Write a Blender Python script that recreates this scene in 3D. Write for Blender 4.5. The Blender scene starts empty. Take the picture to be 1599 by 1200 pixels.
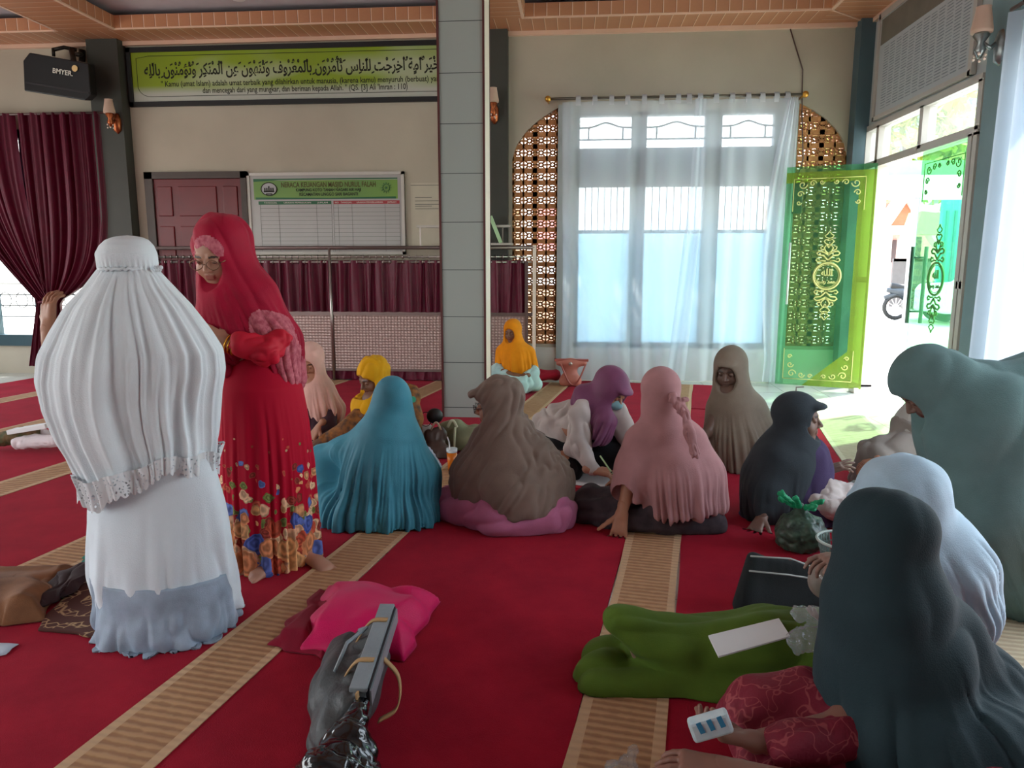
import bpy, bmesh, math, random, time
import numpy as np
from mathutils import Vector, Matrix
random.seed(7)
SC = bpy.context.scene
COL = SC.collection
def lin(c):
    return tuple(((v/255.)/12.92 if v/255. <= .04045 else ((v/255.+.055)/1.055)**2.4) for v in c[:3])
# ---------------------------------------------------------------- camera, sky, sun, exposure
F_PX = 1155.; YAW = math.radians(4.85); PITCH = math.radians(9.3); CH = 1.4
cam = bpy.data.cameras.new('camera'); cam.sensor_width = 36; cam.sensor_fit = 'HORIZONTAL'
cam.lens = F_PX/1599*36; cam.clip_end = 300
camo = bpy.data.objects.new('camera', cam); COL.objects.link(camo)
camo.location = (0, 0, CH); camo.rotation_euler = (math.pi/2-PITCH, 0, YAW)
SC.camera = camo
w = bpy.data.worlds.new('sky'); SC.world = w; w.use_nodes = True
nt = w.node_tree; nt.nodes.clear()
wo = nt.nodes.new('ShaderNodeOutputWorld'); wb = nt.nodes.new('ShaderNodeBackground')
tc = nt.nodes.new('ShaderNodeTexCoord'); sx = nt.nodes.new('ShaderNodeSeparateXYZ'); rp = nt.nodes.new('ShaderNodeValToRGB')
nt.links.new(tc.outputs['Generated'], sx.inputs[0]); nt.links.new(sx.outputs['Z'], rp.inputs[0])
rp.color_ramp.elements[0].color = (.55, .55, .52, 1); rp.color_ramp.elements[1].color = (.62, .78, 1, 1)
e_ = rp.color_ramp.elements.new(.08); e_.color = (1, 1, .97, 1)
e_ = rp.color_ramp.elements.new(.4); e_.color = (.8, .9, 1, 1)
nt.links.new(rp.outputs[0], wb.inputs[0]); nt.links.new(wb.outputs[0], wo.inputs[0])
wb.inputs[1].default_value = 4.6
sun = bpy.data.lights.new('sun', 'SUN'); sun.energy = 7; sun.angle = math.radians(1.5); sun.color = (1, .95, .86)
suno = bpy.data.objects.new('sun', sun); COL.objects.link(suno)
suno.rotation_euler = Vector((.62, .42, 1.15)).to_track_quat('Z', 'Y').to_euler()
SC.view_settings.view_transform = 'Standard'; SC.view_settings.look = 'None'
SC.view_settings.gamma = 1; SC.view_settings.use_curve_mapping = False
SC.view_settings.exposure = .62
try:
    SC.cycles.max_bounces = 8; SC.cycles.diffuse_bounces = 4; SC.cycles.transparent_max_bounces = 16
    SC.cycles.sample_clamp_indirect = 6; SC.cycles.caustics_reflective = False; SC.cycles.caustics_refractive = False
except Exception: pass
# ---------------------------------------------------------------- pixel rays -> points in the room (axes: X right, Y depth, Z up)
FWV = np.array([-math.sin(YAW)*math.cos(PITCH), math.cos(YAW)*math.cos(PITCH), -math.sin(PITCH)])
RTV = np.array([math.cos(YAW), math.sin(YAW), 0.]); UPV = np.cross(RTV, FWV)
def W(px, py, y=None, z=None, x=None):
    r = FWV+RTV*(px-799.5)/F_PX+UPV*(600-py)/F_PX
    t = (y/r[1]) if y is not None else ((z-CH)/r[2] if z is not None else x/r[0])
    return np.array([0, 0, CH])+r*t
def V(*a): return np.array(a, float)
# ---------------------------------------------------------------- materials
MATS = {}
def mat(name, col, rough=.8, metal=0., var=.08, vscale=6., bump=0., bscale=60., sheen=0., spec=.4, alpha=1., trans=0., emit=None, wave=None, col2=None, stretch=None, translucent=0., coat=0.):
    if name in MATS: return MATS[name]
    m = bpy.data.materials.new(name); m.use_nodes = True; n = m.node_tree.nodes; l = m.node_tree.links
    b = n['Principled BSDF']; out = n['Material Output']
    c = lin(col)
    t = n.new('ShaderNodeTexCoord'); mp = n.new('ShaderNodeMapping'); l.new(t.outputs['Object'], mp.inputs[0])
    if stretch: mp.inputs['Scale'].default_value = stretch
    b.inputs['Roughness'].default_value = rough; b.inputs['Metallic'].default_value = metal
    b.inputs['Specular IOR Level'].default_value = spec
    if sheen: b.inputs['Sheen Weight'].default_value = sheen; b.inputs['Sheen Roughness'].default_value = .5
    if coat: b.inputs['Coat Weight'].default_value = coat
    if var or col2:
        nz = n.new('ShaderNodeTexNoise'); nz.inputs['Scale'].default_value = vscale; nz.inputs['Detail'].default_value = 5
        l.new(mp.outputs[0], nz.inputs['Vector'])
        r = n.new('ShaderNodeValToRGB'); r.color_ramp.elements[0].position = .3; r.color_ramp.elements[1].position = .7
        if col2: ca, cb = c, lin(col2)
        else: ca = tuple(v*(1-var) for v in c); cb = tuple(min(1, v*(1+var)) for v in c)
        r.color_ramp.elements[0].color = (*ca, 1); r.color_ramp.elements[1].color = (*cb, 1)
        l.new(nz.outputs['Fac'], r.inputs[0]); l.new(r.outputs[0], b.inputs['Base Color'])
    else: b.inputs['Base Color'].default_value = (*c, 1)
    if bump:
        nb = n.new('ShaderNodeTexNoise'); nb.inputs['Scale'].default_value = bscale; nb.inputs['Detail'].default_value = 3
        l.new(mp.outputs[0], nb.inputs['Vector'])
        bp = n.new('ShaderNodeBump'); bp.inputs['Strength'].default_value = bump; bp.inputs['Distance'].default_value = .01
        l.new(nb.outputs['Fac'], bp.inputs['Height']); l.new(bp.outputs[0], b.inputs['Normal'])
    if emit: b.inputs['Emission Color'].default_value = (*lin(emit[0]), 1); b.inputs['Emission Strength'].default_value = emit[1]
    if trans: b.inputs['Transmission Weight'].default_value = trans
    sh = b.outputs[0]
    if translucent:
        tr = n.new('ShaderNodeBsdfTranslucent'); tr.inputs[0].default_value = (*c, 1)
        mx = n.new('ShaderNodeMixShader'); mx.inputs[0].default_value = translucent
        l.new(sh, mx.inputs[1]); l.new(tr.outputs[0], mx.inputs[2]); sh = mx.outputs[0]
    if alpha < 1:
        ts = n.new('ShaderNodeBsdfTransparent'); mx = n.new('ShaderNodeMixShader'); mx.inputs[0].default_value = 1-alpha
        l.new(sh, mx.inputs[1]); l.new(ts.outputs[0], mx.inputs[2]); sh = mx.outputs[0]
    l.new(sh, out.inputs[0])
    MATS[name] = m
    return m
def cloth(name, col, var=.1, sheen=.15, tl=.0, rough=.85, **k):
    return mat(name, col, rough=rough, var=var, vscale=9, bump=.2, bscale=260, sheen=sheen*.3, spec=.25, translucent=tl, **k)
def glassmat(name, col, alpha=.6, rough=.08, tint=None):
    if name in MATS: return MATS[name]
    m = bpy.data.materials.new(name); m.use_nodes = True; n = m.node_tree.nodes; l = m.node_tree.links; n.clear()
    o = n.new('ShaderNodeOutputMaterial'); t = n.new('ShaderNodeBsdfTransparent'); t.inputs[0].default_value = (*lin(tint or col), 1)
    g = n.new('ShaderNodeBsdfGlossy'); g.inputs[1].default_value = rough
    d = n.new('ShaderNodeBsdfDiffuse'); d.inputs[0].default_value = (*lin(col), 1)
    tl = n.new('ShaderNodeBsdfTranslucent'); tl.inputs[0].default_value = (*lin(col), 1)
    a = n.new('ShaderNodeAddShader'); l.new(d.outputs[0], a.inputs[0]); l.new(tl.outputs[0], a.inputs[1])
    m1 = n.new('ShaderNodeMixShader'); m1.inputs[0].default_value = 1-alpha; l.new(t.outputs[0], m1.inputs[1]); l.new(a.outputs[0], m1.inputs[2])
    lw = n.new('ShaderNodeLayerWeight'); lw.inputs[0].default_value = .5; pw = n.new('ShaderNodeMath'); pw.operation = 'POWER'; pw.inputs[1].default_value = 4; l.new(lw.outputs['Facing'], pw.inputs[0]); f = n.new('ShaderNodeMath'); f.operation = 'MULTIPLY_ADD'; f.inputs[1].default_value = .6; f.inputs[2].default_value = .03; l.new(pw.outputs[0], f.inputs[0])
    m2 = n.new('ShaderNodeMixShader'); l.new(f.outputs[0], m2.inputs[0]); l.new(m1.outputs[0], m2.inputs[1]); l.new(g.outputs[0], m2.inputs[2])
    l.new(m2.outputs[0], o.inputs[0]); MATS[name] = m
    return m
# ---------------------------------------------------------------- objects
def link_mesh(name, me, parent=None, m=None, smooth=False):
    o = bpy.data.objects.new(name, me); COL.objects.link(o)
    if m is not None and not me.materials: me.materials.append(m)
    if smooth: me.polygons.foreach_set('use_smooth', [True]*len(me.polygons))
    if parent is not None: o.parent = parent
    return o
def tag(o, label=None, cat=None, group=None, kind=None):
    if label: o['label'] = label
    if cat: o['category'] = cat
    if group: o['group'] = group
    if kind: o['kind'] = kind
    return o
def thing(name, label, cat, loc, group=None):
    o = bpy.data.objects.new(name, None); COL.objects.link(o); o.location = tuple(float(v) for v in loc); o.empty_display_size = .1
    return tag(o, label, cat, group)
def base_of(root): return np.array(root.location) if root is not None else np.zeros(3)
class MB:
    """collects shapes in room coordinates, then makes ONE mesh object (relative to its root)"""
    def __init__(s): s.v = []; s.f = []; s.mi = []; s.cur = 0
    def add(s, vs, fs):
        k = len(s.v); s.v += [tuple(float(c) for c in v) for v in vs]; s.f += [tuple(i+k for i in f) for f in fs]; s.mi += [s.cur]*len(fs); return s
    def box(s, a, b, M=None):
        (x0, y0, z0), (x1, y1, z1) = a, b
        x0, x1 = sorted((x0, x1)); y0, y1 = sorted((y0, y1)); z0, z1 = sorted((z0, z1))
        vs = [(x, y, z) for z in (z0, z1) for y in (y0, y1) for x in (x0, x1)]
        if M is not None: vs = [tuple(M @ Vector(v)) for v in vs]
        return s.add(vs, [(0, 2, 3, 1), (4, 5, 7, 6), (0, 1, 5, 4), (2, 6, 7, 3), (0, 4, 6, 2), (1, 3, 7, 5)])
    def bar(s, p, q, wd, hd, up=(0, 0, 1)):
        p = Vector(p); q = Vector(q); d = (q-p); L = d.length
        if L < 1e-6: return s
        d /= L; u = Vector(up)
        if abs(d.dot(u)) > .98: u = Vector((1, 0, 0)) if abs(d.x) < .9 else Vector((0, 1, 0))
        x = d.cross(u).normalized(); z = x.cross(d)
        vs = []
        for e in (p, q):
            for a, b in ((-1, -1), (1, -1), (1, 1), (-1, 1)): vs.append(e+x*a*wd/2+z*b*hd/2)
        return s.add(vs, [(0, 1, 2, 3), (7, 6, 5, 4), (0, 4, 5, 1), (1, 5, 6, 2), (2, 6, 7, 3), (3, 7, 4, 0)])
    def tube(s, pts, r, n=8, closed=False):
        P = [Vector(p) for p in pts]; N = len(P)
        rr = r if isinstance(r, (list, tuple)) else [r]*N
        k = []; prev = None
        for i in range(N):
            a = P[(i-1) % N] if (closed or i > 0) else P[0]; b = P[(i+1) % N] if (closed or i < N-1) else P[-1]
            d = (b-a).normalized() if (b-a).length > 1e-9 else Vector((0, 0, 1))
            if prev is None:
                u = Vector((0, 0, 1)) if abs(d.z) < .9 else Vector((1, 0, 0)); x = d.cross(u).normalized()
            else: x = (prev-d*prev.dot(d)).normalized()
            prev = x; y = d.cross(x)
            for j in range(n):
                t = 2*math.pi*j/n; k.append(P[i]+(x*math.cos(t)+y*math.sin(t))*rr[i])
        fs = []
        for i in range(N if closed else N-1):
            for j in range(n):
                a = i*n+j; b = i*n+(j+1) % n; c = ((i+1) % N)*n+(j+1) % n; d_ = ((i+1) % N)*n+j
                fs.append((a, b, c, d_))
        if not closed: fs.append(tuple(range(n-1, -1, -1))); fs.append(tuple((N-1)*n+j for j in range(n)))
        return s.add(k, fs)
    def lathe(s, prof, c=(0, 0, 0), n=24, M=None):
        vs = []
        for (r, z) in prof:
            for j in range(n):
                t = 2*math.pi*j/n; v = Vector((r*math.cos(t), r*math.sin(t), z))
                if M is not None: v = M @ v
                vs.append(v+Vector(c))
        fs = [(i*n+j, i*n+(j+1) % n, (i+1)*n+(j+1) % n, (i+1)*n+j) for i in range(len(prof)-1) for j in range(n)]
        fs.append(tuple(range(n-1, -1, -1))); fs.append(tuple((len(prof)-1)*n+j for j in range(n)))
        return s.add(vs, fs)
    def ball(s, c, r, n=12):
        r = r if isinstance(r, (tuple, list)) else (r, r, r)
        prof = [(math.sin(math.pi*i/n)+1e-4, -math.cos(math.pi*i/n)) for i in range(n+1)]
        M = Matrix.Diagonal(Vector((*r, 1)))
        return s.lathe(prof, c, n=n+4, M=M.to_3x3())
    def grid(s, fn, nu, nv, closed_u=False):
        vs = [fn(i/(nu if closed_u else nu-1), j/(nv-1)) for j in range(nv) for i in range(nu)]
        fs = []
        for j in range(nv-1):
            for i in range(nu if closed_u else nu-1):
                i2 = (i+1) % nu
                fs.append((j*nu+i, j*nu+i2, (j+1)*nu+i2, (j+1)*nu+i))
        return s.add(vs, fs)
    def prism(s, pts, origin, ux, uy, dep):
        """polygon pts (2D) in the plane (origin, ux, uy), extruded by vector dep"""
        o = Vector(origin); ux = Vector(ux); uy = Vector(uy); d = Vector(dep); n = len(pts)
        vs = [o+ux*a+uy*b for a, b in pts]+[o+ux*a+uy*b+d for a, b in pts]
        return s.add(vs, [tuple(range(n)), tuple(range(2*n-1, n-1, -1))]+[(i, i+n, (i+1) % n+n, (i+1) % n) for i in range(n)])
    def build(s, name, m, parent=None, smooth=False, bevel=0, solid=0, sub=0):
        b = base_of(parent)
        me = bpy.data.meshes.new(name); me.from_pydata([(v[0]-b[0], v[1]-b[1], v[2]-b[2]) for v in s.v], [], s.f)
        for mm in (m if isinstance(m, (list, tuple)) else [m]): me.materials.append(mm)
        if any(s.mi): me.polygons.foreach_set('material_index', s.mi)
        bm = bmesh.new(); bm.from_mesh(me); bmesh.ops.recalc_face_normals(bm, faces=bm.faces); bm.to_mesh(me); bm.free()
        o = link_mesh(name, me, parent, None, smooth)
        if bevel:
            md = o.modifiers.new('bevel', 'BEVEL'); md.width = bevel; md.segments = 2; md.limit_method = 'ANGLE'; md.angle_limit = math.radians(40)
        if solid:
            md = o.modifiers.new('solid', 'SOLIDIFY'); md.thickness = solid; md.offset = 0
        if sub:
            md = o.modifiers.new('sub', 'SUBSURF'); md.levels = sub; md.render_levels = sub
        return o
def top(o, root_at=None):
    """give a parentless mesh its origin at its own base"""
    me = o.data; n = len(me.vertices); c = np.empty(n*3); me.vertices.foreach_get('co', c); c = c.reshape(-1, 3)
    b = np.array([c[:, 0].mean(), c[:, 1].mean(), c[:, 2].min()]); c -= b; me.vertices.foreach_set('co', c.ravel()); o.location = tuple(b); me.update()
    return o
def struct(mb, name, m, **k):
    o = top(mb.build(name, m, **k)); o['kind'] = 'structure'; return o
def text_mesh(name, body, size, origin, ux, uy, m, parent=None, ext=.001, align='CENTER', bold=0., xs=1., space=1.):
    cu = bpy.data.curves.new(name, 'FONT'); cu.body = body; cu.size = size; cu.align_x = align; cu.align_y = 'CENTER'; cu.extrude = ext; cu.offset = bold; cu.space_character = space
    cu.resolution_u = 3
    o = bpy.data.objects.new('tmp', cu); COL.objects.link(o)
    ux = Vector(ux).normalized(); uy = Vector(uy).normalized(); nz = ux.cross(uy)
    M = Matrix(((ux.x*xs, uy.x, nz.x, origin[0]), (ux.y*xs, uy.y, nz.y, origin[1]), (ux.z*xs, uy.z, nz.z, origin[2]), (0, 0, 0, 1)))
    dg = bpy.context.evaluated_depsgraph_get(); me = bpy.data.meshes.new_from_object(o.evaluated_get(dg)); bpy.data.objects.remove(o)
    b = base_of(parent); M = Matrix.Translation(Vector(-b)) @ M
    me.transform(M); me.materials.clear(); me.materials.append(m); me.name = name
    return link_mesh(name, me, parent)
# ---------------------------------------------------------------- sculpting field -> mesh (bodies and draped cloth)
def unit(v): v = np.array(v, float); return v/np.linalg.norm(v)
class Field:
    def __init__(s, lo, hi, h):
        s.h = h; s.lo = np.array(lo, float); s.n = np.maximum(4, np.ceil((np.array(hi)-s.lo)/h).astype(int)+1)
        s.d = np.full(s.n, 9., np.float32)
        s.ax = [s.lo[i]+h*np.arange(s.n[i]) for i in range(3)]
    def _sub(s, lo, hi):
        a = np.clip(np.floor((lo-s.lo)/s.h).astype(int), 0, s.n); b = np.clip(np.ceil((hi-s.lo)/s.h).astype(int)+1, 0, s.n)
        if np.any(b <= a): return None
        sl = tuple(slice(a[i], b[i]) for i in range(3))
        g = np.meshgrid(*[s.ax[i][sl[i]].astype(np.float32) for i in range(3)], indexing='ij', sparse=True)
        return sl, g
    def op(s, fn, lo, hi, k, mode='u'):
        pad = k+3*s.h; q = s._sub(np.array(lo)-pad, np.array(hi)+pad)
        if q is None: return s
        sl, g = q; b = fn(*g); a = s.d[sl]
        if mode == 'u':
            if k > 0:
                t = np.clip(.5+.5*(a-b)/k, 0, 1); s.d[sl] = a*(1-t)+b*t-k*t*(1-t)
            else: s.d[sl] = np.minimum(a, b)
        else:
            b = -b
            if k > 0:
                t = np.clip(.5-.5*(a-b)/k, 0, 1); s.d[sl] = a*(1-t)+b*t+k*t*(1-t)
            else: s.d[sl] = np.maximum(a, b)
        return s
    def cap(s, a, b, ra, rb, k=.02, mode='u', flat=None):
        a = np.array(a, float); b = np.array(b, float); r = max(ra, rb)
        if flat is not None:
            n = unit(flat[0]); sc = flat[1]   # squash thickness along n by 1/sc
            A = np.eye(3)+(sc-1)*np.outer(n, n); a2 = A@a; b2 = A@b
        else: A = None; a2, b2 = a, b
        ab = b2-a2; L2 = max(ab@ab, 1e-9)
        def fn(x, y, z):
            if A is not None:
                X = A[0, 0]*x+A[0, 1]*y+A[0, 2]*z; Y = A[1, 0]*x+A[1, 1]*y+A[1, 2]*z; Z = A[2, 0]*x+A[2, 1]*y+A[2, 2]*z
            else: X, Y, Z = x, y, z
            t = np.clip(((X-a2[0])*ab[0]+(Y-a2[1])*ab[1]+(Z-a2[2])*ab[2])/L2, 0, 1)
            d = np.sqrt((X-a2[0]-ab[0]*t)**2+(Y-a2[1]-ab[1]*t)**2+(Z-a2[2]-ab[2]*t)**2)-(ra+(rb-ra)*t)
            return (d/(sc if A is not None and sc > 1 else 1)).astype(np.float32)
        return s.op(fn, np.minimum(a, b)-r, np.maximum(a, b)+r, k, mode)
    def ell(s, c, r, R=None, k=.02, mode='u'):
        c = np.array(c, float); r = np.array(r if hasattr(r, '__len__') else (r,)*3, float); R = np.eye(3) if R is None else np.array(R)  # R columns: local axes
        m = r.max()
        def fn(x, y, z):
            x = x-c[0]; y = y-c[1]; z = z-c[2]
            p = [(R[0, i]*x+R[1, i]*y+R[2, i]*z) for i in range(3)]
            k0 = np.sqrt((p[0]/r[0])**2+(p[1]/r[1])**2+(p[2]/r[2])**2); k1 = np.sqrt((p[0]/r[0]**2)**2+(p[1]/r[1]**2)**2+(p[2]/r[2]**2)**2)+1e-6
            return (k0*(k0-1)/k1).astype(np.float32)
        return s.op(fn, c-m, c+m, k, mode)
    def chain(s, pts, rs, k=.02, mode='u', flat=None):
        for i in range(len(pts)-1): s.cap(pts[i], pts[i+1], rs[i], rs[i+1], k, mode, flat)
        return s
    def floor(s, z=.0, k=.0):
        g = s.ax[2][None, None, :].astype(np.float32); s.d = np.maximum(s.d, (z-g)); return s
    def mesh(s):
        d = s.d; ins = d < 0; N = s.n
        # cells with mixed signs
        def c8(a, f):
            return f([a[i:N[0]-1+i, j:N[1]-1+j, k:N[2]-1+k] for i in (0, 1) for j in (0, 1) for k in (0, 1)])
        cnt = c8(ins, lambda L: sum(q.astype(np.int8) for q in L)); act = (cnt > 0) & (cnt < 8)
        ci = np.argwhere(act); idx = np.full(cnt.shape, -1, np.int64); idx[act] = np.arange(len(ci))
        corners = np.array([(i, j, k) for i in (0, 1) for j in (0, 1) for k in (0, 1)])
        val = np.stack([d[ci[:, 0]+c[0], ci[:, 1]+c[1], ci[:, 2]+c[2]] for c in corners], 1)
        acc = np.zeros((len(ci), 3)); num = np.zeros(len(ci))
        for a in range(8):
            for b in range(a+1, 8):
                if np.abs(corners[a]-corners[b]).sum() != 1: continue
                va, vb = val[:, a], val[:, b]; m = (va < 0) != (vb < 0)
                t = np.where(m, va/np.where(m, va-vb, 1), 0)
                p = corners[a]+(corners[b]-corners[a])*t[:, None]
                acc += p*m[:, None]; num += m
        vs = s.lo+s.h*(ci+acc/num[:, None])
        fs = []
        for ax in range(3):
            o1, o2 = [(1, 2), (2, 0), (0, 1)][ax]
            sl0 = [slice(None)]*3; sl1 = [slice(None)]*3; sl0[ax] = slice(0, N[ax]-1); sl1[ax] = slice(1, N[ax])
            A = ins[tuple(sl0)]; B = ins[tuple(sl1)]; e = np.argwhere(A != B)
            e = e[(e[:, o1] > 0) & (e[:, o2] > 0) & (e[:, o1] < N[o1]-1) & (e[:, o2] < N[o2]-1)]
            if not len(e): continue
            flip = A[e[:, 0], e[:, 1], e[:, 2]]
            def g(d1, d2):
                q = e.copy(); q[:, o1] -= d1; q[:, o2] -= d2; return idx[q[:, 0], q[:, 1], q[:, 2]]
            q = np.stack([g(1, 1), g(0, 1), g(0, 0), g(1, 0)], 1); q[~flip] = q[~flip][:, ::-1]
            fs.append(q)
        fs = np.concatenate(fs); fs = fs[(fs >= 0).all(1)]
        return vs, fs
def normals(vs, fs):
    n = np.cross(vs[fs[:, 2]]-vs[fs[:, 0]], vs[fs[:, 3]]-vs[fs[:, 1]]); N = np.zeros_like(vs)
    for i in range(4): np.add.at(N, fs[:, i], n)
    return N/(np.linalg.norm(N, axis=1)[:, None]+1e-12)
def relax(vs, fs, it=2, f=.5):
    e = np.concatenate([fs[:, [0, 1]], fs[:, [1, 2]], fs[:, [2, 3]], fs[:, [3, 0]]])
    for _ in range(it):
        a = np.zeros_like(vs); c = np.zeros(len(vs))
        for u, v in ((0, 1), (1, 0)):
            np.add.at(a, e[:, u], vs[e[:, v]]); np.add.at(c, e[:, u], 1)
        vs = vs*(1-f)+f*a/np.maximum(c, 1)[:, None]
    return vs
_rs = np.random.RandomState(3); _lat = _rs.rand(64, 64, 64).astype(np.float32)
def vnoise(x, y, z):
    xi = np.floor(x).astype(int); yi = np.floor(y).astype(int); zi = np.floor(z).astype(int)
    fx = x-xi; fy = y-yi; fz = z-zi; fx = fx*fx*(3-2*fx); fy = fy*fy*(3-2*fy); fz = fz*fz*(3-2*fz); r = 0
    for a in (0, 1):
        for b in (0, 1):
            for c in (0, 1):
                r = r+_lat[(xi+a) & 63, (yi+b) & 63, (zi+c) & 63]*(fx if a else 1-fx)*(fy if b else 1-fy)*(fz if c else 1-fz)
    return r
def radial_folds(vs, N, apex, base, n=14, amp=.012, seed=0, start=.1, full=.6, drift=1.2, zmin=.0, sharp=1.):
    """folds that run from apex towards base, growing on the way"""
    apex = np.array(apex, float); base = np.array(base, float); ax = base-apex; L = np.linalg.norm(ax); ax /= L
    u = unit(np.cross(ax, (.3, .9, .1))); v = np.cross(ax, u); p = vs-apex; t = (p@ax)/L
    th = np.arctan2(p@v, p@u)
    c, s_ = np.cos(th), np.sin(th); q = n/6.28
    f = vnoise(c*q*1.6+7+seed*3.1, s_*q*1.6+11, t*drift+seed)*.65+vnoise(c*q*3.2+1+seed, s_*q*3.2+5, t*drift*1.3+9)*.35
    f = np.sqrt((2*f-1)**2+.0006)*2.6-.55
    g = np.clip((t-start)/(full-start), 0, 1); g = g*g*(3-2*g)
    return vs+N*(f*amp*1.35*g)[:, None]
def dir_folds(vs, N, d, scale=12, stretch=.2, amp=.006, seed=0, mask=None):
    """wrinkles running along direction d"""
    d = unit(d); u = unit(np.cross(d, (.21, .13, .97) if abs(d[2]) < .9 else (1, .1, 0))); v = np.cross(d, u)
    a = vnoise(vs@u*scale+seed*5.7+50, vs@v*scale+31, vs@d*scale*stretch+17)
    f = (np.sqrt((2*a-1)**2+.001)*2.4-.5)*amp*1.25
    if mask is not None: f = f*mask(vs)
    return vs+N*f[:, None]
def proj_px(vs):
    d = vs-np.array([0, 0, CH]); z = d@FWV; return np.stack([799.5+F_PX*(d@RTV)/z, 600-F_PX*(d@UPV)/z], 1)
def np_mesh(name, vs, fs, m, parent=None, smooth=True, colors=None):
    me = bpy.data.meshes.new(name); b = base_of(parent)
    me.vertices.add(len(vs)); me.vertices.foreach_set('co', (vs-b).astype(np.float32).ravel())
    me.loops.add(len(fs)*4); me.loops.foreach_set('vertex_index', fs.astype(np.int32).ravel())
    me.polygons.add(len(fs)); me.polygons.foreach_set('loop_start', np.arange(0, len(fs)*4, 4, dtype=np.int32)); me.polygons.foreach_set('loop_total', np.full(len(fs), 4, np.int32))
    me.update(calc_edges=True); me.validate()
    if colors is not None:
        ca = me.color_attributes.new('tone', 'FLOAT_COLOR', 'POINT')
        ca.data.foreach_set('color', np.concatenate([colors, np.ones((len(vs), 1))], 1).astype(np.float32).ravel())
    me.materials.append(m)
    return link_mesh(name, me, parent, None, smooth)
def field_obj(F, name, m, parent, folds=(), it=1, post=None):
    vs, fs = F.mesh()
    if not len(vs): return None
    if it: vs = relax(vs, fs, it, .5)
    for fd in folds:
        N = normals(vs, fs); vs = fd(vs, N)
    vs[:, 2] = np.maximum(vs[:, 2], .009)
    if post: vs = post(vs)
    return np_mesh(name, vs, fs, m, parent)
# ================================================================ ROOM
YB = 8.85; XR = 3.15; ZC = 3.97; XL = -8.2; YF = -2.2
M_wall = mat('plaster_cream', (186, 176, 158), rough=.9, var=.07, vscale=1.4, bump=.35, bscale=7)
M_wallr = mat('plaster_grey', (176, 182, 180), rough=.85, var=.04, vscale=2, bump=.2, bscale=9)
M_col = mat('dark_column_paint', (64, 64, 58), rough=.6, var=.06)
M_teal = mat('teal_paint', (112, 138, 142), rough=.5, var=.05)
M_teald = mat('teal_dark_paint', (78, 100, 108), rough=.5, var=.05)
M_terra = mat('terracotta', (196, 136, 88), rough=.85, var=.15, vscale=14, bump=.3)
M_steel = mat('steel', (175, 165, 160), rough=.28, metal=.9, var=.03)
M_dsteel = mat('dull_steel', (112, 95, 92), rough=.4, metal=.6, var=.05)
M_white = mat('white_paint', (225, 222, 212), rough=.6, var=.03)
M_black = mat('black_plastic', (24, 23, 24), rough=.45, var=.1)
M_alu = mat('aluminium_frame', (190, 184, 176), rough=.45, metal=.2, var=.03)
M_marD = mat('maroon_trim', (86, 42, 40), rough=.5, var=.08)
# ---- floor tiles
def tile_mat():
    m = bpy.data.materials.new('floor_tile'); m.use_nodes = True; n = m.node_tree.nodes; l = m.node_tree.links; b = n['Principled BSDF']
    t = n.new('ShaderNodeTexCoord'); br = n.new('ShaderNodeTexBrick'); br.offset = 0; br.inputs['Scale'].default_value = 1
    br.inputs['Brick Width'].default_value = .4; br.inputs['Row Height'].default_value = .4; br.inputs['Mortar Size'].default_value = .0025
    br.inputs['Color1'].default_value = (*lin((214, 214, 204)), 1); br.inputs['Color2'].default_value = (*lin((206, 208, 200)), 1); br.inputs['Mortar'].default_value = (*lin((120, 118, 110)), 1)
    l.new(t.outputs['Object'], br.inputs['Vector']); l.new(br.outputs['Color'], b.inputs['Base Color']); b.inputs['Roughness'].default_value = .12
    return m
struct(MB().box((XL, YF, -.12), (XR+.05, YB+.1, 0)), 'floor', tile_mat())
# ---- back wall with openings (polygon with holes, extruded)
def wall_back():
    cu = bpy.data.curves.new('w', 'CURVE'); cu.dimensions = '2D'; cu.fill_mode = 'BOTH'; cu.extrude = .1
    def loop(pts):
        sp = cu.splines.new('POLY'); sp.points.add(len(pts)-1); sp.use_cyclic_u = True
        for i, p in enumerate(pts): sp.points[i].co = (p[0], p[1], 0, 1)
    loop([(XL, 0), (XR+.1, 0), (XR+.1, ZC+.25), (XL, ZC+.25)])
    loop([(-8.1, .42), (-6.02, .42), (-6.02, 3.0), (-8.1, 3.0)])
    def arc(x0, x1):
        pts = []
        for i in range(15):
            x = x0+(x1-x0)*i/14; q = min(1, abs(x-1.13)/1.885); pts.append((x, 2.52+.9*math.sqrt(max(0, 1-q*q))))
        return pts
    loop([(-.22, .44), (-.75, .44)]+arc(-.75, -.22))
    loop([(3.01, .44), (2.45, .44)]+arc(2.45, 3.01))
    loop([(-.02, .40), (2.27, .40), (2.27, 3.1), (-.02, 3.1)])
    o = bpy.data.objects.new('w', cu); COL.objects.link(o)
    dg = bpy.context.evaluated_depsgraph_get(); me = bpy.data.meshes.new_from_object(o.evaluated_get(dg)); bpy.data.objects.remove(o)
    me.transform(Matrix(((1, 0, 0, 0), (0, 0, -1, YB+.1), (0, 1, 0, 0), (0, 0, 0, 1)))); me.materials.clear(); me.materials.append(M_wall)
    o = link_mesh('wall_back', me); o['kind'] = 'structure'; return o
wall_back()
# white dado below the window
struct(MB().box((-.76, YB-.012, 0), (XR, YB-.001, .40)), 'trim_1', M_white)
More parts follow.
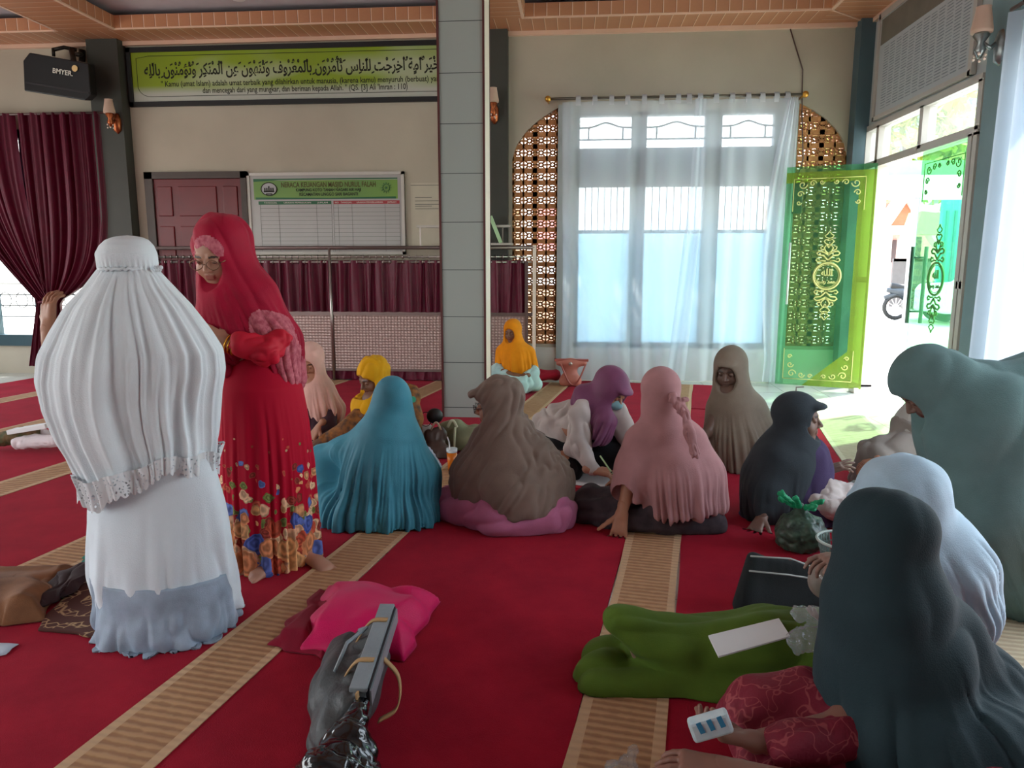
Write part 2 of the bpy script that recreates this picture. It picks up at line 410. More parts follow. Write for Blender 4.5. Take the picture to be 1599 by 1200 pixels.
# columns standing in the back wall
struct(MB().box((-5.72, YB-.16, 0), (-5.34, YB, ZC)), 'wall_back_column', M_col)
struct(MB().box((-1.22, YB-.14, 0), (-.79, YB, ZC)), 'wall_back_column', M_col)
struct(MB().box((-.22, YB-.05, 0), (-.03, YB, 3.17)).box((2.28, YB-.05, 0), (2.44, YB, 3.17)), 'trim_2', M_wallr)
struct(MB().box((3.0, YB-.18, 0), (XR, YB, ZC)), 'wall_corner_column', M_teald)
# left wall, far left
struct(MB().box((XL-.15, YF, 0), (XL, YB+.1, .9)).box((XL-.15, YF, 2.9), (XL, YB+.1, ZC+.2)).box((XL-.15, 7.6, .9), (XL, YB+.1, 2.9)).box((XL-.15, 4.2, .9), (XL, 4.8, 2.9)).box((XL-.15, 1, .9), (XL, 1.6, 2.9)), 'wall_left', M_wallr)
# unseen front wall, added behind the camera to cut fill light; left end open
struct(MB().box((-2.6, YF-.15, 0), (XR+.1, YF, ZC+.25)).box((XL-.15, YF-.15, 2.7), (-2.6, YF, ZC+.25)).box((-4.9, YF-.15, 0), (-2.6, YF, 2.7)), 'wall_front_fill_blocker', M_wallr)
# ---- lattice of pierced terracotta blocks
def lattice(x0, x1, z0, z1, nx, name, lab, grp):
    cw = (x1-x0)/nx; nz = round((z1-z0)/cw); ch = (z1-z0)/nz
    r = thing(name, lab, 'lattice', ((x0+x1)/2, YB+.08, z0), grp)
    for i in range(nx//2):
        mb = MB()
        for ii in (0, 1):
            for j in range(nz):
                a = x0+(2*i+ii)*cw; b = z0+j*ch
                cx = a+cw/2; cz = b+ch/2
                q = abs(cx-1.13)/1.885
                if cz > 2.52+.9*math.sqrt(max(0, 1-min(1, q)**2))+ch: continue
                y0, y1 = YB+.03, YB+.105; t = .014; hb = .027
                mb.box((a, y0, b), (a+cw, y1, b+hb)); mb.box((a, y0, b+ch-hb), (a+cw, y1, b+ch))
                tl = t*.8 if ii else t*1.9; tr = t*1.9 if ii else t*.8
                mb.box((a, y0, b), (a+tl, y1, b+ch)); mb.box((a+cw-tr, y0, b), (a+cw, y1, b+ch))
                rr = ch*.2
                dia = [(cx+rr*1.15, cz), (cx, cz+rr), (cx-rr*1.15, cz), (cx, cz-rr)]
                for k in range(4):
                    p, q2 = dia[k], dia[(k+1) % 4]
                    mb.bar((p[0], (y0+y1)/2, p[1]), (q2[0], (y0+y1)/2, q2[1]), .06, .016)
                for sx_ in (-1, 1):
                    mb.bar((cx+sx_*rr*.6, (y0+y1)/2, cz+rr*.5), (cx+sx_*cw*.42, (y0+y1)/2, cz+ch*.40), .06, .018)
                    mb.bar((cx+sx_*rr*.6, (y0+y1)/2, cz-rr*.5), (cx+sx_*cw*.42, (y0+y1)/2, cz-ch*.40), .06, .018)
                    mb.box((cx+sx_*rr*1.1, y0, cz-.007), (cx+sx_*cw*.46, y1, cz+.007))
        mb.build('block_column', M_terra, r)
lattice(-.755, -.215, .44, 3.27, 4, 'terracotta_lattice', 'terracotta pierced block lattice with arched top left of the sheer curtain', 'terracotta lattices')
lattice(2.44, 3.02, .44, 3.27, 4, 'terracotta_lattice', 'terracotta pierced block lattice with arched top behind the open green glass door', 'terracotta lattices')
# ---- back window: grey concrete frame, transoms, barred upper panes, frosted lower panes
M_conc = mat('window_concrete', (150, 158, 162), rough=.8, var=.05)
M_frost = glassmat('frosted_glass', (172, 192, 200), alpha=.35, rough=.3, tint=(158, 176, 184))
M_clear = glassmat('clear_glass', (235, 240, 240), alpha=.93, rough=.02, tint=(245, 248, 248))
def window_back():
    mb = MB(); y0, y1 = YB+.02, YB+.16
    mb.box((-.02, y0, 2.42), (2.27, y1, 2.70)); mb.box((-.02, y0, 3.06), (2.27, y1, 3.1)); mb.box((-.02, y0, 2.27), (2.27, y1, 2.42))
    for a, b in ((-.02, .03), (.62, .79), (1.45, 1.63), (2.21, 2.27)): mb.box((a, y0, .40), (b, y1, 3.1))
    mb.box((-.02, y0, .40), (2.27, y1, .46))
    struct(mb, 'window_1_frame', M_conc)
    for (a, b) in ((.03, .62), (.79, 1.45), (1.63, 2.21)):
        g = MB(); z0 = 2.70; c = (a+b)/2
        for q in (-.33, .33): g.box((c+q*(b-a)-.01, YB+.05, 2.8), (c+q*(b-a)+.01, YB+.07, 2.93))
        g.tube([(a, YB+.06, 2.80), (b, YB+.06, 2.80)], .012, 6)
        g.tube([(a+(b-a)*t, YB+.06, 2.93+.055*math.exp(-((t-.5)/.2)**2)) for t in np.linspace(0, 1, 21)], .012, 6)
        n = 8
        for i in range(1, n): g.box((a+(b-a)*i/n-.005, YB+.05, 1.76), (a+(b-a)*i/n+.005, YB+.06, 2.27))
        g.box((a, YB+.04, 1.74), (b, YB+.09, 1.78))
        struct(g, 'window_1_grille', M_conc)
        struct(MB().box((a, YB+.10, .46), (b, YB+.106, 1.75)), 'window_1_frosted_pane', M_frost)
        struct(MB().box((a, YB+.10, 1.78), (b, YB+.106, 2.27)).box((a, YB+.10, 2.70), (b, YB+.106, 3.06)), 'window_1_pane', M_clear)
window_back()
# left window: teal frame seen beside the gathered curtain
mb = MB()
for a, b in ((-8.1, -8.02), (-7.42, -7.34), (-6.78, -6.63), (-6.1, -6.02)): mb.box((a, YB-.03, .42), (b, YB+.1, 3.0))
mb.box((-8.1, YB-.05, .36), (-6.02, YB+.1, .50)).box((-8.1, YB-.03, 2.9), (-6.02, YB+.1, 3.0)).box((-8.1, YB-.03, 2.3), (-6.02, YB+.1, 2.38))
struct(mb, 'window_2_frame', mat('teal_window_paint', (52, 78, 86), rough=.5))
mb = MB()
for z in (.72, .86, 1.0, 1.14):
    mb.tube([(-8.0, YB+.12, z), (-6.1, YB+.12, z)], .007, 5)
for k in range(9):
    x = -7.95+k*.22
    mb.tube([(x+.08*math.cos(t), YB+.12, .93+.1*math.sin(t)) for t in np.linspace(0, 6.28, 17)[:-1]], .006, 5, closed=True)
struct(mb, 'window_2_grille', mat('grille_iron', (70, 72, 72), rough=.5))
# ---- right wall: transom row, sidelight, door opening
mb = MB()
mb.box((XR, YF, 2.84), (XR+.15, YB+.1, ZC+.2)).box((XR, 6.15, 0), (XR+.15, 6.34, 2.84)).box((XR, 5.75, 0), (XR+.15, 6.16, 2.84))
mb.box((XR, YF, 0), (XR+.15, 1.4, 2.84)).box((XR, 1.4, 0), (XR+.15, 5.75, .35))
struct(mb, 'wall_right', M_wallr)
fr = MB(); X0, X1 = XR-.02, XR+.1
fr.box((X0, 6.34, 2.40), (X1, 8.75, 2.47)).box((X0, 6.34, 2.80), (X1, 8.75, 2.86))
for y in (8.70, 8.36, 7.36, 6.36): fr.box((X0, y-.035, 2.44), (X1, y+.035, 2.82))
for y in (8.71, 8.33, 6.45, 6.37): fr.box((X0, y-.03, 0), (X1, y+.03, 2.42))
fr.box((X0, 8.33, 1.19), (X1, 8.71, 1.25)).box((X0, 6.36, 1.19), (X1, 6.45, 1.25)).box((X0, 8.30, 0), (X1, 8.74, .08)).box((X0, 6.34, 0), (X1, 6.48, .08))
fr.box((XR-.12, 8.2, 0), (XR+.12, 8.36, .06))
struct(fr, 'door_1_frame', M_alu)
g = MB()
for a, b in ((8.39, 8.67), (7.39, 8.33), (6.4, 7.33)): g.box((XR+.03, a, 2.47), (XR+.036, b, 2.80))
g.box((XR+.03, 8.36, .08), (XR+.036, 8.68, 2.40))
struct(g, 'window_3_pane', M_clear)
# near teal column on the right wall
struct(MB().box((3.04, 5.74, 0), (XR+.02, 6.12, ZC)), 'wall_right_column', M_teal)
# ---- ceiling: plank soffits with recessed trays
def plank_mat(name, along):
    m = bpy.data.materials.new(name); m.use_nodes = True; n = m.node_tree.nodes; l = m.node_tree.links; b = n['Principled BSDF']
    t = n.new('ShaderNodeTexCoord'); s_ = n.new('ShaderNodeSeparateXYZ'); l.new(t.outputs['Object'], s_.inputs[0])
    mu = n.new('ShaderNodeMath'); mu.operation = 'MULTIPLY'; mu.inputs[1].default_value = 1/.135; l.new(s_.outputs[along], mu.inputs[0])
    fr_ = n.new('ShaderNodeMath'); fr_.operation = 'FRACT'; l.new(mu.outputs[0], fr_.inputs[0])
    r = n.new('ShaderNodeValToRGB'); e = r.color_ramp.elements; e[0].position = 0; e[0].color = (*lin((255, 226, 200)), 1); e[1].position = .09; e[1].color = (*lin((196, 134, 96)), 1)
    e2 = e.new(.95); e2.color = (*lin((188, 126, 90)), 1); e3 = e.new(.98); e3.color = (*lin((120, 74, 52)), 1)
    l.new(fr_.outputs[0], r.inputs[0])
    nz = n.new('ShaderNodeTexNoise'); mp = n.new('ShaderNodeMapping'); sc = [40, 40, 40]; sc[1 if along == 'X' else 0] = 2; mp.inputs['Scale'].default_value = sc
    l.new(t.outputs['Object'], mp.inputs[0]); l.new(mp.outputs[0], nz.inputs['Vector']); nz.inputs['Scale'].default_value = 1
    mx = n.new('ShaderNodeMix'); mx.data_type = 'RGBA'; mx.blend_type = 'MULTIPLY'; mx.inputs[0].default_value = .2
    r2 = n.new('ShaderNodeValToRGB'); r2.color_ramp.elements[0].color = (.55, .5, .45, 1); l.new(nz.outputs['Fac'], r2.inputs[0])
    l.new(r.outputs[0], mx.inputs[6]); l.new(r2.outputs[0], mx.inputs[7]); l.new(mx.outputs[2], b.inputs['Base Color'])
    b.inputs['Roughness'].default_value = .35
    return m
PX = plank_mat('planks_across', 'X'); PY = plank_mat('planks_along', 'Y')
H2 = ZC+.14; TH = .04
beams = [(XL, -7.9), (-5.84, -5.16), (-1.36, -.59), (2.59, XR+.05)]
s = MB().box((XL, 8.36, ZC), (2.60, YB+.05, ZC+TH)); struct(s, 'ceiling_soffit_back', PX)
s = MB().box((XL, 2.6, ZC), (2.60, 3.3, ZC+TH)); struct(s, 'ceiling_soffit_front', PX)
s = MB()
for a, b in beams: s.box((a, YF, ZC-.001), (b, 8.36 if b < 3 else YB+.05, ZC+TH))
struct(s, 'ceiling_soffit_cross', PY)
s = MB(); s2 = MB()
for i in range(3):
    a = beams[i][1]; b = beams[i+1][0]
    for y0, y1 in ((3.3, 8.36), (YF, 2.6)):
        s.box((a, y1-.02, ZC+.01), (b, y1, H2)).box((a, y0, ZC+.01), (b, y0+.02, H2))
        s2.box((a, y0, ZC+.01), (a+.02, y1, H2)).box((b-.02, y0, ZC+.01), (b, y1, H2))
struct(s, 'ceiling_riser_across', PX); struct(s2, 'ceiling_riser_along', PY)
struct(MB().box((XL-.1, YF, H2+.06), (XR+.3, YB+.15, H2+.16)), 'ceiling', mat('ceiling_grey', (196, 190, 196), rough=.35, var=.05))
M_trimw = mat('ceiling_trim', (228, 190, 165), rough=.4, var=.03); t_ = MB()
t_.box((XL, YB-.05, ZC-.045), (XR, YB, ZC-.001))
t_.box((XR-.04, YF, ZC-.045), (XR, YB, ZC-.001))
for i in range(3):
    a = beams[i][1]; b = beams[i+1][0]
    for y0, y1 in ((3.3, 8.36), (YF, 2.6)):
        for zz in (ZC-.006, H2-.015):
            t_.box((a-.015, y1-.005, zz), (b+.015, y1+.015, zz+.02)); t_.box((a-.015, y0-.015, zz), (b+.015, y0+.005, zz+.02))
            t_.box((a-.02, y0, zz), (a+.01, y1, zz+.02)); t_.box((b-.01, y0, zz), (b+.02, y1, zz+.02))
t_.bar((2.6, 8.37, ZC-.004), (XR, YB, ZC-.004), .02, .012)
struct(t_, 'trim_3', M_trimw)
cl_ = thing('ceiling_light', 'round white lamp in the ceiling at the top edge left of the pillar', 'lamp', W(372, -4, z=H2+.03))
_c = W(372, -4, z=H2+.03); MB().lathe([(.001, -.03), (.06, -.025), (.085, 0), (.085, .03), (.001, .03)], _c, 24).build('lamp_cover', mat('lamp_cover_white', (236, 238, 240), rough=.3, var=0), cl_, smooth=True)
MB().lathe([(.085, .005), (.10, .01), (.10, .03), (.085, .03)], _c, 24).build('rim', M_steel, cl_, smooth=True)
# ---- tiled pillar
def pillar_mat():
    m = bpy.data.materials.new('pillar_tile'); m.use_nodes = True; n = m.node_tree.nodes; l = m.node_tree.links; b = n['Principled BSDF']
    t = n.new('ShaderNodeTexCoord'); s_ = n.new('ShaderNodeSeparateXYZ'); l.new(t.outputs['Object'], s_.inputs[0])
    ad = n.new('ShaderNodeMath'); ad.operation = 'ADD'; ad.inputs[1].default_value = .318; l.new(s_.outputs['Z'], ad.inputs[0])
    mu = n.new('ShaderNodeMath'); mu.operation = 'MULTIPLY'; mu.inputs[1].default_value = 1/.4135; l.new(ad.outputs[0], mu.inputs[0])
    f = n.new('ShaderNodeMath'); f.operation = 'FRACT'; l.new(mu.outputs[0], f.inputs[0])
    r = n.new('ShaderNodeValToRGB'); r.color_ramp.interpolation = 'CONSTANT'; r.color_ramp.elements[0].color = (*lin((70, 78, 74)), 1); r.color_ramp.elements[1].position = .013; r.color_ramp.elements[1].color = (*lin((158, 168, 162)), 1)
    l.new(f.outputs[0], r.inputs[0]); l.new(r.outputs[0], b.inputs['Base Color']); b.inputs['Roughness'].default_value = .3
    return m
struct(MB().box((-1.18, 6.56, 0), (-.80, 6.95, ZC+.1)), 'pillar_1', pillar_mat())
M_crm = mat('cream_lit_side_and_post', (236, 222, 205), rough=.4, var=.04, vscale=20)  # door light on the pillar side put into this cream; end post shares it
struct(MB().box((-.803, 6.575, 0), (-.792, 6.935, ZC)), 'pillar_1_lit_side_tile', M_crm)
tr = MB()
for x, y in ((-1.187, 6.553), (-.797, 6.553), (-.797, 6.95), (-1.187, 6.95)): tr.box((x-.009, y-.009, 0), (x+.009, y+.009, ZC))
struct(tr, 'pillar_1_trim', M_marD)
# ================================================================ CARPETS
CA = math.radians(9.4)
def UV(u, v, z=0.): return (u*math.cos(CA)+v*math.sin(CA), -u*math.sin(CA)+v*math.cos(CA), z)
def carpet_red():
    m = bpy.data.materials.new('red_carpet'); m.use_nodes = True; n = m.node_tree.nodes; l = m.node_tree.links; b = n['Principled BSDF']
    t = n.new('ShaderNodeTexCoord'); nz = n.new('ShaderNodeTexNoise'); nz.inputs['Scale'].default_value = 3.2; nz.inputs['Detail'].default_value = 6; nz.inputs['Roughness'].default_value = .65
    l.new(t.outputs['Object'], nz.inputs['Vector'])
    r = n.new('ShaderNodeValToRGB'); r.color_ramp.elements[0].position = .3; r.color_ramp.elements[0].color = (*lin((136, 14, 36)), 1); r.color_ramp.elements[1].position = .75; r.color_ramp.elements[1].color = (*lin((168, 24, 46)), 1)
    l.new(nz.outputs['Fac'], r.inputs[0]); l.new(r.outputs[0], b.inputs['Base Color']); b.inputs['Roughness'].default_value = .95
    b.inputs['Sheen Weight'].default_value = .12; b.inputs['Sheen Tint'].default_value = (*lin((255, 120, 140)), 1); b.inputs['Specular IOR Level'].default_value = .1
    n2 = n.new('ShaderNodeTexNoise'); n2.inputs['Scale'].default_value = 350; l.new(t.outputs['Object'], n2.inputs['Vector'])
    bp = n.new('ShaderNodeBump'); bp.inputs['Strength'].default_value = .5; bp.inputs['Distance'].default_value = .004; l.new(n2.outputs['Fac'], bp.inputs['Height']); l.new(bp.outputs[0], b.inputs['Normal'])
    return m
def runner_mat(name='tan_runner', ca=(186, 146, 106), cb=(158, 116, 82), ce=(198, 164, 128), half=.135):
    m = bpy.data.materials.new(name); m.use_nodes = True; n = m.node_tree.nodes; l = m.node_tree.links; b = n['Principled BSDF']
    t = n.new('ShaderNodeTexCoord'); s_ = n.new('ShaderNodeSeparateXYZ'); l.new(t.outputs['Object'], s_.inputs[0])
    mu = n.new('ShaderNodeMath'); mu.operation = 'MULTIPLY'; mu.inputs[1].default_value = 6.283/.034; l.new(s_.outputs['Y'], mu.inputs[0])
    si = n.new('ShaderNodeMath'); si.operation = 'SINE'; l.new(mu.outputs[0], si.inputs[0])
    nz = n.new('ShaderNodeTexNoise'); nz.inputs['Scale'].default_value = 25; l.new(t.outputs['Object'], nz.inputs['Vector'])
    ad = n.new('ShaderNodeMath'); ad.operation = 'MULTIPLY_ADD'; ad.inputs[1].default_value = .3; l.new(si.outputs[0], ad.inputs[0]); l.new(nz.outputs['Fac'], ad.inputs[2])
    r = n.new('ShaderNodeValToRGB'); r.color_ramp.elements[0].position = .3; r.color_ramp.elements[0].color = (*lin(cb), 1); r.color_ramp.elements[1].position = .7; r.color_ramp.elements[1].color = (*lin(ca), 1)
    l.new(ad.outputs[0], r.inputs[0])
    ab = n.new('ShaderNodeMath'); ab.operation = 'ABSOLUTE'; l.new(s_.outputs['X'], ab.inputs[0])
    gt = n.new('ShaderNodeMath'); gt.operation = 'GREATER_THAN'; gt.inputs[1].default_value = half-.035; l.new(ab.outputs[0], gt.inputs[0])
    mx = n.new('ShaderNodeMix'); mx.data_type = 'RGBA'; l.new(gt.outputs[0], mx.inputs[0]); l.new(r.outputs[0], mx.inputs[6]); mx.inputs[7].default_value = (*lin(ce), 1)
    l.new(mx.outputs[2], b.inputs['Base Color']); b.inputs['Roughness'].default_value = .9
    bp = n.new('ShaderNodeBump'); bp.inputs['Strength'].default_value = .5; bp.inputs['Distance'].default_value = .005; l.new(si.outputs[0], bp.inputs['Height']); l.new(bp.outputs[0], b.inputs['Normal'])
    return m
M_red = carpet_red(); M_run = runner_mat()
def strip(name, u0, u1, v0, v1, z0, z1, m, lab, cat, grp, wob=.004, seed=0):
    rs = random.Random(seed); n = max(8, int((v1-v0)/.12)); me = bpy.data.meshes.new(name); uc = (u0+u1)/2; vc = (v0+v1)/2; vs = []; fs = []
    ph = rs.random()*9
    for i in range(n+1):
        v = v0+(v1-v0)*i/n; w1 = wob*math.sin(v*2.3+ph)+wob*.5*math.sin(v*6.1+ph); w2 = wob*math.sin(v*2.7+ph*2)+wob*.5*math.sin(v*5.3)
        for u, z in ((u0+w1, z0), (u0+w1, z1), (u1+w2, z1), (u1+w2, z0)): vs.append((u-uc, v-vc, z))
        if i:
            a = (i-1)*4; b_ = i*4
            for k in range(4): fs.append((a+k, a+(k+1) % 4, b_+(k+1) % 4, b_+k))
    fs.append((0, 1, 2, 3)); fs.append((n*4+3, n*4+2, n*4+1, n*4))
    me.from_pydata(vs, [], fs); bm = bmesh.new(); bm.from_mesh(me); bmesh.ops.recalc_face_normals(bm, faces=bm.faces); bm.to_mesh(me); bm.free()
    o = link_mesh(name, me, None, m); o.location = UV(uc, vc); o.rotation_euler = (0, 0, -CA); tag(o, lab, cat, grp); return o
st = [(-.32, -.05), (-1.69, -1.43), (-3.03, -2.77), (-4.32, -4.05), (-5.72, -5.45), (-7.02, -6.78)]
rl = ['tan woven runner under the kneeling people, running up from the bottom centre of the floor', 'tan woven runner passing beside the magenta cloth and the red dress', 'tan woven runner behind the woman in the long white veil', 'tan woven runner at the left edge behind the folded papers', 'tan woven runner far left near the left window', 'farthest left tan woven runner, close to the left window wall']
cl = ['wide red carpet strip in the middle of the floor, in front of the brown veil', 'red carpet strip under the woman in the floral red dress', 'red carpet strip left of the woman in the long white veil', 'red carpet strip behind the folded papers at the left', 'far left red carpet strip', 'red carpet strip along the left window wall']
for i, (a, b) in enumerate(st):
    v0 = -1.6 if i < 3 else .2
    v1 = min(8.72, (8.72-b*math.sin(-CA)*-1)/math.cos(CA)) if False else (8.62+a*math.sin(CA))/math.cos(CA)
    strip('woven_runner', a, b, v0, v1, .004, .011, M_run, rl[i], 'runner', 'tan woven runners between the carpets', seed=i)
    a2 = st[i+1][1] if i+1 < len(st) else -7.9
    strip('red_carpet', a2, a, v0, (8.62+a*math.sin(CA))/math.cos(CA), .0, .008, M_red, cl[i], 'carpet', 'red carpet strips', seed=i+20)
strip('red_carpet', -.05, .32, 7.26, 8.72, 0, .008, M_red, 'short red carpet piece by the white wall below the sheer curtain', 'carpet', 'red carpet strips', seed=31)
strip('red_carpet', -.05, 1.02, -1.6, 7.22, 0, .008, M_red, 'red carpet strip under the women sitting on the right', 'carpet', 'red carpet strips', seed=32)
strip('woven_runner', 1.02, 1.50, 1.2, 7.27, .004, .012, runner_mat('beige_mat', (206, 192, 160), (186, 168, 140), (212, 200, 172), .24), 'wide beige mat lying on the white tiles on the right', 'mat', None, seed=33)
strip('red_carpet', 1.50, 2.5, -1.6, 3.6, 0, .008, M_red, 'dark red carpet under the people at the right edge', 'carpet', 'red carpet strips', seed=34)
# ================================================================ WALL THINGS AND FITTINGS
def X8(px, py=120, y=YB): return float(W(px, py, y=y)[0])
def Z8(px, py, y=YB): return float(W(px, py, y=y)[2])
def fit_text(name, body, x0, x1, zc, h, y, m, parent, bold=0., ext=.0008):
    o = text_mesh(name, body, 1., (0, 0, 0), (1, 0, 0), (0, 0, 1), m, None, ext, 'LEFT', bold)
    me = o.data; n = len(me.vertices); c = np.empty(n*3, np.float32); me.vertices.foreach_get('co', c); c = c.reshape(-1, 3)
    c[:, 0] = (c[:, 0]-c[:, 0].min())/(np.ptp(c[:, 0]))*(x1-x0)+x0
    k = h; c[:, 2] = (c[:, 2]-.0)*k+zc; c[:, 1] = y+(c[:, 1])*.5
    b = base_of(parent); c -= b.astype(np.float32); me.vertices.foreach_set('co', c.ravel()); me.update(); o.parent = parent; return o
import unicodedata
_AF = {}
for _c in range(0xFE80, 0xFEFD):
    _d = unicodedata.decomposition(chr(_c)).split()
    if len(_d) == 2: _AF.setdefault(chr(int(_d[1], 16)), {})[_d[0].strip('<>')] = chr(_c)
def shape_ar(t):
    out = []; L = [c for c in t]; bi = [i for i, c in enumerate(L) if not unicodedata.combining(c)]
    def joins_next(c): return c in _AF and 'initial' in _AF[c]
    def can(c): return c in _AF and ('final' in _AF[c])
    k = 0
    for q, i in enumerate(bi):
        c = L[i]; p = L[bi[q-1]] if q else ' '; nx = L[bi[q+1]] if q+1 < len(bi) else ' '
        a = joins_next(p) and can(c); b = joins_next(c) and can(nx)
        f = 'medial' if a and b else 'final' if a else 'initial' if b else 'isolated'
        g = _AF[c].get(f, c) if c in _AF else c
        e = bi[q+1] if q+1 < len(bi) else len(L)
        out.append((g, ''.join(L[i+1:e])))
    return ''.join(g+m_ for g, m_ in reversed(out))
M_ink = mat('ink_dark', (34, 34, 20), rough=.7, var=0); M_gold = mat('gold_print', (206, 188, 120), rough=.5, var=.04, metal=.1)
M_inkw = mat('ink_white', (215, 212, 200), rough=.7, var=0); M_inkg = mat('ink_grey', (96, 96, 92), rough=.8, var=0)
# ---- verse banner
def banner_mat():
    m = bpy.data.materials.new('banner_print'); m.use_nodes = True; n = m.node_tree.nodes; l = m.node_tree.links; b = n['Principled BSDF']
    t = n.new('ShaderNodeTexCoord'); wv = n.new('ShaderNodeTexNoise'); wv.inputs['Scale'].default_value = .9; wv.inputs['Detail'].default_value = 1
    mp = n.new('ShaderNodeMapping'); mp.inputs['Scale'].default_value = (.8, 1, 2.6); mp.inputs['Location'].default_value = (.6, 0, .8); l.new(t.outputs['Object'], mp.inputs[0]); l.new(mp.outputs[0], wv.inputs['Vector'])
    r = n.new('ShaderNodeValToRGB'); e = r.color_ramp.elements; e[0].position = .34; e[0].color = (*lin((176, 184, 148)), 1); e[1].position = .50; e[1].color = (*lin((136, 160, 22)), 1)
    l.new(wv.outputs['Fac'], r.inputs[0]); s_ = n.new('ShaderNodeSeparateXYZ'); l.new(t.outputs['Object'], s_.inputs[0])
    r2 = n.new('ShaderNodeMapRange'); r2.inputs[1].default_value = .13; r2.inputs[2].default_value = .22; l.new(s_.outputs['Z'], r2.inputs[0])
    mx = n.new('ShaderNodeMix'); mx.data_type = 'RGBA'; l.new(r2.outputs[0], mx.inputs[0]); mx.inputs[6].default_value = (*lin((186, 188, 176)), 1); l.new(r.outputs[0], mx.inputs[7])
    l.new(mx.outputs[2], b.inputs['Base Color']); b.inputs['Roughness'].default_value = .4; return m
yb = YB-.03
bn = thing('verse_banner', 'long green banner with Arabic verse in a black frame high on the back wall', 'banner', (-3.2, yb, 3.25))
MB().box((-5.29, yb, 3.255), (-1.25, yb+.02, 3.885)).build('print', banner_mat(), bn)
f = MB()
f.box((-5.31, yb-.02, 3.235), (-1.25, yb+.022, 3.29)).box((-5.31, yb-.02, 3.845), (-1.25, yb+.022, 3.9)).box((-5.31, yb-.02, 3.235), (-5.26, yb+.022, 3.9)).box((-1.3, yb-.02, 3.235), (-1.25, yb+.022, 3.9))
f.build('frame', M_black, bn)
f = MB()
for z in (3.345, 3.80): f.box((-5.05, yb-.002, z), (-1.3, yb, z+.006))
f.tube([(-5.05, yb-.001, 3.803)]+[(-5.2, yb-.001, 3.78), (-5.2, yb-.001, 3.47)]+[(-5.05-.15*math.cos(a), yb-.001, 3.47-.122*math.sin(a)) for a in np.linspace(.2, 1.57, 6)], .003, 5)
f.build('border_line', M_ink, bn)
AR = 'كُنْتُمْ خَيْرَ اُمَّةٍ اُخْرِجَتْ لِلنَّاسِ تَأْمُرُوْنَ بِالْمَعْرُوْفِ وَتَنْهَوْنَ عَنِ الْمُنْكَرِ وَتُؤْمِنُوْنَ بِاللّٰهِ'
fit_text('verse', shape_ar(AR), X8(228), -1.30, 3.64, .175, yb-.001, M_ink, bn, bold=.02)
fit_text('translation', "\" Kamu (umat Islam) adalah umat terbaik yang dilahirkan untuk manusia, (karena kamu) menyuruh (berbuat) yang ma'ruf,", X8(253), -1.33, 3.485, .088, yb-.001, M_ink, bn, bold=.012)
fit_text('translation', "dan mencegah dari yang mungkar, dan beriman kepada Allah. \" (QS. [3] Ali 'Imran : 110)", X8(317), X8(637), 3.405, .088, yb-.001, M_ink, bn, bold=.012)
# ---- finance board
yb = YB-.03; x0, x1, z0, z1 = -3.93, -2.02, 1.50, 2.46
fb = thing('finance_board', 'grey framed mosque finance board with a green header and ruled table', 'board', (-2.97, yb, z0))
MB().box((x0, yb, z0), (x1, yb+.02, z1)).build('panel', mat('board_grey', (168, 164, 160), rough=.25, var=.04, vscale=2), fb)
f = MB(); q = .035
f.box((x0, yb-.015, z0), (x0+q, yb+.022, z1)).box((x1-q, yb-.015, z0), (x1, yb+.022, z1)).box((x0, yb-.015, z1-q), (x1, yb+.022, z1)).box((x0, yb-.015, z0), (x1, yb+.022, z0+q)).build('frame', M_alu, fb)
y = yb-.001
MB().box((x0+.08, y, 2.15), (x1-.08, y+.003, 2.37)).build('header', mat('header_green', (120, 156, 56), rough=.4, col2=(96, 140, 70), vscale=1.5), fb)
MB().prism([(x0+.08, 2.39), (x0+.08, 2.355), (x0+.4, 2.375), (x1-.08, 2.378), (x1-.08, 2.39)], (0, y-.002, 0), (1, 0, 0), (0, 0, 1), (0, .003, 0)).prism([(x0+.1, 2.15), (x0+.1, 2.175), (-2.9, 2.165), (x1-.1, 2.175), (x1-.1, 2.15)], (0, y-.002, 0), (1, 0, 0), (0, 0, 1), (0, .003, 0)).build('header_band', mat('deep_green', (22, 92, 52), rough=.4), fb)
MB().box((x0+.13, y, 2.09), (-2.905, y+.002, 2.13)).build('column_heading', MATS['deep_green'], fb)
MB().box((-2.88, y, 2.09), (x1-.06, y+.002, 2.13)).build('column_heading', mat('heading_red', (158, 50, 56), rough=.4), fb)
f = MB()
for (a, b, cs) in ((x0+.15, -2.905, (.0, .26, .79, 1.)), (-2.88, x1-.06, (.0, .07, .28, .78, 1.))):
    for k in range(12): f.box((a, y-.001, 2.045-k*.048), (b, y, 2.048-k*.048))
    for c in cs: f.box((a+(b-a)*c-.0015, y-.001, 1.52), (a+(b-a)*c+.0015, y, 2.09))
f.build('table_line', M_inkg, fb)
fit_text('title', 'NERACA KEUANGAN MASJID NURUL FALAH', x0+.42, x1-.34, 2.315, .085, y-.003, mat('title_olive', (84, 78, 18), rough=.5), fb, bold=.02)
fit_text('subtitle', 'KAMPUNG KOTO TANAH NAGARI AIR HAJI', x0+.60, x1-.52, 2.255, .05, y-.003, M_ink, fb, bold=.015)
fit_text('subtitle', 'KECAMATAN LINGGO SARI BAGANTI', x0+.64, x1-.56, 2.205, .05, y-.003, M_ink, fb, bold=.015)
fit_text('heading_text', 'TANGGAL        URAIAN PEMASUKAN        JUMLAH', x0+.2, -2.95, 2.11, .025, y-.003, M_inkw, fb)
fit_text('heading_text', 'NO   TANGGAL       URAIAN PENGELUARAN       JUMLAH', -2.86, x1-.1, 2.11, .025, y-.003, M_inkw, fb)
e = MB(); c = (-3.66, y-.004, 2.27)
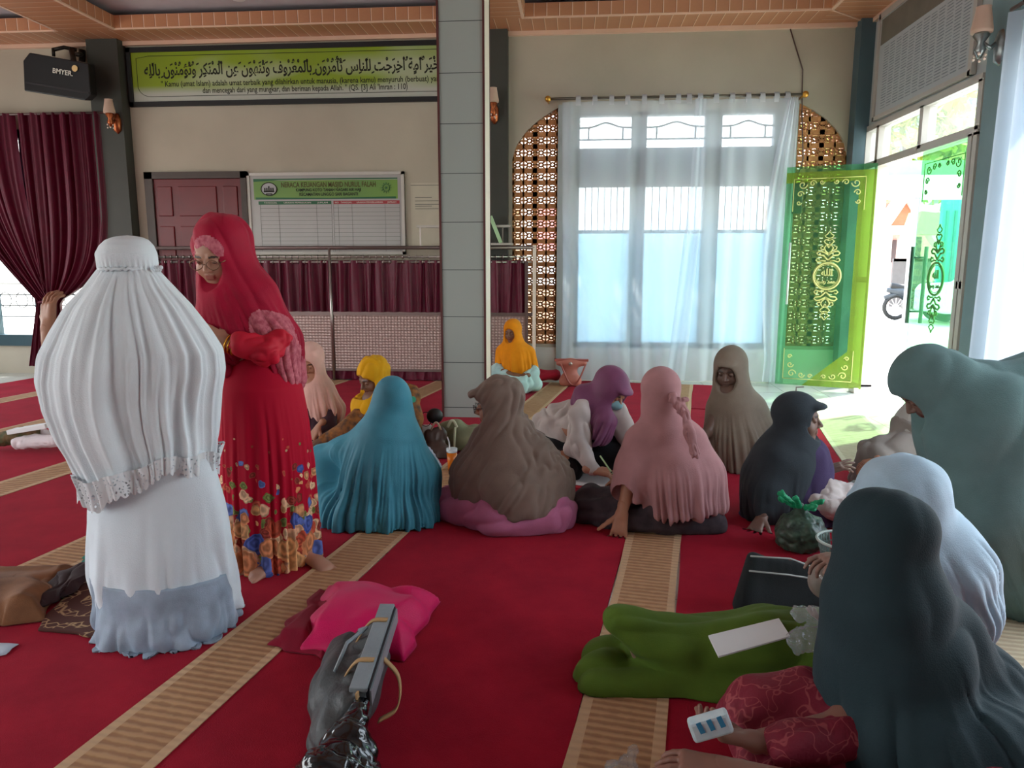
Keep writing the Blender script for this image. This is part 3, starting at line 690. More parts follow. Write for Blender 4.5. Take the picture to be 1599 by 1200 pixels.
e.lathe([(.001, 0), (.095, 0), (.095, .003), (.001, .003)], c, 28, M=Matrix.Rotation(math.pi/2, 3, 'X') @ Matrix.Diagonal((1, .78, 1)))
e.build('emblem', mat('emblem_grey', (176, 176, 176), var=.05), fb)
e = MB()
e.tube([(c[0]+.095*math.cos(t), c[1]-.004, c[2]+.075*math.sin(t)) for t in np.linspace(0, 6.28, 33)[:-1]], .005, 6, closed=True)
for dx in (-.05, -.025, 0, .025, .05): e.box((c[0]+dx-.008, y-.008, 2.245), (c[0]+dx+.008, y-.006, 2.285+.02*(dx == 0)))
e.box((c[0]-.065, y-.008, 2.235), (c[0]+.065, y-.006, 2.25)); e.box((c[0]-.04, y-.008, 2.205), (c[0]+.04, y-.006, 2.22))
e.build('emblem_mark', M_ink, fb)
e = MB(); c = (-2.235, y-.004, 2.275)
e.tube([(c[0]+.04*math.cos(t), c[1], c[2]+.04*math.sin(t)) for t in np.linspace(0, 6.28, 25)[:-1]], .003, 5, closed=True)
for t in np.linspace(0, 6.28, 13)[:-1]: e.bar((c[0]+.045*math.cos(t), c[1], c[2]+.045*math.sin(t)), (c[0]+.062*math.cos(t), c[1], c[2]+.062*math.sin(t)), .012, .003)
for t in (0, 1.05, 2.1): e.bar((c[0]+.02*math.cos(t), c[1], c[2]+.02*math.sin(t)), (c[0]-.02*math.cos(t), c[1], c[2]-.02*math.sin(t)), .003, .004)
e.build('emblem_mark', MATS['deep_green'], fb)
# ---- faint notes on the wall right of the board
nt_ = thing('wall_chart', 'faint pale chart taped to the wall between the finance board and the pillar', 'chart', (-1.62, YB-.004, 1.6))
MB().box((-1.95, YB-.004, 1.6), (-1.3, YB-.002, 2.33)).build('sheet', mat('pale_paper', (196, 188, 168), rough=.8, var=.05), nt_)
f = MB()
for k, z in enumerate((2.16, 2.12, 2.08, 2.06, 2.03)): f.box((-1.9, YB-.006, z), (-1.9+.2+.08*(k % 3), YB-.005, z+.006)); f.box((-1.6, YB-.006, z), (-1.6+.22, YB-.005, z+.004))
f.box((-1.95, YB-.006, 2.30), (-1.3, YB-.005, 2.306)); f.build('line', M_inkg, nt_)
# ---- red panel door behind the screen
M_dr = mat('door_red', (104, 14, 22), rough=.35, var=.12, vscale=4); M_df = mat('door_frame_brown', (72, 60, 54), rough=.5)
f = MB().box((-5.2, YB-.06, 0), (-5.1, YB, 2.48)).box((-4.0, YB-.06, 0), (-3.93, YB, 2.48)).box((-5.2, YB-.06, 2.40), (-3.93, YB, 2.48)); struct(f, 'door_2_frame', M_df)
f = MB().box((-5.1, YB-.035, 0), (-4.0, YB, 2.4))
for i, (a, b) in enumerate(((-5.06, -4.86), (-4.8, -4.3), (-4.24, -4.04))):
    for c, d in ((.15, .7), (.8, 1.35), (1.45, 1.85), (1.95, 2.32)): f.box((a+.01, YB-.05, c+.01), (b-.01, YB-.03, d-.01))
struct(f, 'door_2', M_dr, bevel=.008)
# ---- steel and curtain screen
M_cur = cloth('maroon_curtain', (92, 6, 38), var=.15, sheen=.1, rough=.42)
M_satin = M_cur; M_cur.node_tree.nodes['Principled BSDF'].inputs['Specular IOR Level'].default_value = .3
ys = 8.58
sc_ = thing('prayer_screen', 'low steel screen with maroon curtains and dimpled metal panels in front of the red door', 'screen', (-2.8, ys, 0))
MB().tube([(-5.3, ys, 1.575), (-.47, ys, 1.575)], .022, 10).build('top_rail', M_dsteel, sc_, smooth=True)
for z in (1.47, 1.41): MB().tube([(-5.25, ys, z), (-.5, ys, z)], .011, 8).build('curtain_rod', M_steel, sc_, smooth=True)
MB().box((-5.3, ys-.012, .79), (-.47, ys+.012, .83)).build('cross_rail', M_dsteel, sc_)
MB().box((-5.3, ys-.012, .125), (-.47, ys+.012, .155)).build('cross_rail', M_dsteel, sc_)
for x in (-5.28, -2.87, -1.5): MB().tube([(x, ys-.015, 0), (x, ys-.015, 1.57)], .016, 8).build('post', M_steel, sc_, smooth=True)
for x in (-.47, -.56): MB().box((x-.018, ys-.02, 0), (x+.018, ys+.02, 1.60 if x > -.5 else 1.42)).build('post', M_crm if x > -.5 else M_dsteel, sc_)
def pleats(x0, x1, z0, z1, n, y, amp, seed=0):
    rs = np.random.RandomState(seed); ph = np.cumsum(rs.uniform(.6, 1.4, n)); ph = ph/ph[-1]; ph = np.concatenate([[0], ph])
    nu = n*10; mb = MB()
    us = np.linspace(0, 1, nu)
    def w_(u): return np.interp(u, ph, np.arange(n+1))*2*math.pi
    def fn(u, v):
        q = w_(u); return (x0+(x1-x0)*u+.012*math.sin(q*.5+v*2), y+amp*(math.cos(q)+.25*math.sin(2.1*q+v))*(.75+.25*v), z1+(z0-z1)*v)
    mb.grid(fn, nu, 8); return mb
pleats(-5.25, -.58, .83, 1.43, 36, ys, .030, 1).build('curtain', M_satin, sc_, smooth=True)
pleats(-5.25, -.58, .02, .125, 36, ys+.02, .016, 2).build('lower_curtain', M_satin, sc_, smooth=True)
def dimple_mat():
    m = bpy.data.materials.new('dimpled_metal'); m.use_nodes = True; n = m.node_tree.nodes; l = m.node_tree.links; b = n['Principled BSDF']
    b.inputs['Metallic'].default_value = .45; b.inputs['Roughness'].default_value = .42
    t = n.new('ShaderNodeTexCoord'); mp = n.new('ShaderNodeMapping'); mp.inputs['Scale'].default_value = (26, 0, 30); l.new(t.outputs['Object'], mp.inputs[0])
    v = n.new('ShaderNodeTexVoronoi'); v.inputs['Randomness'].default_value = 0; v.inputs['Scale'].default_value = 1; l.new(mp.outputs[0], v.inputs['Vector'])
    r = n.new('ShaderNodeValToRGB'); r.color_ramp.elements[0].position = .2; r.color_ramp.elements[0].color = (*lin((176, 154, 148)), 1); r.color_ramp.elements[1].position = .4; r.color_ramp.elements[1].color = (*lin((146, 122, 116)), 1)
    l.new(v.outputs['Distance'], r.inputs[0]); l.new(r.outputs[0], b.inputs['Base Color'])
    bp = n.new('ShaderNodeBump'); bp.inputs['Distance'].default_value = .01; bp.inputs['Strength'].default_value = .6; l.new(v.outputs['Distance'], bp.inputs['Height']); l.new(bp.outputs[0], b.inputs['Normal']); return m
M_dim = dimple_mat()
for a, b in ((-5.25, -2.89), (-2.85, -1.52), (-1.48, -.58)): MB().box((a, ys-.004, .155), (b, ys+.004, .79)).build('metal_panel', M_dim, sc_)
rg = MB()
for k in range(60):
    x = -5.2+k*.078
    for z in (1.47, 1.41): rg.tube([(x, ys-.015*math.cos(t)-.0, z+.018*math.sin(t)) for t in np.linspace(0, 6.28, 9)[:-1]], .006, 5, closed=True)
o = rg.build('curtain_ring', M_steel, sc_, smooth=True); o['kind'] = 'stuff'
# ---- small metal shelf stand on the screen, with a green book
sh = thing('shelf_stand', 'small silver shelf frame standing on top of the steel screen by the pillar', 'shelf', (-1.3, ys, 1.6))
f = MB(); xa, xb = X8(652, 350, ys), X8(797, 350, ys)
for z in (1.80,): f.box((xa, ys-.06, z), (xb, ys+.06, z+.025))
f.build('shelf_board', M_alu, sh)
f = MB(); f.box((-1.2, ys-.06, 1.60), (xb+.03, ys+.06, 1.625)); f.build('shelf_board', M_alu, sh)
for x in (xa+.04, -.83, xb): MB().box((x-.008, ys-.05, 1.597), (x+.008, ys-.034, 1.81 if x > -1.5 else 1.81)).build('leg', M_steel, sh)
gb = thing('green_book', 'pale green book leaning upright on the shelf frame beside the pillar', 'book', (-.9, ys-.1, 1.63))
MB().bar((X8(767, 335, ys-.1)-.01, ys-.09, 1.92), (X8(782, 388, ys-.1), ys-.09, 1.625), .04, .028, up=(0, 1, 0)).build('cover', mat('book_green', (176, 212, 166), rough=.4), gb)
MB().bar((X8(763, 337, ys-.1)-.012, ys-.088, 1.915), (X8(777, 388, ys-.1), ys-.088, 1.628), .034, .024, up=(0, 1, 0)).build('pages', mat('page_grey', (60, 66, 58)), gb)
# ---- maroon curtain on the left, gathered and tied
yl = YB-.16; tz = float(W(72, 470, y=yl)[2]); txx = float(W(78, 470, y=yl)[0])
lc = thing('window_curtain', 'dark maroon floor-length curtain gathered and tied at the left window', 'curtain', (-6.4, yl, .1))
def gather(xa, xb, ta, ex, seed, n=9):
    rs = np.random.RandomState(seed); mb = MB()
    def fn(u, v):
        z = 3.16-(3.16-.12)*v; q = u*n*6.283; topx = xa+(xb-xa)*u
        s_ = min(1, (3.16-z)/(3.16-tz)); k = s_**(ex[0]+(ex[1]-ex[0])*u)
        wd = .10 if z > tz else .10+.12*(tz-z)
        x = topx*(1-k)+(txx+ta+(u-.5)*2*wd-(max(0, tz-z))*.12)*k
        return (x+.01*math.sin(q*.7), yl+.035*math.cos(q+math.sin(u*9+seed))*(1-.3*k)+.02*math.sin(q*2.3+seed), z)
    mb.grid(fn, n*12, 48); return mb
gather(-8.25, -6.72, -.06, (1.2, 2.6), 1, 10).build('left_drape', M_satin, lc, smooth=True)
gather(-6.66, -5.62, .05, (2.6, 7), 2, 8).build('right_drape', M_satin, lc, smooth=True)
MB().tube([(-8.25, yl, 3.15), (-5.55, yl, 3.15)], .014, 8).build('curtain_rod', M_dsteel, lc, smooth=True)
MB().tube([(txx-.02+.12*math.cos(t), yl+.06*math.sin(t), tz+.02*math.cos(t)) for t in np.linspace(0, 6.28, 25)[:-1]], .016, 8, closed=True).build('tie_band', M_satin, lc, smooth=True)
# ---- sheer curtain
def sheer_mat():
    m = bpy.data.materials.new('sheer_voile'); m.use_nodes = True; n = m.node_tree.nodes; l = m.node_tree.links; n.clear(); o = n.new('ShaderNodeOutputMaterial')
    t = n.new('ShaderNodeBsdfTransparent'); t.inputs[0].default_value = (.93, .95, .98, 1); d = n.new('ShaderNodeBsdfDiffuse'); d.inputs[0].default_value = (.82, .85, .9, 1); tl = n.new('ShaderNodeBsdfTranslucent'); tl.inputs[0].default_value = (.86, .9, .95, 1)
    a = n.new('ShaderNodeMixShader'); a.inputs[0].default_value = .5; l.new(d.outputs[0], a.inputs[1]); l.new(tl.outputs[0], a.inputs[2])
    lw = n.new('ShaderNodeLayerWeight'); lw.inputs[0].default_value = .35
    mr = n.new('ShaderNodeMapRange'); mr.inputs[1].default_value = 0; mr.inputs[2].default_value = .9; mr.inputs[3].default_value = .50; mr.inputs[4].default_value = .9; l.new(lw.outputs['Facing'], mr.inputs[0])
    mx = n.new('ShaderNodeMixShader'); l.new(mr.outputs[0], mx.inputs[0]); l.new(t.outputs[0], mx.inputs[1]); l.new(a.outputs[0], mx.inputs[2]); l.new(mx.outputs[0], o.inputs[0]); return m
M_sheer = sheer_mat(); yc = YB-.22
cu_ = thing('sheer_curtain', 'wide white sheer tab curtain hanging over the back window', 'curtain', (1.05, yc, .05))
def sheer(u, v):
    q = u*9*6.283+1.3*math.sin(u*17)+.5*math.sin(v*3); z = 3.16-(3.16-.05)*v; xx = -.17+2.50*u
    xx += .04*math.sin(u*9+v*3)*v; am = .014+.022*v
    y_ = yc-.02+am*math.cos(q)+.03*v*math.sin(u*6.5+2*v)
    dg_ = math.exp(-((v-(.35+1.6*u))/.05)**2)+math.exp(-((v-(.5+1.35*u))/.03)**2) if u < .33 else 0
    return (xx, y_-.02*dg_, z)
MB().grid(sheer, 300, 70).build('voile', M_sheer, cu_, smooth=True)
def sheer2(u, v):   # a second narrow drape overlapping the middle and a bunched right edge
    z = 3.16-3.1*v; xx = 1.27+.12*u-.24*max(0, v-.3)+.10*(u-.5)*v; return (xx, yc-.07+.018*math.cos(u*9+v*3), z)
MB().grid(sheer2, 24, 40).build('voile_overlap', M_sheer, cu_, smooth=True)
def sheer3(u, v):
    z = 3.16-3.1*v; xx = 2.26+.10*u-.22*math.sin(min(1, v*1.1)*3.14)*(1-u)*.6-.12*v*(1-u); return (xx, yc-.06+.02*math.cos(u*16+v*4), z)
MB().grid(sheer3, 30, 40).build('voile_overlap', M_sheer, cu_, smooth=True)
M_tab = mat('curtain_tab', (208, 208, 212), rough=.9, var=.04, translucent=.3)
for px in (903, 929, 955, 980, 1006, 1033, 1059, 1076, 1093, 1118, 1143, 1168, 1190, 1212, 1229):
    x = X8(px, 160, yc); tb = MB(); tb.grid(lambda u, v, x=x: (x-.026+.052*u, yc+.03*math.cos(6.283*v), 3.185+.045*math.sin(6.283*v)), 4, 17); tb.grid(lambda u, v, x=x: (x-.028+.056*u, yc-.03, 3.19-.07*v), 4, 3); tb.build('tab', M_tab, cu_, smooth=True)
MB().tube([(-.32, yc, 3.20), (2.44, yc, 3.20)], .014, 10).build('curtain_rod', mat('rod_bronze', (104, 98, 88), rough=.35, metal=.5), cu_, smooth=True)
gl = mat('gold_metal', (214, 160, 70), rough=.3, metal=.8, var=.05)
for x in (-.33, 2.45): MB().ball((x, yc, 3.20), .035).tube([(x, yc, 3.2), (x, YB, 3.2)], .012, 8).build('finial', gl, cu_, smooth=True)
# near white curtain at the right edge of the picture
nc = thing('side_curtain', 'plain white curtain hanging at the right edge in front of the teal column', 'curtain', (3.0, 5, .2))
def nfn(u, v):
    y = 5.70-1.9*u; return (2.98-.04*math.cos(u*60)-.05*v, y+.01*math.sin(u*50)-.02*v, 3.1-2.9*v)
MB().grid(nfn, 160, 14).build('drape', mat('white_voile', (186, 200, 214), rough=.9, var=.04, translucent=.35), nc, smooth=True)
MB().tube([(2.98, 5.74, 3.13), (2.98, 3.6, 3.13)], .014, 8).build('curtain_rod', M_dsteel, nc, smooth=True)
# ---- cable and socket box right of the sheer curtain
cb = thing('wall_cable', 'thin dark cable running down the wall beside the right end of the sheer curtain', 'cable', (2.42, YB-.02, 2.1))
MB().tube([(X8(1232, 40), YB-.015, 3.96), (2.46, YB-.02, 3.5), (2.47, YB-.02, 3.25), (2.47, YB-.07, 3.0), (2.49, YB-.07, 2.75), (2.51, YB-.07, 2.55), (2.46, YB-.07, 2.35)], .007, 6).build('cable', M_dsteel, cb, smooth=True)
MB().box((2.34, YB-.11, 1.95), (2.52, YB-.055, 2.28)).build('junction_box', M_dsteel, cb, bevel=.01)
# ---- loudspeaker
sp = thing('wall_loudspeaker', 'black karaoke loudspeaker hanging on a bracket at the top left wall', 'loudspeaker', (-6.1, YB-.5, 3.4))
ysp = YB-.55
P = [W(36, 95, y=ysp), W(46, 82, y=ysp), W(138, 99, y=ysp), W(142, 148, y=ysp), W(133, 157, y=ysp), W(38, 142, y=ysp)]
mb = MB(); o_ = P[0]; mb.prism([(p[0], p[2]) for p in P], (0, ysp, 0), (1, 0, 0), (0, 0, 1), (-.12, .30, .06)); mb.build('cabinet', M_black, sp, bevel=.012)
a_, b_ = W(40, 130, y=ysp-.006), W(139, 147, y=ysp-.006)
MB().prism([(a_[0], a_[2]+.02), (b_[0], b_[2]+.02), (b_[0], b_[2]), (a_[0], a_[2])], (0, ysp-.008, 0), (1, 0, 0), (0, 0, 1), (0, .006, 0)).build('grille_bar', mat('soft_black', (44, 40, 42), rough=.6), sp)
tx = W(98, 113, y=ysp-.01)
text_mesh('maker_mark', 'BMYER.', .075, tx, (1, 0, -.18), (.18, 0, 1), M_inkw, sp, .002, bold=.001)
dm = W(117, 107, y=ysp-.012); MB().lathe([(.001, 0), (.034, 0), (.034, .006), (.001, .006)], dm, 24, M=Matrix.Rotation(math.pi/2, 3, 'X')).build('round_sticker', mat('sticker_gold', (222, 190, 130), rough=.5), sp)
br = MB(); bp_ = W(115, 82, y=YB-.3); br.tube([W(82, 78, y=YB-.28), W(100, 74, y=YB-.2), W(120, 78, y=YB-.12)], .022, 8); br.tube([W(112, 78, y=YB-.25), W(116, 100, y=ysp+.15)], .03, 8); br.tube([W(128, 78, y=YB-.03), W(128, 96, y=YB-.03)], .035, 8); br.tube([W(120, 85, y=YB-.3), W(128, 85, y=YB-.02)], .025, 8)
br.tube([W(83, 76, y=YB-.28), W(84, 88, y=YB-.28)], .018, 8); br.build('bracket', mat('bracket_dark', (52, 46, 42), rough=.35, metal=.5), sp, smooth=True)
# ---- wall lamps
def lamp(c, name_lab, s=1., mount=(0, 1), arm='antique_copper', ac=(168, 92, 56), shc=(230, 200, 178)):
    r = thing('wall_lamp', name_lab, 'lamp', (c[0], c[1], c[2]-.12*s), 'column wall lamps')
    x, y, z = c
    MB().lathe([(.062*s, 0), (.064*s, .02*s), (.052*s, .09*s), (.042*s, .15*s), (.045*s, .155*s), (.038*s, .155*s), (.05*s, .02*s)], (x, y, z), 20).build('lamp_shade', mat('lamp_glass_%d' % shc[2], shc, rough=.4, var=.04, translucent=.3), r, smooth=True)
    b = MB(); b.lathe([(.012*s, -.15*s), (.035*s, -.10*s), (.02*s, -.06*s), (.05*s, -.015*s), (.04*s, 0), (.01*s, .01*s)], (x, y, z), 16)
    b.tube([(x, y, z-.05*s), (x+mount[0]*.06*s, y+mount[1]*.06*s, z-.09*s), (x+mount[0]*.13*s, y+mount[1]*.13*s, z-.03*s)], .014*s, 8)
    b.build('lamp_arm', mat(arm, ac, rough=.3, metal=.85, var=.2, vscale=30), r, smooth=True)
    b = MB(); b.lathe([(.004, -.16*s), (.045*s, -.12*s), (.05*s, .0), (.03*s, .06*s), (.004, .08*s)], (x+mount[0]*.135*s, y+mount[1]*.135*s, z-.05*s), 14); b.build('wall_plate', MATS[arm], r, smooth=True)
    for k in range(6):
        t = k*1.047; MB().ball((x+.035*s*math.cos(t), y+.035*s*math.sin(t), z-.13*s-.03*s*(k % 2)), .010*s, 6).build('crystal_drop', mat('crystal', (235, 215, 200), rough=.1, metal=.2), r, smooth=True)
yl2 = YB-.30
lamp(W(171, 177, y=yl2), 'copper wall lamp with pale shade beside the maroon curtain rod')
lamp(W(770, 160, y=yl2), 'copper wall lamp with pale shade right of the tiled pillar')
p = W(1571, 30, x=2.9); lamp((2.9, 5.95, p[2]), 'haze-greyed wall lamp at the top right corner on the teal column', 1.15, (1, 0), 'haze_grey_metal', (140, 146, 146), (176, 178, 178))  # metal and shade greyed in colour to stand for haze
# ---- calendar board above the door
kb = thing('schedule_board', 'large grey framed schedule board full of tiny print above the glass door', 'board', (XR-.03, 7.5, 2.90))
MB().box((XR-.03, 6.53, 2.90), (XR-.005, 8.46, 3.92)).build('panel', mat('board_pale', (178, 184, 186), rough=.35, var=.03), kb)
f = MB(); xk = XR-.045
f.box((xk, 6.50, 2.88), (XR-.004, 8.48, 2.92)).box((xk, 6.50, 3.88), (XR-.004, 8.48, 3.94)).box((xk, 6.48, 2.88), (XR-.004, 6.54, 3.94)).box((xk, 8.44, 2.88), (XR-.004, 8.5, 3.94)); f.build('frame', M_alu, kb)
MB().box((XR-.034, 6.56, 3.62), (XR-.03, 8.42, 3.87)).build('heading_band', mat('band_grey', (112, 108, 98), rough=.5, var=.1), kb)
f = MB(); rs = random.Random(4)
for i in range(12):
    for j in range(24):
        y0 = 8.32-i*.145; f.box((XR-.032, y0-.11-.02*rs.random(), 3.57-j*.026), (XR-.031, y0-.01, 3.575-j*.026+.004*rs.random()))
f.build('print', mat('print_grey', (128, 134, 140), var=0), kb)
# ================================================================ GLASS DOORS
M_ggl = glassmat('green_glass', (90, 150, 110), alpha=.90, rough=.03, tint=(204, 240, 214))
M_yel = glassmat('yellow_green_film', (150, 160, 80), alpha=.72, rough=.1, tint=(226, 230, 160))
M_orn = mat('gold_ornament', (208, 204, 130), rough=.5, var=.03); M_orng = mat('green_ornament', (86, 150, 76), rough=.5, var=.03)
def leaf(r, A, B, nrm, morn, zt=2.42, film=True):
    A = Vector(A); B = Vector(B); L = (B-A).length; u = (B-A)/L; n = Vector(nrm)
    def P(s, z, o=0): return A+u*s+Vector((0, 0, z))+n*o
    MB().prism([(0, .05), (L, .05), (L, zt), (0, zt)], A-n*.006, u, (0, 0, 1), n*.012).build('glass_pane', M_ggl, r)
    if film:
        f = MB(); o = A+n*.0075
        for pts in ([(0, .05), (.16, .05), (.16, 2.25), (0, 2.25)], [(0, 2.25), (L, 2.25), (L, 2.36), (0, 2.36)], [(.16, .05), (.6, .05), (.16, .45)]): f.prism(pts, o, u, (0, 0, 1), n*.001)
        f.build('film', M_yel, r)
    f = MB(); k = .012; cx = L*.47; cz = 1.26
    def cur(pts, w=.007, cl=False): f.tube([P(a, b, k) for a, b in pts], w, 6, closed=cl)
    R = .135
    cur([(cx+R*math.cos(t), cz+R*1.05*math.sin(t)) for t in np.linspace(0, 6.28, 41)[:-1]], .011, True)
    cur([(cx+R*.86*math.cos(t), cz+R*.9*math.sin(t)) for t in np.linspace(0, 6.28, 41)[:-1]], .003, True)
    for sg in (1, -1):
        for sx_ in (1, -1):
            def S(pts, w=.007): cur([(cx+sx_*a, cz+sg*b) for a, b in pts], w)
            S([(.02, .16), (.06, .165), (.10, .15), (.12, .17), (.105, .19), (.08, .18)], .008)
            S([(0, .17), (.03, .2), (.05, .22), (.10, .225), (.115, .245), (.09, .265), (.06, .26), (.03, .245), (0, .225)], .009)
            S([(.0, .24), (.03, .265), (.045, .30), (.02, .335), (0, .30)], .008)
            S([(.045, .28), (.075, .285), (.08, .31), (.055, .32)], .007)
            S([(0, .33), (.03, .345), (.05, .37), (.03, .39), (.0, .38)], .007)
            S([(.0, .40), (.03, .41), (.045, .43), (.02, .445), (0, .475)], .006)
    # corner scrolls
    for zz, sg in ((zt-.13, -1), (.12, 1)):
        for s0, sx_ in ((.12, 1), (L-.10, -1)):
            def S(pts, w=.006): cur([(s0+sx_*a, zz+sg*b) for a, b in pts], w)
            S([(-.02, 0), (.36, 0)], .004); S([(-.02, 0), (-.02, .34)], .004)
            for ox, oy, rr, tw in ((.07, .06, .045, 1), (.17, .05, .035, -1), (.26, .04, .025, 1), (.05, .16, .035, -1), (.04, .25, .025, 1)):
                S([(ox+rr*(1-t/9)*math.cos(t*tw), oy+rr*(1-t/9)*math.sin(t*tw)) for t in np.linspace(0, 7.5, 22)], .006)
    f.build('ornament', morn, r, smooth=True)
    o = P(cx, cz, k+.002)
    ux = u if u.dot(Vector((1, 0, 0))) > 0 else -u
    if u.y < -.8 or u.y > .8: ux = -Vector((0, 1, 0))
    text_mesh('calligraphy', shape_ar('الله')[:9], .10, o+Vector((0, 0, .035)), ux, (0, 0, 1), morn, r, .002, bold=.003, xs=.9)
    text_mesh('calligraphy', shape_ar('محمد رسول'), .055, o+Vector((0, 0, -.06)), ux, (0, 0, 1), morn, r, .002, bold=.003, xs=.9)
    return P
M_pat = mat('patch_steel', (120, 140, 130), rough=.3, metal=.6)
d1 = thing('glass_door', 'open green tinted glass door leaf with gold ornament standing into the room', 'door', (2.7, 8.48, .05))
P1 = leaf(d1, (3.1, 8.20, 0), (2.27, 8.50, 0), unit((-.38, -.82, 0)), M_orn)
MB().tube([P1(.80, .95, .05), P1(.80, 1.62, .05)], .013, 8).tube([P1(.80, 1.05, 0), P1(.80, 1.05, .05)], .009, 6).tube([P1(.80, 1.52, 0), P1(.80, 1.52, .05)], .009, 6).build('door_handle', mat('pale_steel', (214, 222, 218), rough=.3, metal=.3), d1, smooth=True)
d2 = thing('glass_door', 'closed green tinted glass door leaf with dark bar handles in the right wall', 'door', (XR+.03, 6.9, .05))
P2 = leaf(d2, (XR+.03, 6.47, 0), (XR+.03, 7.36, 0), (-1, 0, 0), M_orng, film=False)
M_hd = mat('handle_dark', (60, 84, 74), rough=.35, metal=.4)
for o_ in (.06, -.06): MB().tube([P2(.80, .84, o_), P2(.80, 1.55, o_)], .017, 10).tube([P2(.80, .95, 0), P2(.80, .95, o_)], .01, 6).tube([P2(.80, 1.45, 0), P2(.80, 1.45, o_)], .01, 6).build('door_handle', M_hd, d2, smooth=True)
ds = thing('door_stop', 'tiny metal door stop on the white tiles below the open glass door', 'door stop', W(1250, 610, z=0))
p = W(1243, 612, z=0); MB().tube([(p[0], p[1], 0), (p[0], p[1], .05), (p[0]+.08, p[1], .055)], .008, 6).build('hook', M_dsteel, ds)
# ================================================================ OUTSIDE
GZ = -.14
struct(MB().box((XR+.15, -20, GZ-.1), (60, 60, GZ)).box((-30, YB+.3, GZ-.1), (XR+.15, 60, GZ)), 'ground_outside', mat('pale_concrete', (214, 208, 196), rough=.9, var=.05, vscale=.6))
struct(MB().box((-9, 14, GZ), (4.2, 14.2, 2.35)).box((-9, 13.9, 2.35), (4.2, 14.3, 2.45)), 'wall_outside', mat('outside_wall_cream', (206, 176, 146), rough=.9, var=.08, vscale=1.5))
def o_box(p0, p1, y, dep): a = W(*p0, y=y); b = W(*p1, y=y); return (a[0], y, a[2]), (b[0], y+dep, b[2])
# pink house with a gable
yh = 30.
hs = thing('pink_house', 'small pink gabled house across the road seen through the doorway', 'house', (W(1405, 470, y=yh)[0], yh, GZ))
a = W(1374, 362, y=yh); b = W(1462, 470, y=yh); MB().box((a[0]-3, yh, GZ), (b[0]+.5, yh+.3, a[2])).build('wall', mat('house_pink', (236, 190, 180), rough=.9), hs)
g0, g1, g2 = W(1384, 360, y=yh-1.2), W(1412, 312, y=yh-1.2), W(1440, 360, y=yh-1.2)
MB().prism([(g0[0], g0[2]), (g1[0], g1[2]), (g2[0], g2[2])], (0, yh-1.2, 0), (1, 0, 0), (0, 0, 1), (0, 2, 0)).build('gable', mat('gable_red', (214, 110, 84), rough=.8), hs)
MB().bar((g0[0]-.6, yh-1.3, g0[2]-.5), (g1[0], yh-1.3, g1[2]+.3), .5, .35).bar((g2[0]+.6, yh-1.3, g2[2]-.5), (g1[0], yh-1.3, g1[2]+.3), .5, .35).bar((g0[0], yh-1.3, g0[2]), (g2[0], yh-1.3, g2[2]), .4, .3).build('roof_edge', mat('house_white', (240, 226, 220)), hs)
MB().bar((g0[0]-1.6, yh-.6, g0[2]-.2), (g1[0]-.6, yh-.6, g1[2]+.6), 2.5, .2).build('roof', mat('roof_pink', (206, 140, 150)), hs)
a = W(1388, 375, y=yh-.05); b = W(1406, 410, y=yh-.05); MB().box((a[0], yh-.06, b[2]), (b[0], yh, a[2])).build('window', mat('shade_dark', (92, 84, 86)), hs)
a = W(1422, 370, y=yh-.05); b = W(1436, 412, y=yh-.05); MB().box((a[0], yh-.06, b[2]), (b[0], yh, a[2])).build('window', MATS['shade_dark'], hs)
for px in (1386, 1412): p = W(px, 362, y=yh-1); MB().box((p[0]-.15, yh-1.1, GZ), (p[0]+.15, yh-.8, p[2])).build('porch_post', MATS['house_white'], hs)
a = W(1396, 404, y=yh-3); b = W(1450, 440, y=yh-3)
gt = thing('iron_gate', 'dark railed gate in front of the pink house', 'gate', ((a[0]+b[0])/2, yh-3, GZ)); mb = MB()
for k in range(24): x = a[0]+(b[0]-a[0])*k/23; mb.box((x-.03, yh-3, GZ), (x+.03, yh-2.95, a[2]))
mb.box((a[0], yh-3, a[2]-.1), (b[0], yh-2.95, a[2])); mb.box((a[0], yh-2.9, GZ), (b[0], yh-2.88, a[2]-.2)); mb.build('railing', mat('gate_grey', (110, 100, 100)), gt)
# shop with white fascia and blue-green shutter behind the closed leaf
yf = 15.
fs_ = thing('white_awning', 'bright white fascia awning over the street outside the doorway', 'awning', (W(1450, 290, y=yf)[0], yf, W(1450, 308, y=yf)[2]))
a = W(1378, 274, y=yf); b = W(1560, 309, y=yf); MB().box((a[0], yf, b[2]), (b[0]+3, yf+.4, a[2])).build('fascia', mat('fascia_white', (246, 246, 242)), fs_)
a = W(1440, 250, y=yf); b = W(1540, 274, y=yf); MB().box((a[0]-1.5, yf+.05, b[2]), (b[0]+3, yf+.3, a[2])).build('sign_strip', mat('sign_green', (120, 214, 130)), fs_)
p = W(1432, 309, y=yf); MB().box((p[0]-.05, yf, GZ), (p[0]+.05, yf+.1, p[2])).build('post', mat('post_grey', (170, 175, 178)), fs_)
ysx = 22.
sp_ = thing('shop_front', 'turquoise shuttered shop behind the closed green glass leaf', 'shop', (W(1495, 470, y=ysx)[0], ysx, GZ))
a = W(1474, 312, y=ysx); b = W(1530, 470, y=ysx); MB().box((a[0], ysx, GZ), (b[0]+4, ysx+.15, a[2])).build('shutter', mat('turquoise', (64, 172, 176), wave=None, rough=.6), sp_)
mb = MB()
for k in range(14): x = a[0]+.1+k*.22; mb.box((x, ysx-.05, GZ), (x+.06, ysx, a[2]-.3))
mb.build('shutter_rib', mat('turq_dark', (44, 130, 140)), sp_)
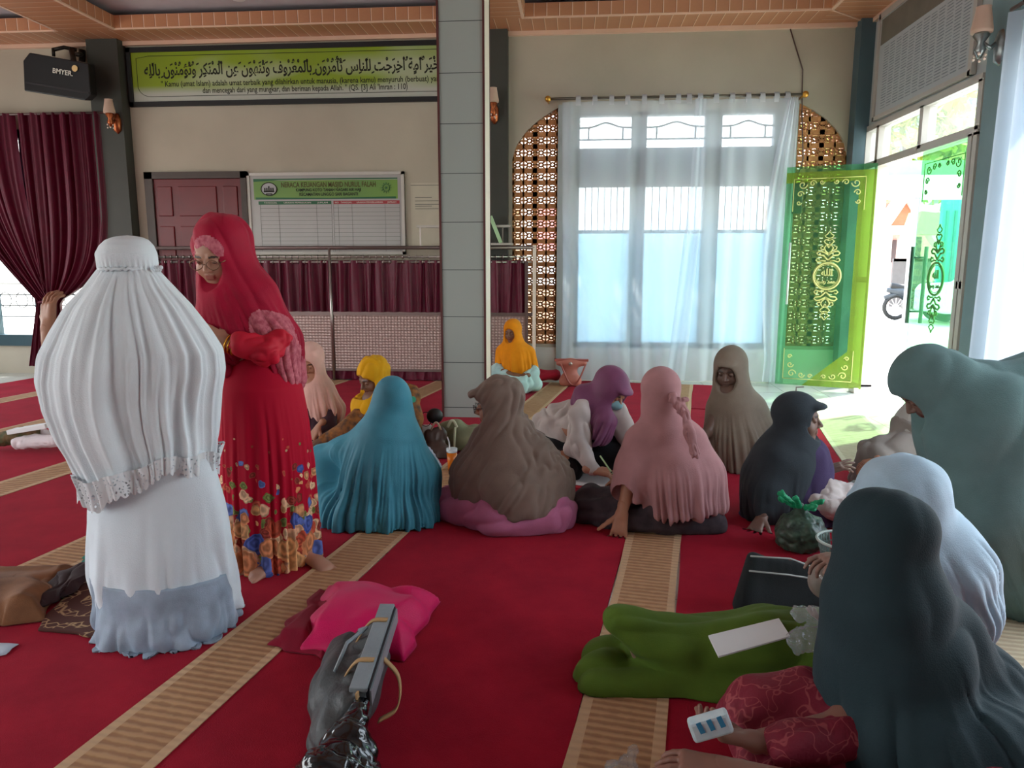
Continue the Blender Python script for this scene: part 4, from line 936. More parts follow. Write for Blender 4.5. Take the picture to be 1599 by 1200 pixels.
a = W(1440, 330, y=ysx+4); b = W(1478, 366, y=ysx+4); MB().prism([(a[0], a[2]), (b[0]+.8, b[2]+.6), (b[0]+.8, b[2]), (a[0]-.2, b[2])], (0, ysx+4, 0), (1, 0, 0), (0, 0, 1), (0, 1, 0)).build('side_roof', mat('yellow_green_roof', (196, 214, 150)), sp_)
# parked car
ycar = 19.
cr = thing('parked_car', 'white car parked outside behind the closed glass leaf', 'car', (W(1500, 480, y=ycar)[0], ycar, GZ))
a = W(1474, 478, y=ycar); mb = MB(); cx0 = a[0]
mb.prism([(0, .3), (0, .85), (.1, 1.0), (.9, 1.05), (1.5, 1.5), (3.2, 1.52), (3.9, 1.05), (4.3, .95), (4.35, .3)], (cx0, ycar, GZ), (1, 0, 0), (0, 0, 1), (0, 1.7, 0)); mb.build('body', mat('car_white', (226, 236, 236), rough=.25), cr, bevel=.06)
MB().prism([(1.0, 1.07), (1.52, 1.44), (3.1, 1.46), (3.65, 1.07)], (cx0, ycar-.01, GZ), (1, 0, 0), (0, 0, 1), (0, 1.72, 0)).build('window', mat('car_glass', (50, 70, 78), rough=.1), cr)
for dx in (.8, 3.5):
    for dy in (-.02, 1.55): MB().lathe([(.001, 0), (.33, 0), (.33, .2), (.001, .2)], (cx0+dx, ycar+dy+.2, GZ+.33), 20, M=Matrix.Rotation(math.pi/2, 3, 'X')).build('wheel', M_black, cr)
# motorbike
ym = 21.
mk = thing('motorbike', 'black motorbike parked on the street, seen through the open doorway', 'motorbike', (W(1415, 475, z=GZ)[0], ym, GZ))
def MK(px, py, o=0): return W(px, py, y=ym+o)
k = abs(MK(1450, 400)[0]-MK(1400, 400)[0])/50
def wheel(cx, cy):
    c = MK(cx, cy); mb = MB(); mb.tube([(c[0]+.30*math.cos(t), c[1], GZ+.36+.30*math.sin(t)) for t in np.linspace(0, 6.28, 25)[:-1]], .055, 8, closed=True); mb.build('wheel', M_black, mk, smooth=True)
    mb = MB()
    for t in np.linspace(0, 3.14, 7)[:-1]: mb.bar((c[0]+.27*math.cos(t), c[1], GZ+.36+.27*math.sin(t)), (c[0]-.27*math.cos(t), c[1], GZ+.36-.27*math.sin(t)), .02, .02)
    mb.lathe([(.02, -.05), (.07, -.05), (.07, .05), (.02, .05)], (c[0], c[1], GZ+.36), 12, M=Matrix.Rotation(math.pi/2, 3, 'X')); mb.build('spokes', M_steel, mk)
wheel(1400, 462); wheel(1462, 462)
cA = MK(1400, 450); cB = MK(1462, 450)
mb = MB(); L_ = cB[0]-cA[0]
mb.tube([(cA[0]-.25, ym, GZ+.82), (cA[0]+.1*L_, ym, GZ+.78), (cA[0]+.45*L_, ym, GZ+.66), (cA[0]+.7*L_, ym, GZ+.42), (cA[0]+.8*L_, ym, GZ+.6), (cA[0]+.88*L_, ym, GZ+.95)], [.06, .13, .14, .10, .1, .07], 10)
mb.tube([(cA[0]+.2*L_, ym, GZ+.45), (cA[0]+.55*L_, ym, GZ+.42)], .15, 10).tube([(cA[0]-.3, ym, GZ+.6), (cA[0], ym, GZ+.72), (cA[0]+.2, ym, GZ+.6)], .06, 8)
mb.build('body', mat('bike_dark', (54, 60, 66), rough=.3), mk, smooth=True)
MB().tube([(cA[0]-.15, ym, GZ+.93), (cA[0]+.45*L_, ym, GZ+.82)], [.09, .11], 10).build('seat', M_black, mk, smooth=True)
MB().tube([(cA[0]+.8*L_, ym-.3, GZ+1.08), (cA[0]+.9*L_, ym, GZ+1.0), (cA[0]+.8*L_, ym+.3, GZ+1.08)], .025, 8).tube([(cA[0]+.9*L_, ym, GZ+1.0), (cB[0], ym, GZ+.36)], .035, 8).build('handlebar', M_steel, mk, smooth=True)
MB().ball((cA[0]+.82*L_, ym-.32, GZ+1.2), (.07, .02, .05), 8).build('mirror', M_black, mk)
# trees
def leaves(name, lab, c, r, n, cols, seed, trunk=True):
    t = thing(name, lab, 'tree', (c[0], c[1], GZ), 'trees outside'); rs = np.random.RandomState(seed); mb = MB()
    for k in range(n):
        d = rs.normal(size=3); d /= np.linalg.norm(d); rr = rs.uniform(.45, 1)**.6; p = np.array(c)+d*np.array(r)*rr*(1+.25*math.sin(k*.7))
        a = rs.normal(size=3); a = a/np.linalg.norm(a)*rs.uniform(.22, .5); b = np.cross(a, rs.normal(size=3)); b = b/np.linalg.norm(b)*np.linalg.norm(a)*.55
        mb.cur = rs.randint(0, len(cols)); mb.add([p-a, p+b, p+a, p-b], [(0, 1, 2, 3)])
    mb.build('foliage', [cloth('leaf_%d_%d' % (seed, i), q, tl=.4) for i, q in enumerate(cols)], t)
    MB().tube([(c[0], c[1], GZ), (c[0]+.2, c[1], c[2]*.6), (c[0], c[1], c[2])], [.22, .16, .08], 8).build('trunk', mat('bark', (110, 92, 74), bump=.5), t, smooth=True)
c1 = W(1412, 225, y=42.); leaves('broadleaf_tree', 'yellow green tree above the doorway transom, nearer the corner column', c1, (4.6, 2.2, 3.3), 1800, [(176, 186, 90), (206, 206, 130), (140, 156, 84)], 1)
c2 = W(1500, 190, y=47.); leaves('broadleaf_tree', 'pale green tree behind the right transom pane', c2, (5.4, 2.2, 4), 1800, [(150, 190, 160), (190, 216, 196), (120, 164, 130)], 2)
# street banner seen faintly through the back window
sb = thing('street_banner', 'white and red shop banner standing outside behind the sheer curtain', 'banner', (.9, 12.5, .9))
MB().box((-.9, 12.5, 1.0), (2.9, 12.53, 2.6)).build('sheet', mat('banner_white', (232, 236, 238)), sb)
MB().prism([(-.65, 1.55), (-.3, 1.55), (-.1, 2.3), (-.65, 2.35)], (0, 12.49, 0), (1, 0, 0), (0, 0, 1), (0, .008, 0)).build('red_shape', mat('banner_red', (236, 150, 150)), sb)
text_mesh('print', 'Surya', .42, (.3, 12.488, 1.75), (1, 0, .12), (0, 0, 1), mat('print_pale', (206, 214, 204)), sb, .002, bold=.01)
text_mesh('print', '168', .36, (1.6, 12.488, 1.95), (1, 0, 0), (0, 0, 1), mat('print_blue', (190, 208, 220)), sb, .002, bold=.01)
for x in (-.9, 2.9): MB().box((x-.03, 12.53, GZ), (x+.03, 12.58, 2.6)).build('post', M_dsteel, sb)
# ================================================================ PEOPLE
def rp(n, y): return n*y/1155.
class Fr:   # head frame
    def __init__(s, c, f, up=(0, 0, 1), sc=1.):
        s.c = np.array(c, float); s.f = unit(f); s.r = unit(np.cross(s.f, up)); s.u = np.cross(s.r, s.f); s.s = sc
        s.R = np.stack([s.r, s.f, s.u], 1)
    def P(s, x, y, z): return s.c+s.s*(s.r*x+s.f*y+s.u*z)
FINE = []
def head(F0, H, neck_to=None):
    F = Field(H.c-.19*H.s, H.c+.19*H.s, .0036); FINE.append(F)
    if neck_to is not None: F0.cap(H.P(0, -.02, -.06), neck_to, .050*H.s, .06, .03)
    F0.ell(H.P(0, -.012, .03), np.array((.066, .083, .075))*H.s, H.R, .02)
    s = H.s; E = lambda c, r, k=.012, m='u': F.ell(H.P(*c), np.array(r)*s, H.R, k*s, m); K = lambda a, b, ra, rb, k=.008: F.cap(H.P(*a), H.P(*b), ra*s, rb*s, k*s)
    E((0, -.012, .035), (.075, .093, .085)); E((0, .022, -.032), (.061, .066, .074), .02); K((-.012, .06, -.088), (.012, .06, -.088), .02, .02, .02)
    for q in (-1, 1): E((q*.036, .052, -.032), (.024, .026, .026), .02); K((q*.012, .080, .022), (q*.045, .068, .020), .009, .008, .012); E((q*.076, -.005, -.01), (.009, .02, .03), .008)
    for q in (-1, 1): E((q*.031, .094, .004), (.017, .014, .011), .010, 's'); E((q*.031, .073, .004), (.0135, .0135, .0125), .003)
    K((0, .082, .012), (0, .103, -.022), .007, .010, .010)
    for q in (-1, 1): E((q*.011, .092, -.027), (.008, .009, .007), .006)
    K((-.014, .083, -.050), (.014, .083, -.050), .006, .006, .005); K((-.012, .082, -.061), (.012, .082, -.061), .007, .007, .005); F.cap(H.P(-.02, .093, -.0555), H.P(.02, .093, -.0555), .0018*s, .0018*s, .003, 's')
    F.cap(H.P(0, -.02, -.05), H.P(0, -.03, -.15), .052*s, .055*s, .03)
    for q in (-1, 1): E((q*.031, .0885, .001), (.0105, .007, .0018), .002, 's')
def tone(vs, base, H=None, lips=None, brow=(52, 38, 32)):
    lips = lips or (base[0]*.9, base[1]*.70, base[2]*.72); c = np.tile(np.array(lin(base)), (len(vs), 1)); c *= (1+.08*(vnoise(vs[:, 0]*40, vs[:, 1]*40, vs[:, 2]*40)-.5))[:, None]
    if H is not None:
        q = (vs-H.c)@H.R/H.s; x, y, z = q[:, 0], q[:, 1], q[:, 2]
        m = (np.abs(x) < .022) & (y > .075) & (np.abs(z+.0555) < .012-.25*np.abs(x)); c[m] = lin(lips)
        m = (np.abs(x) > .014) & (np.abs(x) < .046) & (y > .055) & (np.abs(z-.0245+.08*np.abs(np.abs(x)-.03)) < .0042); c[m] = lin(brow)
        m = (((np.abs(x)-.031)/.0115)**2+((z-.001)/.0028)**2 < 1) & (y > .06); c[m] = lin((60, 42, 36))
    return c
_sk = bpy.data.materials.new('skin'); _sk.use_nodes = True
_at = _sk.node_tree.nodes.new('ShaderNodeAttribute'); _at.attribute_name = 'tone'; _b = _sk.node_tree.nodes['Principled BSDF']
_sk.node_tree.links.new(_at.outputs['Color'], _b.inputs['Base Color']); _b.inputs['Roughness'].default_value = .5; _b.inputs['Subsurface Weight'].default_value = .06; _b.inputs['Subsurface Radius'].default_value = (.02, .008, .005); _b.inputs['Subsurface Scale'].default_value = .5
def hood(F, H, puff=1., chin=True):
    s = H.s*puff; E = lambda c, r, k=.03, m='u': F.ell(H.c+s*(H.r*c[0]+H.f*c[1]+H.u*c[2]), np.array(r)*s, H.R, k*s, m)
    E((0, -.016, .032), (.086, .108, .098)); E((0, .008, -.045), (.074, .076, .082), .025)
    if chin: E((0, .028, -.108), (.056, .05, .034), .03)
def face_cut(F, H, w_=.056, brim=.0):
    cy = .122 if w_ < .07 else .106
    if brim: F.ell(H.P(0, .072+brim, .070), np.array((.058, .045, .020))*H.s, H.R, .02)
    F.ell(H.P(0, cy, -.016), np.array((w_+.014, .086, .080))*H.s, H.R, .006, 's')
    if brim:
        P = [H.P(.062*math.sin(a), cy-.054+brim*1.6*max(0, math.cos(a))**1.5, -.016+.082*math.cos(a)) for a in np.linspace(-1.6, 1.6, 17)]
        F.chain(P, [.007*H.s]*17, .008)
def eyes(H, root, iris=(40, 26, 20)):
    wm = mat('eye_white', (205, 198, 190), rough=.2, var=0); im = mat('eye_iris_%d' % iris[0], iris, rough=.15, var=0)
    for q in (-1, 1):
        mb = MB(); c = H.P(q*.031, .0735, .002); mb.ball(c, .0125*H.s, 10); mb.cur = 1; mb.ball(H.P(q*.031, .0815, .000), .0056*H.s, 8); mb.build('eye', [wm, im], root, smooth=True)
def glasses(H, root, m):
    mb = MB(); s = H.s
    for q in (-1, 1):
        mb.tube([H.P(q*.033+.026*math.cos(t)*(1-.1*abs(math.sin(t))), .108-.006*abs(math.cos(t)), .0+.019*math.sin(t)) for t in np.linspace(0, 6.28, 21)[:-1]], .0017*s, 6, closed=True)
        mb.tube([H.P(q*.060, .100, .006), H.P(q*.074, .05, .006), H.P(q*.078, 0, .0)], .0017*s, 6)
    mb.tube([H.P(-.008, .11, .004), H.P(0, .113, .006), H.P(.008, .11, .004)], .0017*s, 6)
    mb.build('glasses', m, root, smooth=True)
def hand(F0, w_, d, pn, side=1, s=1., curl=(.35, .4, .45, .5), spread=.10, thumb=.5):
    w0 = np.array(w_, float); F = Field(w0-.22*s, w0+.22*s, .0042); FINE.append(F); F.cap(w0-unit(d)*.05, w0+unit(d)*.01, .026*s, .024*s, .0)
    d = unit(d); pn = unit(np.array(pn)-d*np.dot(pn, d)); sd = np.cross(d, pn)*side; w_ = np.array(w_, float)
    for o in (-.024, 0, .024): F.cap(w_+sd*o*.55*s, w_+d*.082*s+sd*o*s, .017*s, .0145*s, .012*s)
    for i, (o, L) in enumerate(((.031, .072), (.0105, .080), (-.0105, .075), (-.031, .060))):
        p = w_+d*.082*s+sd*o*s; dd = unit(d+sd*spread*(1.5-i)*.7); a = 0
        for j, (l, r) in enumerate(((.45, .0084), (.30, .0077), (.25, .0070))):
            a += curl[i]*(.7 if j == 0 else 1); q = p+(dd*math.cos(a)+pn*math.sin(a))*L*l*s
            F.cap(p, q, r*s, (r-.0007)*s, .003*s); p = q
    p = w_+d*.018*s+sd*.024*s; t = unit(d*.75+sd*.75+pn*.25)
    for l, r in ((.042, .013), (.032, .0105), (.027, .009)):
        q = p+t*l*s; F.cap(p, q, r*s, (r-.001)*s, .006*s); p = q; t = unit(t+d*.25*thumb+pn*.35*thumb)
def foot(F0, heel, toe, s=1.):
    F = Field((np.array(heel)+np.array(toe))/2-.2, (np.array(heel)+np.array(toe))/2+.2, .0045); FINE.append(F)
    h = np.array(heel, float); t = np.array(toe, float); d = unit(t-h); sd = unit(np.cross((0, 0, 1), d)); L = np.linalg.norm(t-h)
    F.cap(h+V(0, 0, .012), h+d*L*.72, .034*s, .030*s, .02, flat=((0, 0, 1), 1.25)); F.cap(h+d*L*.5+V(0, 0, .02), h+d*L*.72, .03*s, .036*s, .02, flat=((0, 0, 1), 1.6))
    for i, (o, l) in enumerate(((.026, 1.), (.010, .97), (-.004, .93), (-.017, .88), (-.029, .82))):
        F.cap(h+d*L*.72+sd*o*s, h+d*L*l+sd*o*s*1.05-V(0, 0, .006), .0125*s if i == 0 else .0095*s, .011*s if i == 0 else .008*s, .005)
def px_line(pts, r, ymax=9.):
    pts = [np.array(p, float) for p in pts]
    def f(vs):
        q = proj_px(vs); d = np.full(len(vs), 9e3)
        for a, b in zip(pts[:-1], pts[1:]):
            ab = b-a; t = np.clip(((q-a)@ab)/(ab@ab), 0, 1); d = np.minimum(d, np.linalg.norm(q-a-t[:, None]*ab, axis=1))
        return ((d < r) & (vs[:, 1] < ymax)).astype(float)
    return f
def split_obj(vs, fs, mask, n1, m1, n2, m2, root, push=.003):
    q = mask(vs); fm = q[fs].mean(1) > .5
    N = normals(vs, fs); v2 = vs+N*(push*q)[:, None]
    def sub(v, f):
        u, inv = np.unique(f, return_inverse=True); return v[u], inv.reshape(f.shape)
    a = sub(vs, fs[~fm]); np_mesh(n1, a[0], a[1], m1, root)
    if fm.any(): b = sub(v2, fs[fm]); o = np_mesh(n2, b[0], b[1], m2, root)
def near_line(pts, r):
    pts = [np.array(p, float) for p in pts]
    def f(vs):
        d = np.full(len(vs), 9.)
        for a, b in zip(pts[:-1], pts[1:]):
            ab = b-a; t = np.clip(((vs-a)@ab)/(ab@ab), 0, 1); d = np.minimum(d, np.linalg.norm(vs-a-t[:, None]*ab, axis=1))
        return (d < r).astype(float)
    return f
def loft(rows, y0, nth=160, nz=90, fold=None, hem=None, yoff=None, close_top=True):
    """rows: (pixel row, left px, right px, depth radius) measured on the plane y0 -> draped tube in room coordinates"""
    R = []
    for r in rows:
        a = W(r[1], r[0], y=y0); a1 = W(r[1], r[0], y=y0+(yoff or 0)); b = W(r[2], r[0], y=y0+(yoff or 0)); R.append(((a1[0]+b[0])/2, (b[0]-a1[0])/2, a[2], r[3]))
    R = np.array(R); T = np.linspace(0, 1, len(R)); t = np.linspace(0, 1, nz)
    cs = [np.interp(t, T, R[:, i]) for i in range(4)]
    for i in range(4):
        for _ in range(2): cs[i][1:-1] = (cs[i][:-2]+2*cs[i][1:-1]+cs[i][2:])/4
    th = np.linspace(0, 2*np.pi, nth, endpoint=False); TT, TH = np.meshgrid(t, th, indexing='ij')
    cx, rx, cz, ry = [np.repeat(c[:, None], nth, 1) for c in cs]
    f = fold(TH, TT) if fold is not None else 0
    X = cx+(rx+f)*np.cos(TH); Y = y0+(yoff or 0)+(ry+f)*np.sin(TH); Z = cz+(hem(TH, TT) if hem is not None else 0)
    vs = np.stack([X, Y, Z], -1).reshape(-1, 3); i = np.arange(nz-1)[:, None]; j = np.arange(nth)[None]
    a = i*nth+j; b = i*nth+(j+1) % nth; fs = np.stack([a, a+nth, b+nth, b], -1).reshape(-1, 4)
    if close_top:
        c = len(vs); vs = np.vstack([vs, [[R[0, 0], y0+(yoff or 0), R[0, 2]+.002]]]); j = np.arange(nth)
        fs = np.vstack([fs, np.stack([np.full(nth, c), j, (j+1) % nth, np.full(nth, c)], -1)])
    return vs, fs
def loft_obj(name, m, root, L, solid=.004):
    vs, fs = L; me = bpy.data.meshes.new(name); b = base_of(root); vs = vs.copy(); vs[:, 2] = np.maximum(vs[:, 2], .012)
    me.from_pydata([tuple(v) for v in (vs-b)], [], [tuple(dict.fromkeys(int(i) for i in f)) for f in fs]); me.materials.append(m)
    o = link_mesh(name, me, root, None, True)
    if solid: md = o.modifiers.new('thick', 'SOLIDIFY'); md.thickness = solid; md.offset = -1
    return o
def ring_fold(n, amp, seed, start=0., full=1., drift=1.5, asym=0.):
    def f(TH, T):
        q = n/6.28; c, s_ = np.cos(TH), np.sin(TH)
        a = vnoise(c*q*1.5+9+seed*3, s_*q*1.5+13, T*drift+seed)*.6+vnoise(c*q*3+3+seed, s_*q*3+7, T*drift*1.3)*.4
        g = np.clip((T-start)/(full-start), 0, 1); return (np.sqrt((2*a-1)**2+.0008)*2.3-.8)*amp*g
    return f
def person(lab, base, grp=None): return thing('person', lab, 'person', base, grp)
LIPS = [None]
def skin_obj(F, root, base, H=None, it=1):
    vs, fs = F.mesh(); vs = relax(vs, fs, it, .4); parts = [(vs, fs)]
    for G in FINE:
        a, b = G.mesh(); parts.append((relax(a, b, 1, .3), b))
    FINE.clear(); k = 0; V_, F_ = [], []
    for a, b in parts: V_.append(a); F_.append(b+k); k += len(a)
    vs = np.vstack(V_); fs = np.vstack(F_); vs[:, 2] = np.maximum(vs[:, 2], .009)
    return np_mesh('body', vs, fs, _sk, root, True, tone(vs, base, H, LIPS[0]))
SK = (168, 118, 92)
ONLY = None
# ---------------------------------------------------------------- 1 woman in the long white prayer veil, standing, back to us
def white_woman():
    y0 = 2.5; root = person('woman standing with her back to us in a long white prayer veil with lace hem', W(262, 985, z=0))
    Q = lambda x, y, o=0: W(x, y, y=y0+o+.14)
    lo = V(-2.15, 2.0, 0); hi = V(-.95, 3.0, 1.55); F = Field(lo, hi, .007); H = Fr(Q(199, 421, 0), (.25, 1, -.15), sc=.86); nk = Q(200, 480)
    head(F, H, nk); F.cap(Q(202, 530), Q(215, 700), .11, .11, .05); F.cap(Q(160, 510), Q(250, 510), .05, .05, .06)
    F.chain([Q(155, 515), Q(88, 585, .0), Q(76, 512, -.02)], [.05, .042, .028], .03); hand(F, Q(76, 512, -.02), (-.05, .2, 1), (.4, 1, .2), 1)
    F.chain([Q(270, 505), Q(312, 585, .03), Q(285, 560, .2)], [.05, .042, .028], .03); hand(F, Q(285, 560, .2), (-.4, .9, .2), (0, -.3, -1), -1)
    for x in (225, 300): p = Q(x, 985); F.chain([Q(240, 720), Q(x, 850), V(p[0], p[1], .08)], [.11, .08, .045], .04); foot(F, V(p[0], p[1]-.03, .045), V(p[0], p[1]+.18, .03))
    skin_obj(F, root, SK, H)
    M = cloth('mukena_white', (226, 236, 242), var=.03, sheen=.1, tl=.08); M2 = cloth('mukena_skirt', (220, 232, 240), var=.03, tl=.05)
    rows = [(366, 192, 206, .02), (368, 179, 219, .045), (373, 168, 229, .068), (382, 160, 236, .088), (396, 154, 241, .102), (416, 157, 243, .098), (421, 158, 242, .094), (430, 150, 251, .11), (450, 130, 272, .15), (480, 103, 298, .19), (520, 80, 326, .23), (555, 60, 347, .25), (590, 54, 351, .255), (630, 62, 346, .25), (680, 84, 345, .25), (720, 108, 345, .245), (758, 132, 342, .24)]
    def fold(TH, T):
        g = ring_fold(15, .038, 1, .40, .85, 1.5)(TH, T)+ring_fold(34, .014, 4, .38, .7, 1.0)(TH, T)
        g = g+.0022*np.sin(TH*34)*np.exp(-((T-.36)/.06)**2); return g
    def hem(TH, T): return np.clip((T-.6)/.4, 0, 1)**1.5*(.060*np.cos(TH)-.025*np.sin(TH*3+1)-.012*np.sin(TH*9)-.03)
    rows = [(r[0] if r[0] < 640 else 640+(r[0]-640)*.80, r[1]+(8 if r[0] > 440 else 0), r[2]-(6 if r[0] > 440 else 0), r[3]*.92) for r in rows]
    loft_obj('prayer_veil', M, root, loft(rows, y0, 300, 170, fold, hem, yoff=.14))
    # lace border: last rows continued, pierced material
    ml = bpy.data.materials.new('lace'); ml.use_nodes = True; n = ml.node_tree.nodes; l = ml.node_tree.links; b = n['Principled BSDF']; b.inputs['Base Color'].default_value = (*lin((216, 222, 226)), 1); b.inputs['Roughness'].default_value = .9
    t = n.new('ShaderNodeTexCoord'); vo = n.new('ShaderNodeTexVoronoi'); vo.feature = 'DISTANCE_TO_EDGE'; vo.inputs['Scale'].default_value = 85; l.new(t.outputs['Object'], vo.inputs['Vector'])
    r = n.new('ShaderNodeMath'); r.operation = 'LESS_THAN'; r.inputs[1].default_value = .27; l.new(vo.outputs['Distance'], r.inputs[0]); l.new(r.outputs[0], b.inputs['Alpha'])
    rw = [(700, 97, 347, .233), (758, 134, 343, .227), (778, 139, 344, .225)]
    def fold2(TH, T): return fold(TH, .88+.12*T)+.004
    def hem2(TH, T): return hem(TH, .9+.12*T)-T*(.004+.014*np.abs(np.sin(TH*34)))
    rr = [(720, 124, 341, .245), (733, 134, 340, .243), (748, 140, 339, .242)]
    loft_obj('lace_trim', ml, root, loft(rr, y0, 720, 10, fold2, hem2, yoff=.14, close_top=False), solid=0)
    mb = MB(); c = Q(200, 420); mb.tube([(c[0]+.118*math.cos(t)*.78, y0+.14+.097*math.sin(t), c[2]+.004*math.sin(t*25)) for t in np.linspace(0, 6.28, 60)[:-1]], .0065, 6, closed=True)
    for k in range(5): mb.ball(Q(243+k*2, 418+4*(k % 2), -.03), .008, 6)
    mb.build('gathered_band', M, root, smooth=True)
    rows = [(690, 175, 315, .12), (740, 158, 332, .14), (800, 146, 349, .17), (850, 147, 357, .20), (900, 150, 364, .225), (955, 163, 370, .235), (975, 166, 371, .235)]
    def f3(TH, T): return ring_fold(12, .022, 8, .2, .9, 2.2)(TH, T)
    def h3(TH, T): return T**2*(.045*np.cos(TH)-.03*np.cos(TH*2)-.03*np.sin(TH*3)+.01)
    loft_obj('prayer_skirt', M2, root, loft(rows, y0, 200, 90, f3, h3, yoff=.11))
    rows = [(900, 150, 355, .18), (940, 158, 362, .20), (975, 164, 368, .235), (1000, 166, 368, .25), (1003, 176, 352, .24)]
    def f4(TH, T): return ring_fold(16, .055, 12, .1, .9, 3.)(TH, T)
    def h4(TH, T): return T*.02*np.sin(TH*5+1)
    loft_obj('satin_hem', cloth('satin_grey', (150, 168, 186), rough=.35, var=.25, tl=0), root, loft(rows, y0, 240, 50, f4, h4, yoff=.07))
# ---------------------------------------------------------------- 2 woman in red
def floral_mat():
    m = bpy.data.materials.new('red_floral'); m.use_nodes = True; n = m.node_tree.nodes; l = m.node_tree.links; b = n['Principled BSDF']; b.inputs['Roughness'].default_value = .75; b.inputs['Specular IOR Level'].default_value = .2
    t = n.new('ShaderNodeTexCoord'); red = (*lin((172, 4, 42)), 1)
    sp = n.new('ShaderNodeSeparateXYZ'); l.new(t.outputs['Object'], sp.inputs[0])
    nzw = n.new('ShaderNodeTexNoise'); nzw.inputs['Scale'].default_value = 22; l.new(t.outputs['Object'], nzw.inputs['Vector'])
    def layer(scale, rad, zlo, zhi, cols, prev, seed):
        mp = n.new('ShaderNodeMapping'); mp.inputs['Location'].default_value = (seed, seed*2, seed*.7); l.new(t.outputs['Object'], mp.inputs[0])
        mixv = n.new('ShaderNodeMix'); mixv.data_type = 'VECTOR'; mixv.inputs[0].default_value = .035; l.new(mp.outputs[0], mixv.inputs[4]); l.new(nzw.outputs['Color'], mixv.inputs[5])
        v = n.new('ShaderNodeTexVoronoi'); v.inputs['Scale'].default_value = scale; l.new(mixv.outputs[1], v.inputs['Vector'])
        mr = n.new('ShaderNodeMapRange'); mr.inputs[1].default_value = zlo; mr.inputs[2].default_value = zhi; mr.inputs[3].default_value = rad; mr.inputs[4].default_value = 0; l.new(sp.outputs['Z'], mr.inputs[0])
        lt = n.new('ShaderNodeMath'); lt.operation = 'LESS_THAN'; l.new(v.outputs['Distance'], lt.inputs[0]); l.new(mr.outputs[0], lt.inputs[1])
        ss = n.new('ShaderNodeSeparateColor'); l.new(v.outputs['Color'], ss.inputs[0]); r = n.new('ShaderNodeValToRGB'); r.color_ramp.interpolation = 'CONSTANT'; e = r.color_ramp.elements
        e[0].color = (*lin(cols[0]), 1); e[1].position = 1/len(cols); e[1].color = (*lin(cols[1]), 1)
        for i in range(2, len(cols)): q = e.new(i/len(cols)); q.color = (*lin(cols[i]), 1)
        l.new(ss.outputs[0], r.inputs[0])
        # petals: rings inside the bloom
        mu = n.new('ShaderNodeMath'); mu.operation = 'MULTIPLY'; mu.inputs[1].default_value = 26; l.new(v.outputs['Distance'], mu.inputs[0]); si = n.new('ShaderNodeMath'); si.operation = 'SINE'; l.new(mu.outputs[0], si.inputs[0])
        mr2 = n.new('ShaderNodeMapRange'); mr2.inputs[1].default_value = -1; mr2.inputs[3].default_value = .55; mr2.inputs[4].default_value = 1.15; l.new(si.outputs[0], mr2.inputs[0])
        mm = n.new('ShaderNodeVectorMath'); mm.operation = 'SCALE'; l.new(r.outputs[0], mm.inputs[0]); l.new(mr2.outputs[0], mm.inputs['Scale'])
        mx = n.new('ShaderNodeMix'); mx.data_type = 'RGBA'; l.new(lt.outputs[0], mx.inputs[0])
        if prev is None: mx.inputs[6].default_value = red
        else: l.new(prev, mx.inputs[6])
        l.new(mm.outputs[0], mx.inputs[7]); return mx.outputs[2]
    a = layer(19, .75, .10, .72, [(120, 130, 70), (196, 90, 70), (226, 190, 150), (150, 60, 50)], None, 3)
    a = layer(12, .72, .05, .66, [(78, 96, 168), (214, 158, 110), (104, 124, 190), (222, 176, 140), (190, 84, 60)], a, 7)
    a = layer(9.5, .62, .05, .46, [(226, 170, 116), (96, 116, 186), (214, 140, 96), (232, 196, 160)], a, 12)
    l.new(a, b.inputs['Base Color']); return m
